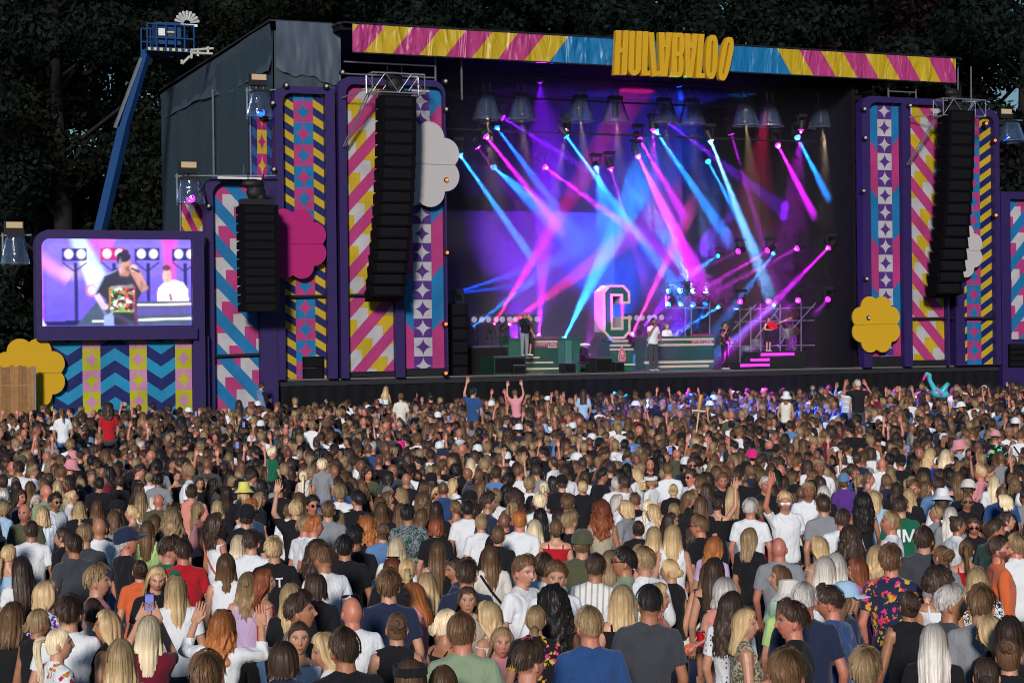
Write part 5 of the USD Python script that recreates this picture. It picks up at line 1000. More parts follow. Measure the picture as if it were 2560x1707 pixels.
wing('clear plastic hood above the video screen', 436, 415, 467, 383, -.55, 'mg', 405, 4)
wing('clear plastic hood over the narrow blue tower', 597, 216, 270, 182, .3, 'bl', 208, 8)
wing('clear plastic hood beside the far right tower', 2312, 285, 326, 260, .3, 'bl', 278, 60)
moving_light('deep blue beam lamp at the far right edge', (2308, 320), (2350, 362), .1, .1, 'bl', 3.5, 3.5, 1.1, glow=10)
# small round marker lamps on the tower frames
MLAB = ['top left of the yellow navy tower', 'top right of the yellow navy tower', 'left edge of the yellow navy tower', 'yellow navy tower beside the hanging bar', 'left edge of the blue pink tower', 'top left of the widest tower', 'top right of the widest tower', 'right edge of the widest tower, above the white flower', 'top of the video screen frame, left', 'top of the video screen frame, right', 'left side of the video screen', 'lower left corner of the video screen', 'right of the big yellow flower', 'lower lobe of the white flower', 'stage opening edge below the white flower', 'stage opening edge beside the speaker stack', 'foot of the widest tower', 'right edge of the far right tower, high', 'right edge of the far right tower, middle', 'top of the far right tower', 'top left of the right opening tower', 'left edge of the right opening tower, high', 'left edge of the right opening tower, middle', 'left edge of the right opening tower, low', 'top middle of the right opening tower', 'centre of the yellow flower at the right']
ML = -1
c3i = lambda x, y: (x / 2.851 / K + 400 / K, y / 2.851 / K + 150 / K)
for (x, y), lit in ([(c3i(*p), 0) for p in ((908, 178), (1195, 185), (812, 305), (820, 778), (352, 1040), (1310, 85), (2045, 150), (2050, 350))] + [((190, 538), 1), ((348, 538), 0), ((86, 612), 1), ((93, 760), 1), ((87, 894), 1), ((1029, 413), 1), ((1030, 580), 1), ((1027, 744), 1), ((1027, 857), 1), ((2290, 322), 1), ((2292, 494), 1), ((2270, 283), 1), ((1990, 250), 0), ((1992, 316), 0), ((1988, 438), 0), ((1995, 640), 0), ((2095, 242), 0), ((2000, 730), 0)]):
    ML += 1; u, z = S(x, y, -.5); t = thing('marker_lamp', f'small round {"lit orange" if lit else "unlit pale"} lamp on a tower edge', 'lamp', SM, group='small round lamps on the tower edges'); t.GetPrim().SetCustomDataByKey('label', f'small round {"lit orange" if lit else "unlit"} lamp, {MLAB[ML]}')
    part(t, 'housing', tube((u, -.36, z), (u, -.22, z), .09, 10), DARKP); part(t, 'bulb', tm(sph((u, -.40, z), .06, 8)), lens_mat('orange', (1.0, .22, .04), 1.6) if lit else mat('pale_bulb', (.5, .46, .38), .3), smooth=True)
# stage smoke
sm_ = usdkit.material(stage, '/World/Looks/stage_smoke', {"v": ("principled_volume", {"color": (.92, .92, .95), "density": SMOKE, "anisotropy": .15})}, [], volume="v.volume")
x_ = part(None, 'smoke', (np.array([p for p in ((SM[:3, :3] @ np.array(q)) + SM[:3, 3] for q in bx(3.55, 19.9, .45, 12.1, DECK + .02, 14.2).vertices)]), bx(3.55, 19.9, .45, 12.1, DECK + .02, 14.2).faces), sm_); tag(x_, kind='stuff')
# ------------------------------------------------------------------ things on the stage
GRN = mat('green_paint', (.008, .085, .055), .5, vary=.1); GRND = mat('green_mesh', (.004, .05, .04), .7, bump=.8, scale=40); CREAM = mat('cream_trim', (.50, .40, .30), .6)
c7 = lambda x, y: (x * .3125 + 1010.7, y * .3125 + 441)
def R7(x0, y0, x1, y1, v):
    return rectuz(*c7(x0, y0), *c7(x1, y1), v)
# big varsity letter
lt = thing('big_letter', 'giant green and cream letter C standing on the stage', 'letter', SM); u0, z0, u1, z1 = R7(1197, 682, 1402, 1078, 1.6); w, h = u1 - u0, z1 - z0
def oct_(a, b, c, d, k): return Polygon([(a + k, b), (c - k, b), (c, b + k), (c, d - k), (c - k, d), (a + k, d), (a, d - k), (a, b + k)])
O = oct_(u0, z0, u1, z1, .23 * w); I = sbox(u0 + .36 * w, z0 + .21 * h, u0 + .66 * w, z1 - .21 * h); G = sbox(u0 + .60 * w, z0 + .41 * h, u1 + 1, z1 - .35 * h)
Cs = O.difference(I).difference(G); inner = Cs.buffer(-.085, join_style=2)
part(lt, 'cream_border', extrude_uz(Cs.difference(inner), 1.6, 1.66), mat('cream_letter', (.55, .42, .34), .6)); part(lt, 'green_face', extrude_uz(inner, 1.63, 1.67), GRN); part(lt, 'body', extrude_uz(Cs, 1.67, 2.35), mat('pale_letter_side', (.42, .38, .42), .6))
pd_ = thing('podium', 'stepped green podium with pink drop emblem under the giant letter', 'podium', SM)
for x0, y0, x1, y1, dv in ((1262, 1088, 1378, 1118, .25), (1250, 1120, 1395, 1150, .15), (1250, 1150, 1418, 1300, 0.0), (1225, 1262, 1430, 1330, -.1)):
    a = R7(x0, y0, x1, y1, 1.4 + dv); part(pd_, 'block', bx(a[0], a[2], 1.4 + dv, 2.5, max(a[1], DECK), a[3]), GRN); part(pd_, 'trim', bx(a[0] - .02, a[2] + .02, 1.37 + dv, 1.40 + dv, a[3] - .07, a[3] - .005), CREAM)
cx_, cz_ = S(*c7(1337, 1205), 1.38); th_ = np.linspace(0, 2 * np.pi, 40); drop = Polygon([(cx_ + .21 * math.sin(t) * math.sin(t / 2) ** 1.2, cz_ + .06 + .30 * math.cos(t)) for t in th_]).buffer(0)
ring = drop.buffer(-.03).difference(drop.buffer(-.05)); spir = LineString([(cx_ + .02 + .10 * (1 - t / 9) * math.cos(t), cz_ - .06 + .10 * (1 - t / 9) * math.sin(t)) for t in np.linspace(0, 8, 40)]).buffer(.012)
part(pd_, 'emblem', extrude_uz(drop, 1.36, 1.385), mat('pink_emblem', (.70, .24, .30), .6)); part(pd_, 'emblem_lines', extrude_uz(ring.union(spir).intersection(drop), 1.350, 1.359), mat('dark_lines', (.02, .02, .02), .6))
def counter(name, label, x0, y0, x1, y1, v, dep, stripes, mesh_y, text):
    t = thing(name, label, 'counter', SM); a = R7(x0, y0, x1, y1, v); part(t, 'body', bx(a[0], a[2], v, v + dep, DECK + .002, a[3]), GRN); part(t, 'top', bx(a[0] - .05, a[2] + .05, v - .06, v + dep + .05, a[3], a[3] + .06), GRN)
    for y, xa, xb in stripes: b = R7(xa, y - 4, xb, y + 5, v); part(t, 'trim', bx(b[0], b[2], v - .025, v - .002, b[1], b[3]), CREAM)
    b = R7(mesh_y[0], mesh_y[1], mesh_y[2], mesh_y[3], v); part(t, 'mesh_panel', bx(b[0], b[2], v - .014, v - .003, max(b[1], DECK + .05), b[3]), GRND)
    for s, x, y, hh in text:
        m = meshkit.text_mesh(s, hh, .004, True); vv = np.array(m.vertices); u, z = S(*c7(x, y), v - .03); part(t, 'lettering', (np.c_[vv[:, 0] + u, -vv[:, 2] + v - .026, vv[:, 1] + z], np.array(m.faces)[:, ::-1]), mat('pale_lettering', (.45, .33, .33), .6))
        bb = bx(u - .05, u + vv[:, 0].max() + .05, v - .022, v - .012, z - .05, z + hh + .22); part(t, 'sign_plate', bb, mat('plum_plate', (.22, .02, .12), .6))
    return t
ct = counter('counter', 'long green counter with cream trim right of the giant letter', 1515, 1075, 2012, 1310, 2.2, .9, ((1082, 1520, 2012), (1122, 1520, 2012), (1248, 1500, 2010), (1280, 1560, 1975)), (1520, 1130, 2012, 1240), [('SPORTLINE', 1850, 1110, .11)])
ct2 = counter('counter', 'green counter with lockers left of the giant letter', 505, 1088, 1030, 1335, 1.9, .9, ((1098, 690, 860), (1138, 790, 858), (1215, 630, 730), (1252, 630, 830), (1297, 630, 905)), (632, 1145, 862, 1290), [('SPORTLINE', 695, 1130, .11)])
for k in range(3):
    b = R7(866 + k * 53, 1092, 866 + k * 53 + 50, 1285, 1.85); lk = part(ct2, 'locker_door', bx(b[0], b[2], 1.85, 1.895, b[1], b[3]), mat(f'locker_{k}', [(.03, .10, .09), (.04, .16, .13), (.01, .09, .06)][k], .5))
    for q_ in (.15, .8):
        for s_ in range(3): zc = b[1] + (b[3] - b[1]) * q_ + s_ * .05; part(lk, 'vent_slot', bx(b[0] + .12, b[2] - .12, 1.84, 1.848, zc, zc + .018), DARKP)
b = R7(1027, 1100, 1095, 1325, 1.9); sh = thing('shelf_rack', 'green shelf end with white bundles beside the lockers', 'shelf', SM); part(sh, 'back', bx(b[0], b[2], 2.4, 2.5, DECK, b[3]), GRN); part(sh, 'side', bx(b[2] - .06, b[2], 1.9, 2.4, DECK, b[3] - .25), GRN)
for y in (1140, 1212, 1285): c_ = S(*c7(1055, y), 1.9); part(sh, 'shelf', bx(b[0], b[2] - .06, 1.92, 2.4, c_[1] - .05, c_[1]), GRN); part(sh, 'bundle', tm(sph((b[0] + .28, 2.1, c_[1] + .075), (.25, .15, .07), 10)), mat('white_bundle', (.5, .45, .45), .8), smooth=True)
def box_thing(name, label, cat, x0, y0, x1, y1, v, dep, m=None, extra=None):
    t = thing(name, label, cat, SM); a = R7(x0, y0, x1, y1, v); part(t, 'body', tm(Manifold.cube([a[2] - a[0], dep, a[3] - max(a[1], DECK + .003)]).translate([a[0], v, max(a[1], DECK + .003)])), m or DARKP)
    part(t, 'front', bx(a[0] + .05, a[2] - .05, v - .012, v - .002, max(a[1], DECK) + .06, a[3] - .06), mat('speaker_grille', (.006, .006, .007), .8, spec=.1)); part(t, 'top_edge', bx(a[0], a[2], v - .01, v + .02, a[3] + .002, a[3] + .03), STEEL); return t, a
ris, ra = box_thing('riser', 'dark green riser under the two women singers', 'riser', 395, 1212, 632, 1345, .35, 1.3, mat('dark_green_paint', (.006, .03, .022), .6))
box_thing('sub_speaker', 'black bass speaker below the giant letter', 'speaker', 1142, 1222, 1266, 1335, .5, .8); box_thing('wedge_speaker', 'small black speaker in front of the lockers', 'speaker', 915, 1260, 998, 1335, .4, .5); box_thing('wedge_speaker', 'small black speaker before the podium emblem', 'speaker', 1282, 1252, 1356, 1332, .35, .5); box_thing('wedge_speaker', 'small black speaker on the deck before the riser', 'speaker', 537, 1275, 625, 1340, .15, .18); box_thing('equipment_case', 'black equipment case behind the riser at the left', 'case', 232, 1140, 500, 1330, 1.9, .8)
# lit steps at right
c8 = lambda x, y: (x * .16405 + 1653.8, y * .16405 + 624.8)
sp = thing('lit_steps', 'black steps with glowing magenta strips under the guitarist', 'steps', SM)
for k, (x0, x1, y, v) in enumerate(((280, 690, 1307, .9), (425, 690, 1230, 1.35), (570, 1035, 1155, 1.8))):
    a, b = S(*c8(x0, y), v), S(*c8(x1, y), v); u_r = S(*c8(1200, y), v)[0]; zt_ = a[1] + .10
    part(sp, 'step', bx(a[0] - .15, u_r, v, 2.9 if k == 2 else v + .46, DECK + .003, zt_), DARKP); part(sp, 'light_strip', bx(a[0], b[0], v - .03, v - .004, a[1] - .05, a[1] + .05), lens_mat('strip', (.95, .03, .80), 1.6))
STEP_Z = zt_
# scaffold on the right with band members behind
sf = thing('scaffold', 'metal scaffold frame behind the guitarist at right of the stage', 'scaffold', SM); sv = 3.4
for x, y0, y1 in ((278, 470, 1140), (1135, 430, 1095), (1582, 455, 1272), (427, 480, 940), (566, 440, 900), (840, 450, 820), (1385, 480, 1000)): part(sf, 'pole', tube(S3(*c8(x, y0), sv), (S(*c8(x, y1), sv)[0], sv, DECK), .03), ALU)
for x0, y0, x1, y1 in ((200, 525, 1640, 490), (200, 700, 1650, 670), (150, 1040, 1600, 1020)): part(sf, 'ledger', tube(S3(*c8(x0, y0), sv), S3(*c8(x1, y1), sv), .03), STEEL)
for x0, y0, x1, y1 in ((180, 810, 500, 460), (490, 940, 830, 500), (770, 600, 1050, 1100), (1020, 790, 1350, 420), (1350, 840, 1570, 470), (820, 1060, 920, 880)): part(sf, 'diagonal', tube(S3(*c8(x0, y0), sv - .1), S3(*c8(x1, y1), sv - .1), .03), STEEL)
ds = thing('drum_kit', 'drum kit with brass cymbals behind the scaffold', 'drums', SM)
for x, y, r in ((400, 1100, .38), (520, 1010, .24), (930, 860, .25), (1440, 900, .3)): p = S3(*c8(x, y), 4.2); part(ds, 'drum', tube(p - [0, 0, .18], p + [0, 0, .18], r, 18), STEEL); part(ds, 'drum_skin', tube(p + [0, 0, .181], p + [0, 0, .19], r * .97, 18), mat('drum_skin', (.4, .36, .3), .5))
for x, y in ((925, 592), (1015, 585), (1490, 880), (1450, 905), (1020, 820)): p = S3(*c8(x, y), 4.0); part(ds, 'cymbal', tube(p, p + [.03, .02, .03], .26, 18), mat('brass', (.55, .36, .10), .3, metallic=.9)); part(ds, 'stand', tube(p, (p[0], 4.0, DECK), .012), STEEL)
def mic_stand(label, x, y, v):
    t = thing('mic_stand', label, 'microphone stand', SM); a = S3(x, y, v); part(t, 'pole', tube(a, (a[0], v, DECK + .02), .016), DARKP); part(t, 'mic', tube(a, a + [.10, -.10, .06], .04, 8), DARKP); part(t, 'foot', tube((a[0], v, DECK + .004), (a[0], v, DECK + .03), .16, 14), DARKP)
mic_stand('microphone stand in front of the yellow flower', 2020, 740, .3); mic_stand('camera stand with black monitor beside the riser', *c7(442, 990), 1.0)
def blinder(label, x, y, v):
    t = thing('blinder_light', label, 'stage light', SM); a = S3(x, y, v); part(t, 'frame', bx(a[0] - .33, a[0] + .33, v - .06, v + .06, a[2] - .18, a[2] + .18), mat('violet_black', (.02, .015, .04), .5)); part(t, 'pole', tube((a[0], v, a[2] - .18), (a[0], v, DECK), .03), DARKP)
    for s_ in (-1, 1): part(t, 'lamp', tm(sph((a[0] + s_ * .155, v - .05, a[2]), (.12, .06, .12), 10)), lens_mat('blinder', (.55, .50, .80), .55), smooth=True)
for i, (x, y) in enumerate(((275, 938), (380, 937), (480, 936), (578, 935), (682, 935))): blinder(f'twin lamp on a stand at the stage left, {ORD[i]} from left', *c7(x, y), 6.0)
for i, (x, y) in enumerate(((1415, 926), (1508, 924), (1598, 922))): blinder(f'twin lamp on a stand right of the giant letter, {ORD[i]} from left', *c7(x, y), 6.0)
# ------------------------------------------------------------------ trees
def leaf_mat(nm, a, b):
    n = {"oi": ("geometry", {}), "r": ("rgb_ramp", {"ramp": [(0, a), (.55, b), (.8, tuple(np.array(b) * 1.3)), (1, (b[0] * 2.2, b[1] * 1.35, b[2]))]}), "p": ("principled_bsdf", {"roughness": .7, "specular_ior_level": .15}), "t": ("translucent_bsdf", {}), "m": ("mix_closure", {"fac": .2})}
    return usdkit.material(stage, '/World/Looks/' + nm, n, [("oi.random_per_island", "r.fac"), ("r.color", "p.base_color"), ("r.color", "t.color"), ("p.BSDF", "m.closure1"), ("t.BSDF", "m.closure2")], surface="m.closure")
LEAF = [leaf_mat('leaf_green', (.005, .011, .007), (.011, .025, .014)), leaf_mat('leaf_olive', (.006, .009, .004), (.020, .024, .010)), leaf_mat('leaf_brown', (.012, .006, .008), (.032, .012, .018))]
BARK = mat('bark', (.006, .005, .005), .9, bump=1.0, scale=4)
def tree_proto(name, seed, h, rad, nleaf, lm):
    r = np.random.default_rng(seed); px = UsdGeom.Xform.Define(stage, '/World/Looks/Class_' + name); px.GetPrim().SetSpecifier(Sdf.SpecifierClass)
    limbs = [tube((0, 0, -.5), (0, 0, h * .45), .5, 9), tube((0, 0, h * .42), (r.normal(0, .5), r.normal(0, .5), h * .85), .3, 7)]; cl = []
    for k in range(42):
        a = r.uniform(0, 6.28); zz = r.uniform(.06, 1.0); rr = rad * (1.05 - .55 * abs(zz - .45) ** 1.2) * r.uniform(.35, 1.0); c = np.array([rr * math.cos(a), rr * math.sin(a), h * zz * .96 + 1.0]); cl.append((c, r.uniform(1.3, 2.5)))
        if k < 18: limbs.append(tube((0, 0, max(h * .12, c[2] - rr * .8)), c, .10, 5))
    ntot = sum(s ** 2 for _, s in cl); P, Nn = [], []
    for c, s in cl:
        n = int(nleaf * s ** 2 / ntot); d = r.normal(0, 1, (n, 3)); d /= np.linalg.norm(d, axis=1, keepdims=True); P.append(c + d * [s, s, s * .75] * r.uniform(.45, 1.05, (n, 1)) ** .6); Nn.append(d + r.normal(0, .5, (n, 3)))
    P, Nn = np.vstack(P), np.vstack(Nn); Nn /= np.linalg.norm(Nn, axis=1, keepdims=True); a = np.cross(Nn, r.normal(0, 1, Nn.shape)); a /= np.linalg.norm(a, axis=1, keepdims=True); b = np.cross(Nn, a); L = r.uniform(.13, .25, (len(P), 1))
    V = np.stack([P - a * L, P + b * L * .55, P + a * L, P - b * L * .55], 1).reshape(-1, 3); k = np.arange(len(P)) * 4; Fc = np.r_[np.c_[k, k + 1, k + 2], np.c_[k, k + 2, k + 3]]
    usdkit.mesh(stage, f'/World/Looks/Class_{name}/trunk', cat_m(limbs), BARK, smooth=True); usdkit.mesh(stage, f'/World/Looks/Class_{name}/crown', (V, Fc), lm); return '/World/Looks/Class_' + name
TP = [tree_proto('TreeA', 1, 25, 7.5, 21000, LEAF[0]), tree_proto('TreeB', 2, 27, 8.0, 21000, LEAF[1]), tree_proto('TreeC', 3, 24, 7.0, 21000, LEAF[0]), tree_proto('TreeD', 4, 26, 7.5, 21000, LEAF[2])]
TREES = [  # picture x (2352 wide), distance, prototype, height factor, what it stands by
    (20, 98, 1, 1.0, 'dark tree at the far left edge behind the screen lamp'), (150, 92, 0, 1.0, 'dark tree behind the video screen, left of the boom lift'), (290, 104, 1, 1.05, 'olive tree right behind the boom lift arm'), (400, 96, 1, 1.0, 'olive tree behind the lift basket'), (500, 112, 0, 1.1, 'dark tree above the sloping tarpaulin roof'),
    (640, 108, 1, 1.1, 'dark tree above the tarpaulin roof corner'), (790, 114, 2, 1.2, 'dark tree above the left end of the roof banner'), (960, 110, 0, 1.15, 'dark tree above the yellow and pink part of the banner'), (1130, 116, 2, 1.25, 'dark tree above the left blue part of the banner'), (1300, 112, 0, 1.2, 'dark tree left above the yellow lettering'), (1480, 116, 2, 1.25, 'dark tree right behind the yellow lettering'),
    (1660, 114, 0, 1.2, 'dark tree right of the yellow lettering'), (1830, 118, 3, 1.2, 'reddish dark tree above the right banner stripes'), (1990, 114, 0, 1.15, 'dark tree above the right end of the banner'), (2130, 108, 3, 1.1, 'reddish dark tree behind the right banner end'), (2250, 100, 3, 1.05, 'reddish tree beside the right speaker column'), (-20, 116, 2, 1.1, 'dark rear tree at the left picture edge beyond the fence'), (75, 112, 0, 1.0, 'dark rear tree between the left edge and the video screen'), (2350, 96, 0, 1.0, 'dark tree at the far right edge'),
    (2060, 128, 0, 1.3, 'dark rear tree showing over the right end of the roof banner'), (1900, 132, 2, 1.35, 'dark rear tree over the right pink and yellow stripes'), (1560, 134, 0, 1.4, 'dark rear tree straight above the yellow lettering'), (1220, 134, 2, 1.4, 'dark rear tree above the left half of the blue banner'), (1050, 132, 0, 1.4, 'dark rear tree above the middle of the left stripes'), (880, 130, 3, 1.4, 'dark rear tree above the first stripes of the banner'), (700, 128, 2, 1.35, 'dark rear tree above the flat part of the tarpaulin roof'), (560, 128, 0, 1.35, 'dark rear tree above the slope of the tarpaulin roof')]
for i, (x, d, k, s, lab) in enumerate(TREES):
    g = ray(x * K, 900); p = EYE + g * d / g[1]; t = UsdGeom.Xform.Define(stage, numbered('/World/broadleaf_tree')); a = i * 2.4; c, s_ = math.cos(a) * s, math.sin(a) * s
    t.AddTransformOp().Set(Gf.Matrix4d(c, s_, 0, 0, -s_, c, 0, 0, 0, 0, s, 0, p[0], p[1], 0, 1)); t.GetPrim().GetReferences().AddInternalReference(TP[k]); t.GetPrim().SetInstanceable(True)
    tag(t, lab or 'dark tree standing in the row behind the front trees', 'tree', 'trees behind the stage' if lab else 'trees of the rear row')
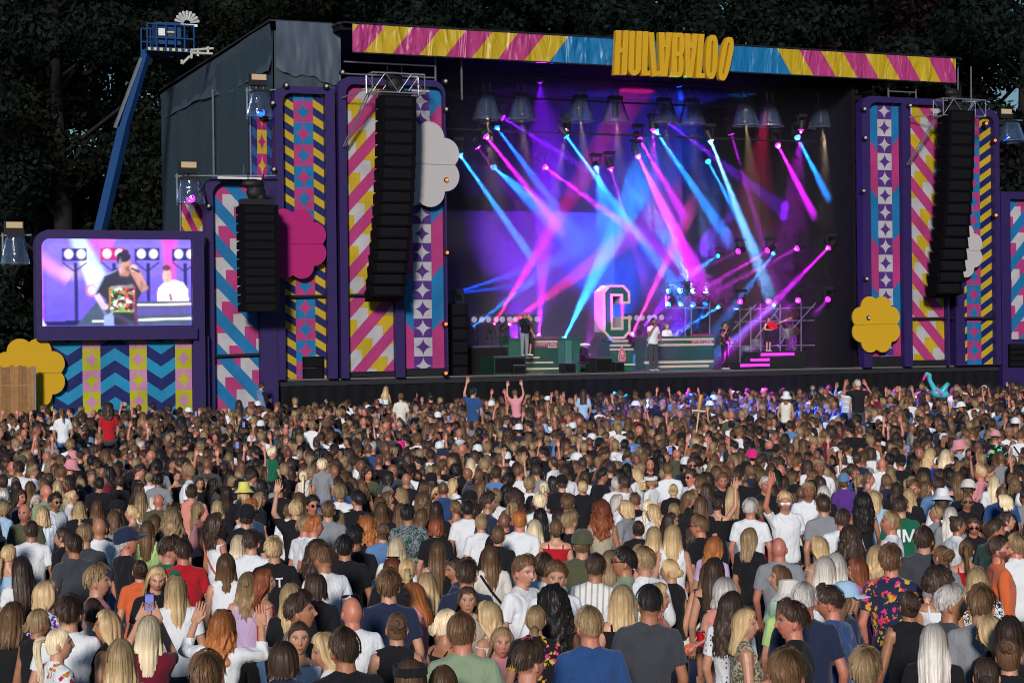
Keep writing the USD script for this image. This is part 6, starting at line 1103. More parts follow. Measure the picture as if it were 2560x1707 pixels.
# ------------------------------------------------------------------ people
# picture block, x, y of the head (block pixels), sex hair-style hair-colour skin, top and colour, facing (0 = to the stage, 90 = to the picture's right, 180 = to the camera), pose, extras
BLK = {1: (0, 1000), 2: (640, 1000), 3: (1280, 1000), 4: (1920, 1000), 5: (0, 1350), 6: (640, 1350), 7: (1280, 1350), 8: (1920, 1350)}
CROWD = """
5 110 130 f lowpony b f tank lbl 45 down
5 245 260 f vlong dk f dress w -10 down pat=flower,rb
5 430 500 f bob b f tee w 65 down pat=flower,rb
5 330 755 f bun db t vest k 55 down
5 480 950 f pony lb f tee w 70 down pat=flower,r
5 590 680 m short dk f tee w 5 down
5 795 655 f pony dk f long cw -30 down pat=lace,be
5 730 40 m crop dk t tee ch -25 down
5 1200 5 m crop gr r tee k 70 down hat=cap,n
5 1265 285 f updo dk f tee o -5 down
5 1370 345 f long b f tee k 175 down
5 955 370 m short db f tee mv 80 down
5 1565 60 m short dk f tee gn 75 down
5 1715 105 m crop dk r tee r -20 down
5 1390 -100 f long br f vest li 10 down
5 2090 235 f long br f vest w 0 down
5 1655 440 f vlong b f tee w -10 down
5 1310 825 f long lb f tee bu 0 phone item=phone
5 1000 775 f mid b t vest k -70 down
5 1120 1060 f vlong b f tank be 0 down
5 1950 780 f wavy gi f long w 20 bend glass=head
5 2245 410 f half db f tank la 10 down
5 1950 1250 m short br f tee k 0 down
5 2290 25 m short dk f long w 10 down
5 2150 40 f long lb f tee be 0 down
5 40 700 f mid br f tee k 20 down
6 85 365 f half au f tank r 80 down
6 200 85 m short b f tee k 0 down text=CT,w,.09,1.33
6 430 -130 m short db r tee w 60 down
6 530 110 f curly dk f long bn 10 down pat=lace,bn
6 690 160 m short br t tee w -40 down
6 840 60 m crop bk t tee k 0 down
6 1030 -130 f curly gi f tank k 0 down
6 1145 -75 f updo br f long dn -10 down
6 1290 75 f long lb f tee w 5 down
6 1690 100 f vlong br f tank k 0 down
6 1440 -250 m crop bk t tee dg 5 down pat=lace,g
6 1810 265 f bun dk t tee n -90 down glass=head
6 1920 310 m short dk f tee n 0 down
6 2165 150 f vlong br f tee cw -15 down bag=k,R
6 1190 425 m short br f tee n 0 down
6 1205 255 f long au f tee k -5 down glass=head
6 1405 275 f braid b f tee k 0 down
6 1490 500 f long gi p vest pk -85 down
6 1640 410 f long b f tee k 0 down
6 1945 545 f long dk f tee be 178 down
6 905 655 m bald gi r tee w -20 down glass=head beard=.7
6 430 640 m short dk t tee ol 80 down
6 335 890 f bun dk f tank w 175 down
6 285 1090 f bob dk f tee n -5 down
6 755 970 f long b f tee w -80 fold
6 890 975 m crop dk t tee k -20 down
6 1235 815 f updo br f vest k 0 down
6 1750 760 f bun lb t tank k 60 down
6 1985 850 m crop br r tee sg 5 down
6 2210 690 f wavy b f tank w -60 down
6 2185 950 f long db p tee pk 170 down child=1.45
6 1500 1265 f long br f tee k -10 down hat=visor,k
6 1720 1290 f long br f tee k 0 down
6 390 510 f long b f tee k 10 down
6 525 430 f bob dk f tee k 0 down
7 55 270 m short br p tee w 140 down
7 235 230 m crop dk f long w -5 down
7 350 335 m short br f long w 178 down
7 425 565 f bigcurly bk d tank k -5 down
7 205 720 f lowpony db f tee k 5 down pat=flower,o
7 725 765 m crop db r tee bl -20 down
7 680 250 m crop dk t tee w 0 down pat=stripe,be
7 600 40 m crop br f tee ol 0 down hat=cap,ol
7 890 190 f long db f long mt 0 down
7 1020 180 m crop bk t tee sg -75 down glass=clear
7 1215 185 m short db f long w -50 down
7 1455 275 f bun b f vest k -60 down
7 1345 525 f wavy b p long sa 75 hold pat=circles,o item=can
7 1010 545 f mid b f tank k 0 down
7 1150 545 m crop bk t tee ch -10 down
7 1735 320 f long br f vest k 0 down bag=cw,L
7 1880 260 f long dk f tank k 5 down
7 1955 470 f bob gr f vest sa 10 down
7 2030 600 f wavy dk f tee w 35 down pat=dots,k
7 2110 755 f mid b f vest ol 88 hold pat=leo,be
7 370 -120 f bun br f tank r 0 down
7 1815 50 f wavy gi f tee la 40 down
7 2250 -20 f mid db t tee k 50 hold item=cup
7 1460 -50 f long b f vest w 0 down
7 60 1130 m short dk p tee k 50 down
8 60 340 f long br f tee mt -80 down
8 150 60 m bald gr r tee g 0 down
8 400 40 f long b f tank w -60 hold
8 525 260 f long si f tee w 0 down
8 650 220 f long si f tank k 10 down
8 755 -60 f long br f tee bu 5 down bag=k,R
8 830 270 f long au f tee ma -75 down
8 1000 150 f wavy b f tee k 0 down
8 1170 180 m short br r tee n 0 down pat=flower,o
8 1225 585 f updo dk t vest k -25 down glass=clear
8 1420 30 m crop dk f tee ch 0 down text=RI,g,.05,1.36
8 1575 150 f updo br f tee g -50 down
8 1590 395 f afro dk t tank w 0 down
8 1725 575 m short gr t tee ch 70 down text=GU,w,.08,1.12
8 1840 90 f pony br f tank r 0 down
8 2165 75 m crop dk r long o 80 down beard=.85
8 2005 380 f wavy b f tee w 0 down pat=leo,k
8 1530 930 f long si f tee k 0 down
8 230 725 m short dk r tee k -80 down
8 620 570 m short dk r tee bl -65 down glass=head beard=.3
8 790 550 f long br f tee n 70 down hat=cap,lbl child=1.6
8 410 545 m crop gr r tee n 0 down
8 240 530 f long br f tee li 5 down hat=bucket,cw
8 805 1180 m short db f tee ch 0 down
8 130 1245 m short br f tee k 0 down
8 2075 850 f mid b f tee k -60 down
8 2225 860 f long dk f tee k 0 down
8 2275 1050 f topbun br f tee k 0 down
8 2060 1255 f bun dk f tee k 0 down
8 2335 50 m crop db r tee w -30 down
8 1900 600 m short br f tee g 0 down
1 1325 425 m crop gr r tee bu 80 down glass=clear
1 665 520 f mid br f tee w 70 down hat=bucket,pk
1 625 615 m short br f tee k 75 down hat=bucket,pk
1 205 570 m crop br f tee w 0 down hat=capback,ol
1 310 645 m short db f tee w 60 down
1 470 585 f wavy db f tee lbl 60 down
1 285 430 m short bk t tee n 50 down
1 340 310 m crop br f tee w 0 down hat=cap,be
1 1230 455 m short br f tee w 10 down
1 1585 585 m short bk t tee k 165 down
1 1640 690 f bun dk f tank k 160 down
1 1835 765 f long dk f tee k 178 down
1 1250 650 m crop dk p vest k 80 down
1 825 705 m short br f tee n 165 down
1 905 770 m crop bk t tee k 0 down
1 1060 745 f bun dk f tee k 0 down
1 1175 750 f long bk f tee k 0 down
1 660 750 f long dk t tee k -70 down
1 535 790 f long b f tee be 0 down
1 440 840 m bald br r tee sg -40 down
1 310 800 f long br f tee ol 20 down
1 70 750 m short dk f tee k 0 down
1 60 880 f bob si f tee g 0 down
1 505 930 m short bk t tee w 150 down glass=face beard=.5
1 665 885 f updo b f vest w 80 down
1 115 995 f bob db f tee lbl 60 down
1 330 930 f bob gr f tee k 165 down
1 440 1040 f mid b f tee w 0 down pat=stripe,lbl
1 770 1000 f long b f tee k 0 down
1 870 990 f long br f tee k 0 down
1 1290 900 f long db f tee w 0 down
1 1425 950 f mid si f tee w -60 down
1 1385 715 f bun db f tee w 0 down
1 1745 835 m crop dk f tee sa 0 down
1 2030 855 f vlong dk f tee k 0 down
1 2255 830 f long b f tee w 10 down hat=bucket,y
1 1815 995 f vlong db t tank pk 80 down
1 2020 985 f long b f tee k 0 down glass=head
1 2290 1000 m short gi f tee w 150 down glass=face
1 2185 1065 m crop dk f tee k 0 down hat=cap,k
1 2020 1140 f curly dk t tank w 65 hold bag=o,R item=cup
1 1560 1090 f curly db f tee k 0 down
1 1385 1130 f long br f tee k 0 down
1 1200 1030 f bun b f tank w -60 down
1 1060 1080 f mid br f tee g 0 down
1 880 1165 m bald br t tee w 0 down
1 985 1165 f bun dk f tee k 20 down
1 740 1240 m crop db f tee ch 0 down
1 625 1245 f bun dk f tee k -60 down
1 275 1205 m crop dk t tee w 0 down
1 1640 400 f bob br f tee k 0 down
2 160 505 m short lb f tee gn 55 sit child=1.12 raise=1.12 bottom=k
2 430 725 f braid lb f vest cw 5 sit child=1.02 raise=1.0
2 630 620 m crop lb f tee g 0 sit child=1.22 raise=.98
2 165 800 m short bk t tee k 0 down
2 640 1010 m crop br f tee g 0 down
2 360 540 f mid br t tank w 175 fold hat=visor,w
2 490 500 m bald br r tee ch 0 down
2 265 370 m short br f tee k 170 down
2 575 955 m short bk r tee k 160 down glass=face
2 405 1000 m crop b f tee k 0 upl
2 540 1150 m crop gi r tee w 60 down
2 700 1075 f long db f tank w -70 down glass=head
2 915 770 f half br f tank k 0 down
2 1150 1010 f vlong br f tee k 0 down glass=head
2 1225 905 f mid br f tee k 80 down
2 1345 865 f mid db f tee k -75 down
2 1365 730 m bald br t tee k 0 down
2 1075 690 f bun bk t tee g -60 down
2 1340 1020 f long br f tee k 0 down
2 1550 1060 f long br f tee k 50 down
2 1660 1000 f long dk f tee k 0 down
2 1670 510 m crop br r tee w 80 down hat=cap,n
2 1690 660 m short br f tee w 0 down pat=hstripe,k
2 1835 650 f afro bk o tee k 0 down
2 1970 580 f long lb f tee k 0 down
2 1850 770 f mid b r tee w 60 down glass=head
2 1640 860 f bob b r tee g 175 down glass=clear
2 1530 920 f curly br f tee k 10 down
2 2100 810 f curly br f tee k 70 down
2 2120 940 m short dk f tee n 70 down beard=.6
2 1965 1000 m crop bk t tee w 0 down
2 1865 985 f bun br t tank k -40 down
2 2045 1130 f topbun db f tee w -20 down
2 2320 1110 m buzz br r tee k 0 down
2 1310 430 f long b f tee k 0 down hat=bucket,hp
2 1100 430 m short gr r tee n 40 down glass=face
2 925 400 m short dk f tee k 0 down
2 990 560 f half b f tee k 0 down glass=head
2 2205 1240 f bun br f tee k 10 down
2 60 905 f mid db r tee k 75 down glass=clear
2 40 590 m short bk f tee w -10 down
2 1640 1170 f bob au f tee k 0 down
2 870 1250 m short bk t tee k 0 down
3 290 275 m short dk t tee lbl 20 up hat=bucket,lbl
3 800 400 m crop dk r tee r 20 down hat=capback,k
3 1150 545 m short br r tee w 165 down beard=.6
3 1275 595 m bald br r tee k 178 down beard=.3
3 1640 585 m short dk r tee k 170 down glass=face beard=.6
3 1625 700 m short dk r tee w -140 down glass=face
3 1480 640 m short br f tee w 0 down
3 1665 390 m short b f tee w 0 down
3 1840 430 m crop db f tee w 10 down
3 1790 320 m crop bk t tee w 0 down
3 2190 520 m crop dk f tee k -10 down hat=capback,hp
3 785 690 m short bk t tee k 60 down
3 940 770 m crop gr f tee w 0 down
3 1150 680 f wavy b f tee w -60 down
3 1270 740 f bun db r tee w -60 down hat=visor,w
3 1480 830 f updo b f tee k 0 down
3 325 800 f braid lb f tee r 10 down
3 440 770 m crop dk f tee k 0 down hat=cap,k
3 560 940 m short br f tee k 0 down
3 270 930 m crop lb f tee w -10 down
3 815 1010 f bigcurly au t tank be -5 down
3 930 930 f mid gr p tee w 80 down glass=clear
3 1040 1000 f bob b f tee g -60 down
3 1215 975 f lowpony lb f tee w 30 down
3 1315 1030 f wavy b p tee w -60 down
3 1440 1110 f vlong dk f tank r 70 down
3 1520 1010 f bun db f tee k 0 down
3 555 1110 m short db f tee k 40 down
3 235 1180 f long lb f tee k 0 down
3 60 1100 m crop gi r tee w 0 down
3 290 1070 f mid bk f tee k 0 down
3 1145 1180 f updo dk f tee k 0 down
3 1290 1255 f long b f tee w 0 down
3 1795 1150 m crop br r tee k -60 down glass=clear
3 2200 990 m short gr r tee w 10 down
3 2310 1000 f long br f tee r -60 down
3 2280 765 m crop gr r tee k 165 down
3 1950 740 m short br r tee k 170 down
3 1720 950 f long br f tee k 0 down
3 1990 840 f long b f tee k 0 down
3 1620 900 f mid br f tee k 75 down
3 2100 690 m short dk f tee k 20 down
3 1690 1120 f wavy dk f tee k 0 down
3 60 660 m short br f tee w 40 down
3 380 570 f bun dk f tee w -60 down
3 230 650 m crop dk f tee g 0 down
3 1870 950 f updo dk f tank k 20 up glass=head
3 640 800 f bun b f tee k -10 down
4 200 930 m short b r tee w 178 up glass=white beard=.45 item=cup
4 510 850 f mid si f tee k 0 down
4 640 540 f long dk t tee k 0 down hat=brim,k
4 930 720 f bun br p tank k 75 down
4 1055 585 m bald gr r long w 0 down
4 1120 480 f updo b f vest tq 0 down
4 1225 570 m crop dk r tee k -30 down hat=cap,k
4 1480 500 f wavy b t tank rb 40 down raise=.45
4 1610 510 f long lb f tee w 15 hold item=phone raise=.35
4 1750 430 m crop gr r tee lbl 60 down hat=bucket,pk pat=dots,w
4 1885 490 f long dk t tank k -150 down
4 1925 660 m short b r tee pk -60 down bag=k,L
4 2100 340 m crop br f tee k 0 down hat=capback,pk pat=splash,y raise=.30
4 2240 300 m short br f tee w 0 down pat=hstripe,k
4 2335 330 m short br f tee w 0 down bag=k,R raise=.25
4 1790 930 f updo br t tee k 175 down glass=face
4 1590 900 f mid dk f tee w 0 down hat=bucket,w
4 1785 820 m crop dk f tee k 0 down hat=cap,cw
4 1450 810 f long br p tee k 70 down
4 1330 880 f mid b f tee k 0 down
4 1250 980 m short dk f tee gn 0 down text=MM,w,.15,1.30
4 1095 1110 m crop db r tee w -80 down beard=.3
4 880 930 f bigcurly bk t tank k 0 down
4 650 1090 m crop dk f tee w 0 down
4 730 750 f bun br f tee pu 0 down hat=cap,dn
4 1530 1040 f bun db r tee g -60 down glass=head
4 1650 1050 f long si f tee g 0 down
4 1450 1260 m crop dk f tee ch 0 down
4 1775 1150 f topbun dk t tee w 60 down
4 1895 1150 f bob dk r tee k 175 down glass=clear
4 2010 1190 m crop dk r tee dg 60 down
4 2160 1110 f bun dk p tee k 70 down
4 2190 940 f bob lb t tee k -60 down
4 2130 850 m buzz dk t tee bl -20 down
4 2070 750 f long lb f tee w 0 down
4 490 1000 f updo au f tee n 0 down
4 590 960 m short dk f tee g -20 down
4 1170 820 f long dk f tee k 0 down
4 40 840 f long dk r tee pu 50 down
4 470 550 f long b f tee k 0 down
4 2280 780 f half db f tee k 0 down
4 1000 900 f mid b f tee lbl -10 down
4 780 1250 f curly dk f tee k 0 down
"""
FAR = """
5@ 590 110 f pony br f tee w 0 sit raise=.85
5@ 1010 75 f curly dk f tee r -10 sit raise=.78
5@ 1140 70 m crop dk f tee k 0 sit child=1.2 raise=.75 hat=cap,be
5@ 530 10 m crop lb f tee mt 0 sit child=1.1 raise=.9
6@ 1330 -30 f bun br f tee cw 0 sit raise=.85
6@ 1180 -90 f long b f tank w 10 sit child=1.3 raise=.95
7@ 60 -60 f short br f tee pk 0 both raise=.75
8@ 145 -30 f mid br f vest cw 0 sit hat=bucket,w raise=.72
8@ 730 -120 f bun dk t vest w 0 bend raise=.75 pat=hstripe,k
8@ 830 -150 m crop gr r tee k -20 bend raise=.95
6@ 1990 -75 m short bk f tee bl 30 upl raise=.7
6@ 1780 -70 f mid dk f tee lbl 10 sit child=1.2 raise=.75 hat=bucket,tq
7@ 640 -70 f long dk f tee lbl 0 sit raise=.72
5@ 30 230 m crop br f tee g 0 down
"""
def parse(txt):
    out = []
    for ln in txt.strip().splitlines():
        f = ln.split(); far = f[0].endswith('@'); b = int(f[0].rstrip('@')); d = dict(x.split('=') for x in f[10:] if '=' in x)
        bx0, by0 = (BLK[b][0], 1000) if far else BLK[b]
        out.append(dict(px=bx0 + float(f[1]) / 3.675, py=by0 + float(f[2]) / 3.675, sex=f[3], hair=f[4], hc=f[5], skin=f[6], top=f[7], tc=f[8], yaw=float(f[9]) * (1.25 if 55 <= abs(float(f[9])) <= 95 else 1), pose=f[10] if '=' not in f[10] else 'down', far=far, **{'x_' + k: v for k, v in d.items()}))
    return out
PEOPLE = parse(CROWD) + parse(FAR)
rng = np.random.default_rng(11)
HN = {'long': 'long {} hair', 'vlong': 'very long {} hair', 'mid': 'shoulder-length {} hair', 'wavy': 'long wavy {} hair', 'curly': 'curly {} hair', 'bigcurly': 'big long {} curls', 'afro': 'round curly {} hair', 'bob': '{} bob', 'short': 'short {} hair', 'crop': 'cropped {} hair', 'pony': 'high {} ponytail', 'lowpony': 'low {} ponytail', 'bun': '{} bun', 'topbun': '{} top knot', 'updo': '{} pinned-up hair', 'braid': '{} braid', 'half': 'half-tied {} hair', 'buzz': 'shaved {} hair', 'bald': 'bald head'}
TN = {'tee': 'T-shirt', 'long': 'shirt', 'tank': 'strappy top', 'vest': 'tank top', 'dress': 'dress'}
HATN = {'bucket': 'bucket hat', 'cap': 'cap', 'capback': 'backwards cap', 'visor': 'visor band', 'brim': 'wide hat'}
def descr(p):
    # what shows in the picture, in few words
    h = HN[p['hair']].format(HAIRN[p['hc']]); t = (PATN.get(p.get('x_pat', '').split(',')[0], '') + ' ' if 'x_pat' in p else '') + CLOTHN[p['tc']] + ' ' + TN[p['top']]
    if 'x_hat' in p: h = CLOTHN[p['x_hat'].split(',')[1]] + ' ' + HATN[p['x_hat'].split(',')[0]]
    ex = ''
    if p.get('x_glass') == 'face': ex = ', sunglasses on'
    elif p.get('x_glass') == 'head' or p.get('x_glass') == 'white': ex = ', sunglasses pushed up'
    elif p.get('x_glass') == 'clear': ex = ', wearing glasses'
    elif p['pose'] in ('up', 'upl'): ex = ', one arm raised'
    elif p['pose'] in ('both', 'bend'): ex = ', both arms raised'
    elif p['pose'] == 'phone': ex = ', holding up a phone'
    elif p.get('x_bag'): ex = f", {CLOTHN[p['x_bag'].split(',')[0]]} shoulder bag"
    elif p.get('x_item') == 'can': ex = ', holding a can'
    elif p.get('x_item') == 'cup': ex = ', holding a cup'
    elif abs(p['yaw']) >= 140: ex = ', facing the camera'
    elif p['yaw'] >= 55: ex = ', facing right'
    elif p['yaw'] <= -55: ex = ', facing left'
    return f"person with {h} in {t}{ex}"
def short(p):
    h = {'bald': 'bald'}.get(p['hair'], HAIRN[p['hc']].split()[-1] + '-haired')
    return f"{h} person in {CLOTHN[p['tc']]}"
def place(p, Hc):
    d = ray(p['px'], p['py']); lo, hi = 8.0, 75.0
    f = lambda t: (EYE + d * t)[2] - (float(ground_z(0, (EYE + d * t)[1])) + Hc)
    for _ in range(60):
        m_ = (lo + hi) / 2
        if f(m_) > 0: lo = m_
        else: hi = m_
    q = EYE + d * lo; return np.array([q[0], q[1], float(ground_z(0, q[1]))])
for i, p in enumerate(PEOPLE):
    H = {'m': 1.80, 'f': 1.69}[p['sex']] + rng.normal(0, .035)
    if 'x_child' in p: H = float(p['x_child'])
    p['H'] = H; p['lift'] = float(p.get('x_raise', 0)); p['pos'] = place(p, H - .105 + p['lift']); p['seed'] = 100 + i; p['d'] = p['pos'][1]
base = [descr(p) for p in PEOPLE]; cnt = {b: base.count(b) for b in base}; used = set()
sx = np.array([p['px'] for p in PEOPLE]); sy = np.array([p['py'] for p in PEOPLE]); shorts = [short(p) for p in PEOPLE]
for i, p in enumerate(PEOPLE):
    lab = base[i]
    if p['lift'] > .4: lab = lab.split(",")[0] + ", raised above the crowd"; base[i] = lab.split(",")[0]
    if cnt.get(base[i], 1) > 1 or lab in used:
        dist = np.hypot(sx - sx[i], (sy - sy[i]) * 1.2); order = np.argsort(dist); order = [j for j in order if j != i and shorts[j] != shorts[i]][:14]
        for j in order:
            rel = 'left of' if sx[j] - sx[i] > abs(sy[j] - sy[i]) else ('right of' if sx[i] - sx[j] > abs(sy[j] - sy[i]) else ('behind' if sy[j] > sy[i] else 'in front of'))
            l2 = f"{base[i]}, {rel} {shorts[j]}"
            if len(l2.split()) > 16: l2 = f"{base[i].split(',')[0]}, {rel} {shorts[j]}"
            if l2 not in used and len(l2.split()) <= 16: lab = l2; break
    used.add(lab); p['label'] = lab
def phone_thing(pos, yaw, label, lit=True, tilt=0.0):
    M = np.eye(4); M[:3, :3] = rotz(-yaw); M[:3, 3] = pos; t = thing('mobile_phone', label, 'phone', M)
    part(t, 'case', tm(Manifold.batch_hull([sph((a * .03, 0, b * .068), (.007, .0045, .007), 6) for a in (-1, 1) for b in (-1, 1)])), DARKP, smooth=40)
    n = 7; u = np.linspace(-.031, .031, 3); z = np.linspace(-.067, .067, n); U_, Z_ = np.meshgrid(u, z, indexing='ij'); cc = np.array([(.10, .22, .75), (.35, .18, .8), (.12, .35, .85)])[(np.arange(n) * 2) % 3]
    i, j = np.meshgrid(np.arange(2), np.arange(n - 1), indexing='ij'); q = (i * n + j).ravel(); part(t, 'lit_screen', (np.c_[U_.ravel(), np.full(U_.size, -.0052), Z_.ravel()], np.r_[np.c_[q, q + n, q + n + 1], np.c_[q, q + n + 1, q + 1]]), cd_mat('phone_picture', emit=.8), cd=np.tile(cc, (3, 1)))
def can_thing(pos, label, kind):
    M = np.eye(4); M[:3, 3] = pos
    if kind == 'can': t = thing('drink_can', label, 'can', M); part(t, 'can_body', tube((0, 0, -.06), (0, 0, .06), .033, 14), mat('red_can', (.5, .01, .015), .3, metallic=.4), smooth=40); part(t, 'lid', tube((0, 0, .061), (0, 0, .066), .029, 14), ALU)
    else: t = thing('plastic_cup', label, 'cup', M); m = trimesh.creation.revolve(np.array([(0, -.06), (.032, -.06), (.043, .07), (.041, .07), (.030, -.055), (0, -.055)]), sections=16); part(t, 'cup', m, HOOD, smooth=40); part(t, 'drink', tube((0, 0, -.05), (0, 0, .03), .034, 14), mat('beer', (.55, .28, .03), .2))
for i, p in enumerate(PEOPLE):
    cy_ = math.atan2(p['pos'][0], p['pos'][1]); yaw = math.radians(p['yaw']); by = yaw * (.72 if abs(p['yaw']) < 120 else .9) + cy_; hy = yaw + cy_ - by; hy = max(-1.1, min(1.1, hy))
    tl = np.random.default_rng(900 + i).normal(0, .028, 2); M = trimesh.transformations.euler_matrix(tl[0], tl[1], -by, 'sxyz'); M[:3, 3] = p['pos'] + [0, 0, p['lift']]
    t = thing('person', p['label'], 'person', M, group='people standing in the festival crowd'); k = p['H'] / 1.75
    lod = 2 if p['d'] < 19 else (1 if p['d'] < 30 else 0)
    g = lambda q: p.get('x_' + q); pat, c2 = (g('pat').split(',') if g('pat') else (None, None)); hair = p['hair']
    if g('hat') and hair in ('short', 'crop', 'bob'): hair = 'crop'
    tx = g('text').split(',') if g('text') else None
    make_person(t, p['seed'], p['sex'] if 'x_child' not in p or p['H'] > 1.4 else 'c', p['H'], p['pose'], hair, p['hc'], p['skin'], p['top'], p['tc'], pat, c2, (g('bottom') or ['n', 'k', 'dn', 'ch'][i % 4], 'long' if i % 3 else ('shorts' if p['top'] != 'dress' else 'long')), hy, rng.normal(0, .11), float(g('beard') or 0), lod, g('hat').split(',') if g('hat') else None, g('glass'), p['pose'] == 'sit', (tx[0], tx[1], float(tx[2]), float(tx[3])) if tx else None, abs(p['yaw']) > 35, g('bag').split(',') if g('bag') else None, 1.06 if 'x_child' not in p else 1.06 * (1.0 + (1.75 - p['H']) * .55))
    if g('item'):
        el, wr = (POSES[p['pose']][2], POSES[p['pose']][3]); 
        if p['pose'] == 'phone': lp = np.array([0, .36, 1.79])
        elif p['pose'] in ('up',): lp = np.array([-.17, .22, 1.22]) if g('item') == 'cup' else np.array(wr)
        else: dv = np.array(wr) - np.array(el); dv /= np.linalg.norm(dv); lp = np.array(wr) + dv * .085 + [0, -.0, .02]
        wp = M[:3, :3] @ (lp * k) + M[:3, 3]
        if g('item') == 'phone': phone_thing(wp, cy_, f"lit phone held up by the {shorts[i]}", True)
        else: can_thing(wp, f"{'red drink can' if g('item') == 'can' else 'clear plastic cup'} in the hand of the {shorts[i]}", g('item'))
# people on the stage
def stage_person(x, yh, v, zb, label, yaw, **kw):
    u, z = S(x, yh, v); H = z - zb + .10; pos = W(u, v, zb); M = np.eye(4); M[:3, :3] = rotz(TH - math.radians(yaw)); M[:3, 3] = pos
    t = thing('person', label, 'person', M, group='people on the stage'); make_person(t, int(x), H=H, lod=1, **kw); return M, H
stage_person(1499.8, 737, .55, DECK, 'bearded singer in white T-shirt and grey trousers at the stage front', 170, sex='m', pose='mic', hair='crop', hc='bk', skin='o', top='tee', tc='w', bottom=('ch', 'long'), beard=.9)
stage_person(1532, 750, 3.4, DECK + .15, 'man in white T-shirt standing behind the long green counter', 178, sex='m', pose='fold', hair='crop', hc='db', skin='f', top='tee', tc='w', bottom=('k', 'long'))
stage_person(1664, 746, .8, DECK, 'singer in black printed T-shirt holding a microphone beside the counter', 160, sex='m', pose='mic', hair='short', hc='bk', skin='t', top='tee', tc='k', pat='splash', c2='r', bottom=('k', 'long'))
RZ = ra[3] + .003
stage_person(1204, 723, .8, RZ, 'woman singer in black top and wide grey trousers on the riser', 175, sex='f', pose='mic', hair='lowpony', hc='br', skin='t', top='long', tc='k', bottom=('g', 'long'))
stage_person(1213.5, 728, 1.15, RZ, 'woman singer in black dress with bare legs on the riser', 150, sex='f', pose='down', hair='bun', hc='db', skin='p', top='dress', tc='k', bottom=('k', 'shorts'))
GM, GH = stage_person(1764, 736, 2.3, STEP_Z, 'long-haired guitarist in black vest on top of the lit steps', 170, sex='m', pose='fold', hair='long', hc='dk', skin='p', top='vest', tc='k', bottom=('k', 'shorts'))
stage_person(1851, 746, 4.8, DECK + .2, 'drummer in black behind the cymbals', 178, sex='m', pose='fold', hair='short', hc='gi', skin='f', top='tee', tc='k', bottom=('k', 'long'))
stage_person(1868, 742, 4.4, DECK + .1, 'keyboard player in black beside the drummer', 185, sex='m', pose='fold', hair='crop', hc='dk', skin='t', top='tee', tc='k', bottom=('k', 'long'))
stage_person(1900, 741, 4.2, DECK + .1, 'percussion player in a pale cap at the right of the scaffold', 190, sex='m', pose='fold', hair='crop', hc='br', skin='t', top='vest', tc='k', bottom=('k', 'long'), hat=('cap', 'be'))
# steward by the tower and her barrier
u, z = S(600, 888, -1.2); M = np.eye(4); M[:3, :3] = rotz(TH - 1.2); M[:3, 3] = W(u, -1.2, z - 1.62)
t = thing('person', 'steward in blue vest over black shirt standing on a step by the tower', 'person', M); make_person(t, 7, 'm', 1.75, 'fold', 'short', 'dk', 'f', 'long', 'k', bottom=('k', 'long'), lod=1)
vt = tm(top_template('vest', 'm', 'fold', 1)); part(t, 'safety_vest', (np.array(vt.vertices) * [1.06, 1.12, 1.0], np.array(vt.faces)), cloth_mat('dn'), smooth=40)
sb = thing('step_platform', 'black platform under the steward at the tower foot', 'platform', SM); part(sb, 'top', bx(u - 1.6, u + .8, -1.7, -.8, z - 1.72, z - 1.625), DARKP); part(sb, 'front', bx(u - 1.55, u + .75, -1.65, -.85, 0, z - 1.73), BLACK)
# guitar
gt = thing('electric_guitar', 'red electric guitar held by the long-haired guitarist', 'guitar', GM); gp = Polygon([(.22 * math.cos(a) * (1 + .22 * math.cos(2 * a)), .155 * math.sin(a) * (1 - .3 * math.cos(a) ** 2)) for a in np.linspace(0, 6.2, 28)])
ge = trimesh.creation.extrude_polygon(gp, .045, engine="earcut"); Rg = trimesh.transformations.euler_matrix(math.pi / 2, -.28, 0, 'sxyz'); ge.apply_transform(Rg); ge.apply_translation((-.02, .25, .98)); part(gt, 'guitar_body', ge, mat('red_guitar', (.65, .01, .02), .2)); part(gt, 'neck', tube((-.18, .235, 1.03), (-.80, .24, 1.21), .026, 6), mat('maple', (.35, .2, .09), .4)); part(gt, 'headstock', tube((-.80, .24, 1.21), (-.95, .24, 1.255), .045, 6), mat('maple', (.35, .2, .09), .4))
# mixer on the counter, hand microphones
for i, (x, y, v, lab) in enumerate(((1512, 742, .30, 'black microphone in the hand of the bearded singer'), (1673, 752, .58, 'black microphone in the hand of the singer in black'), (1209, 736, .5, 'black microphone held by the woman in grey trousers'))):
    a = S3(x, y, v); t = thing('microphone', lab, 'microphone', SM); part(t, 'handle', tube(a, a + [.06, -.02, -.17], .018, 8), DARKP); part(t, 'head', tm(sph(a, .034, 8)), mat('mic_mesh', (.12, .12, .13), .35, metallic=.8), smooth=True)
# inflatable bird, golden club, phones in the crowd
def at_px(px, py, dist): d = ray(px, py); return EYE + d * dist / d[1]
ib = at_px(2140 * K, 862 * K, 54.5); t = thing('inflatable_bird', 'light blue and pink inflatable bird held over the crowd at right', 'inflatable', np.r_[np.c_[np.eye(3) * .74, ib + [0, 0, -.12]], [[0, 0, 0, 1]]])
nk = [(.18, 0, -.55), (.05, 0, -.30), (-.08, 0, -.05), (-.10, 0, .16), (-.20, 0, .22)]; IM = mat('inflatable_blue', (.05, .42, .52), .3, vary=.25, scale=3)
m = smoothed(union([bone(a, b, r0, r1, 12) for (a, b, r0, r1) in ((nk[0], nk[1], .15, .11), (nk[1], nk[2], .11, .09), (nk[2], nk[3], .09, .10), (nk[3], nk[4], .11, .09))] + [bone((.18, 0, -.55), (.55, 0, -.62), .22, .16, 12)]), .05, 6); part(t, 'body', m, IM, smooth=True)
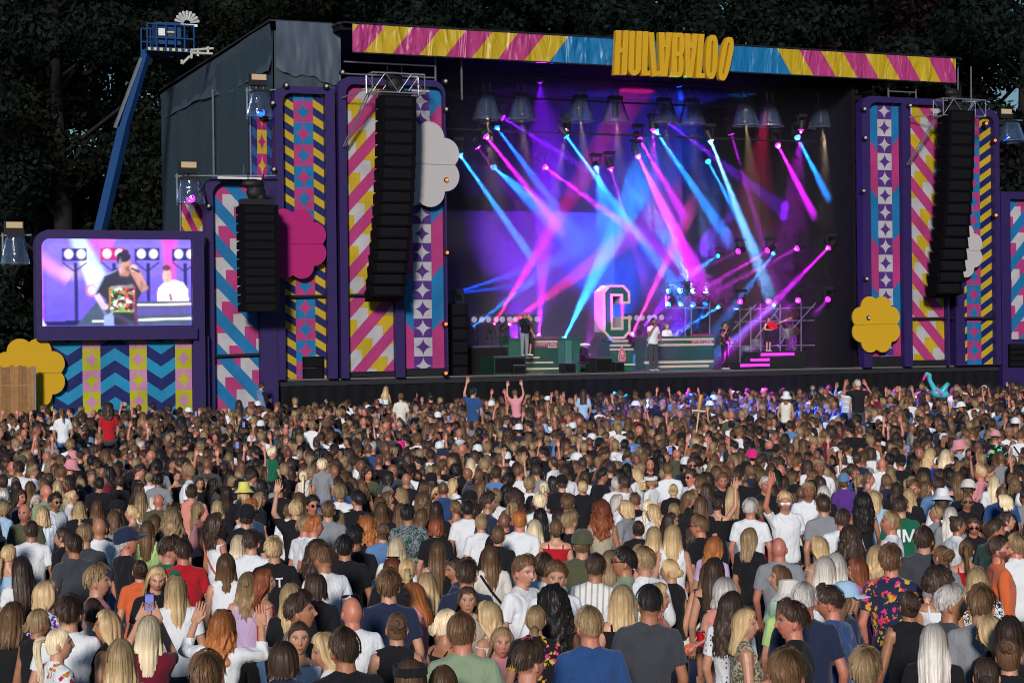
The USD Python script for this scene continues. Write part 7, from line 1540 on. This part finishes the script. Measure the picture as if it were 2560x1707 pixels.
part(t, 'beak', tm(bone((-.24, 0, .17), (-.36, 0, -.02), .075, .04, 10)), mat('inflatable_pink', (.65, .04, .28), .3), smooth=True); part(t, 'eye', tm(sph((-.17, -.10, .22), (.045, .02, .05), 8)), mat('eye_white', (.7, .7, .7), .3), smooth=True); part(t, 'pupil', tm(sph((-.175, -.12, .22), (.024, .012, .028), 8)), DARKP, smooth=True); part(t, 'second_head', tm(union([bone((.42, -.05, -.50), (.62, -.05, -.22), .13, .10, 10), sph((.6, -.15, -.2), .05, 8)])), IM, smooth=True); part(t, 'flank_stripe', tm(bone((.15, -.17, -.45), (.35, -.19, -.62), .05, .05, 8)), mat('inflatable_pink', (.65, .04, .28), .3), smooth=True)
gc = at_px(1605 * K, 945 * K, 40.0); t = thing('toy_sword', 'pale sword-shaped toy with golden club blade held up in the crowd', 'toy', np.r_[np.c_[np.eye(3), gc], [[0, 0, 0, 1]]]); part(t, 'handle', tube((-.06, 0, -.46), (0, 0, -.02), .016, 8), mat('pale_stick', (.6, .52, .38), .5)); part(t, 'guard', tube((-.15, 0, .03), (.15, 0, .0), .02, 8), mat('pale_stick', (.6, .52, .38), .5)); part(t, 'blade', tm(Manifold.batch_hull([sph((.0, 0, .05), (.05, .03, .02), 8), sph((.06, 0, .36), (.055, .03, .02), 8)])), mat('gold_blade', (.45, .20, .05), .35, metallic=.3), smooth=True)
for i, (x, y) in enumerate(((1993, 980), (1452, 1030), (1540, 1035), (560, 975), (870, 955), (450, 950), (1105, 948), (1420, 942), (1560, 935), (1720, 930), (1905, 945), (2050, 905), (2190, 930), (1030, 960), (545, 1022), (2085, 1030))):
    d_ = np.interp(y, (900, 960, 1040), (57, 48, 33)); phone_thing(at_px(x * K, y * K, d_), 0, f"small lit phone screen held up in the dense far crowd, {ORD[i] if i < 10 else ['eleventh','twelfth','thirteenth','fourteenth','fifteenth','sixteenth'][i-10]} listed" if False else ['phone with bright purple screen above the far right crowd', 'phone held up left of the bearded man in the middle crowd', 'phone held up right of the bearded man in the middle crowd', 'lit phone in the crowd before the blue pink tower', 'lit phone in the far crowd before the left tower foot', 'lit phone in the far crowd below the chevron wall', 'lit phone in the far crowd left of the riser', 'lit phone in the far crowd below the giant letter', 'lit phone in the far crowd below the counter', 'lit phone in the far crowd below the black-shirted singer', 'lit phone in the far crowd below the scaffold', 'lit phone at the back of the crowd left of the inflatable bird', 'lit phone in the far crowd right of the inflatable bird', 'lit phone in the far crowd below the woman on the riser', 'lit phone in the left crowd above the pink bucket hats', 'lit phone in the right crowd near the pink bucket hat'][i])
# ------------------------------------------------------------------ the rest of the crowd, one mass
rc = np.random.default_rng(77)
inst = UsdGeom.PointInstancer.Define(stage, '/World/crowd'); tag(inst, kind='stuff'); inst.GetPrim().SetCustomDataByKey('label', 'dense mass of festival visitors between the near people and the stage')
UsdGeom.Scope.Define(stage, '/World/crowd/kinds'); kinds = []
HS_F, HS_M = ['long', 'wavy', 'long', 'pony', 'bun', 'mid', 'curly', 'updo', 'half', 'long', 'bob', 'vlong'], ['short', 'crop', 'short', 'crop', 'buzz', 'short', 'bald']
CF = ['k', 'w', 'k', 'ch', 'n', 'k', 'ch', 'n', 'k', 'k', 'g', 'bl', 'ol', 'bu', 'k', 'n', 'w', 'dn']  # mostly dark clothes: light fading with distance is put into these colours
NK = 68
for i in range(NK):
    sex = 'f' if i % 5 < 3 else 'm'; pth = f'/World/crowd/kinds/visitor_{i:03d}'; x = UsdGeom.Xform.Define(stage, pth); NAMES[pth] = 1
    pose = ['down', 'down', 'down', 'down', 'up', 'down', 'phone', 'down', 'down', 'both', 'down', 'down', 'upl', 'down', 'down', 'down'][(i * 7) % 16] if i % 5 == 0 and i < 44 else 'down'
    make_person(x, 500 + i, sex, (1.69 if sex == 'f' else 1.80) + rc.normal(0, .05), pose, (HS_F[i % 12] if sex == 'f' else HS_M[i % 7]), ['br', 'dk', 'db', 'br', 'bk', 'dk', 'bk', 'br', 'db', 'dk', 'br', 'dk', 'bk'][(i * 5) % 13], ['r', 't', 'f', 'r', 'o', 't'][i % 6], ['tee', 'tee', 'tank', 'tee', 'vest', 'tee'][i % 6] if sex == 'f' else 'tee', CF[(i * 7) % 18], bottom=('k', 'long'), head_yaw=rc.normal(0, .5), head_pitch=rc.normal(0, .08), lod=0 if i < 44 else 1, face=False, hat={7: ('cap', 'n'), 19: ('cap', 'w'), 47: ('cap', 'k')}.get(i), head_scale=1.08)  # darker hair and skin mix also paints in the light fall-off
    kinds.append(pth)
inst.CreatePrototypesRel().SetTargets(kinds)
occ = np.array([p['pos'][:2] for p in PEOPLE if p['lift'] < .3]); P_, I_, O_ = [], [], []
y = 11.0; row = 0
while y < 68:
    sp_ = .56 if y > 22 else .66; xs_ = np.arange(-.31 * y - 1.2, .31 * y + 1.2, sp_) + (row % 2) * sp_ / 2
    for x0 in xs_:
        xx, yy = x0 + rc.normal(0, .11), y + rc.normal(0, .12); uv = np.array([xx, yy, 0]) - S0; vv_ = uv @ EV
        if vv_ > -1.5 or yy < 10.4: continue
        if np.min((occ[:, 0] - xx) ** 2 + ((occ[:, 1] - yy) * .8) ** 2) < (.40 if yy > 26 else (.55 if yy > 19 else .75)) ** 2: continue
        if yy < 27 and rc.uniform() < (.38 if yy < 19 else .12): continue
        if yy < 33:
            hx_, hy_ = project((xx, yy, float(ground_z(0, yy)) + 1.63)); s_ = .27 * F / yy
            a_, b_ = (.95, 1.7) if yy < 20 else (.5, .95)
            if np.any((np.abs(sx - hx_) < a_ * s_) & (hy_ - sy > -.2 * s_) & (hy_ - sy < b_ * s_)): continue
        if rc.uniform() < .06: continue
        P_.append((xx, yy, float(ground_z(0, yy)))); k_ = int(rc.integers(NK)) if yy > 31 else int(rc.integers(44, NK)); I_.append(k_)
        yw = rc.choice([0, .3, -.3, .8, -.8, 1.5, -1.5, 3.0], p=[.32, .17, .17, .09, .09, .06, .06, .04]) + rc.normal(0, .15) + TH * .4; O_.append((math.cos(yw / 2), 0, 0, math.sin(yw / 2)))
    y += sp_ * .92; row += 1
inst.CreatePositionsAttr(Vt.Vec3fArray.FromNumpy(np.array(P_, np.float32))); inst.CreateProtoIndicesAttr(Vt.IntArray.FromNumpy(np.array(I_, np.int32)))
inst.CreateOrientationsAttr([Gf.Quath(*o) for o in O_]); sc_ = rc.normal(1, .03, len(P_)); inst.CreateScalesAttr(Vt.Vec3fArray.FromNumpy(np.c_[sc_, sc_, sc_].astype(np.float32)))
print('people', len(PEOPLE), 'crowd', len(P_), 'seconds', round(time.time() - T0, 1))
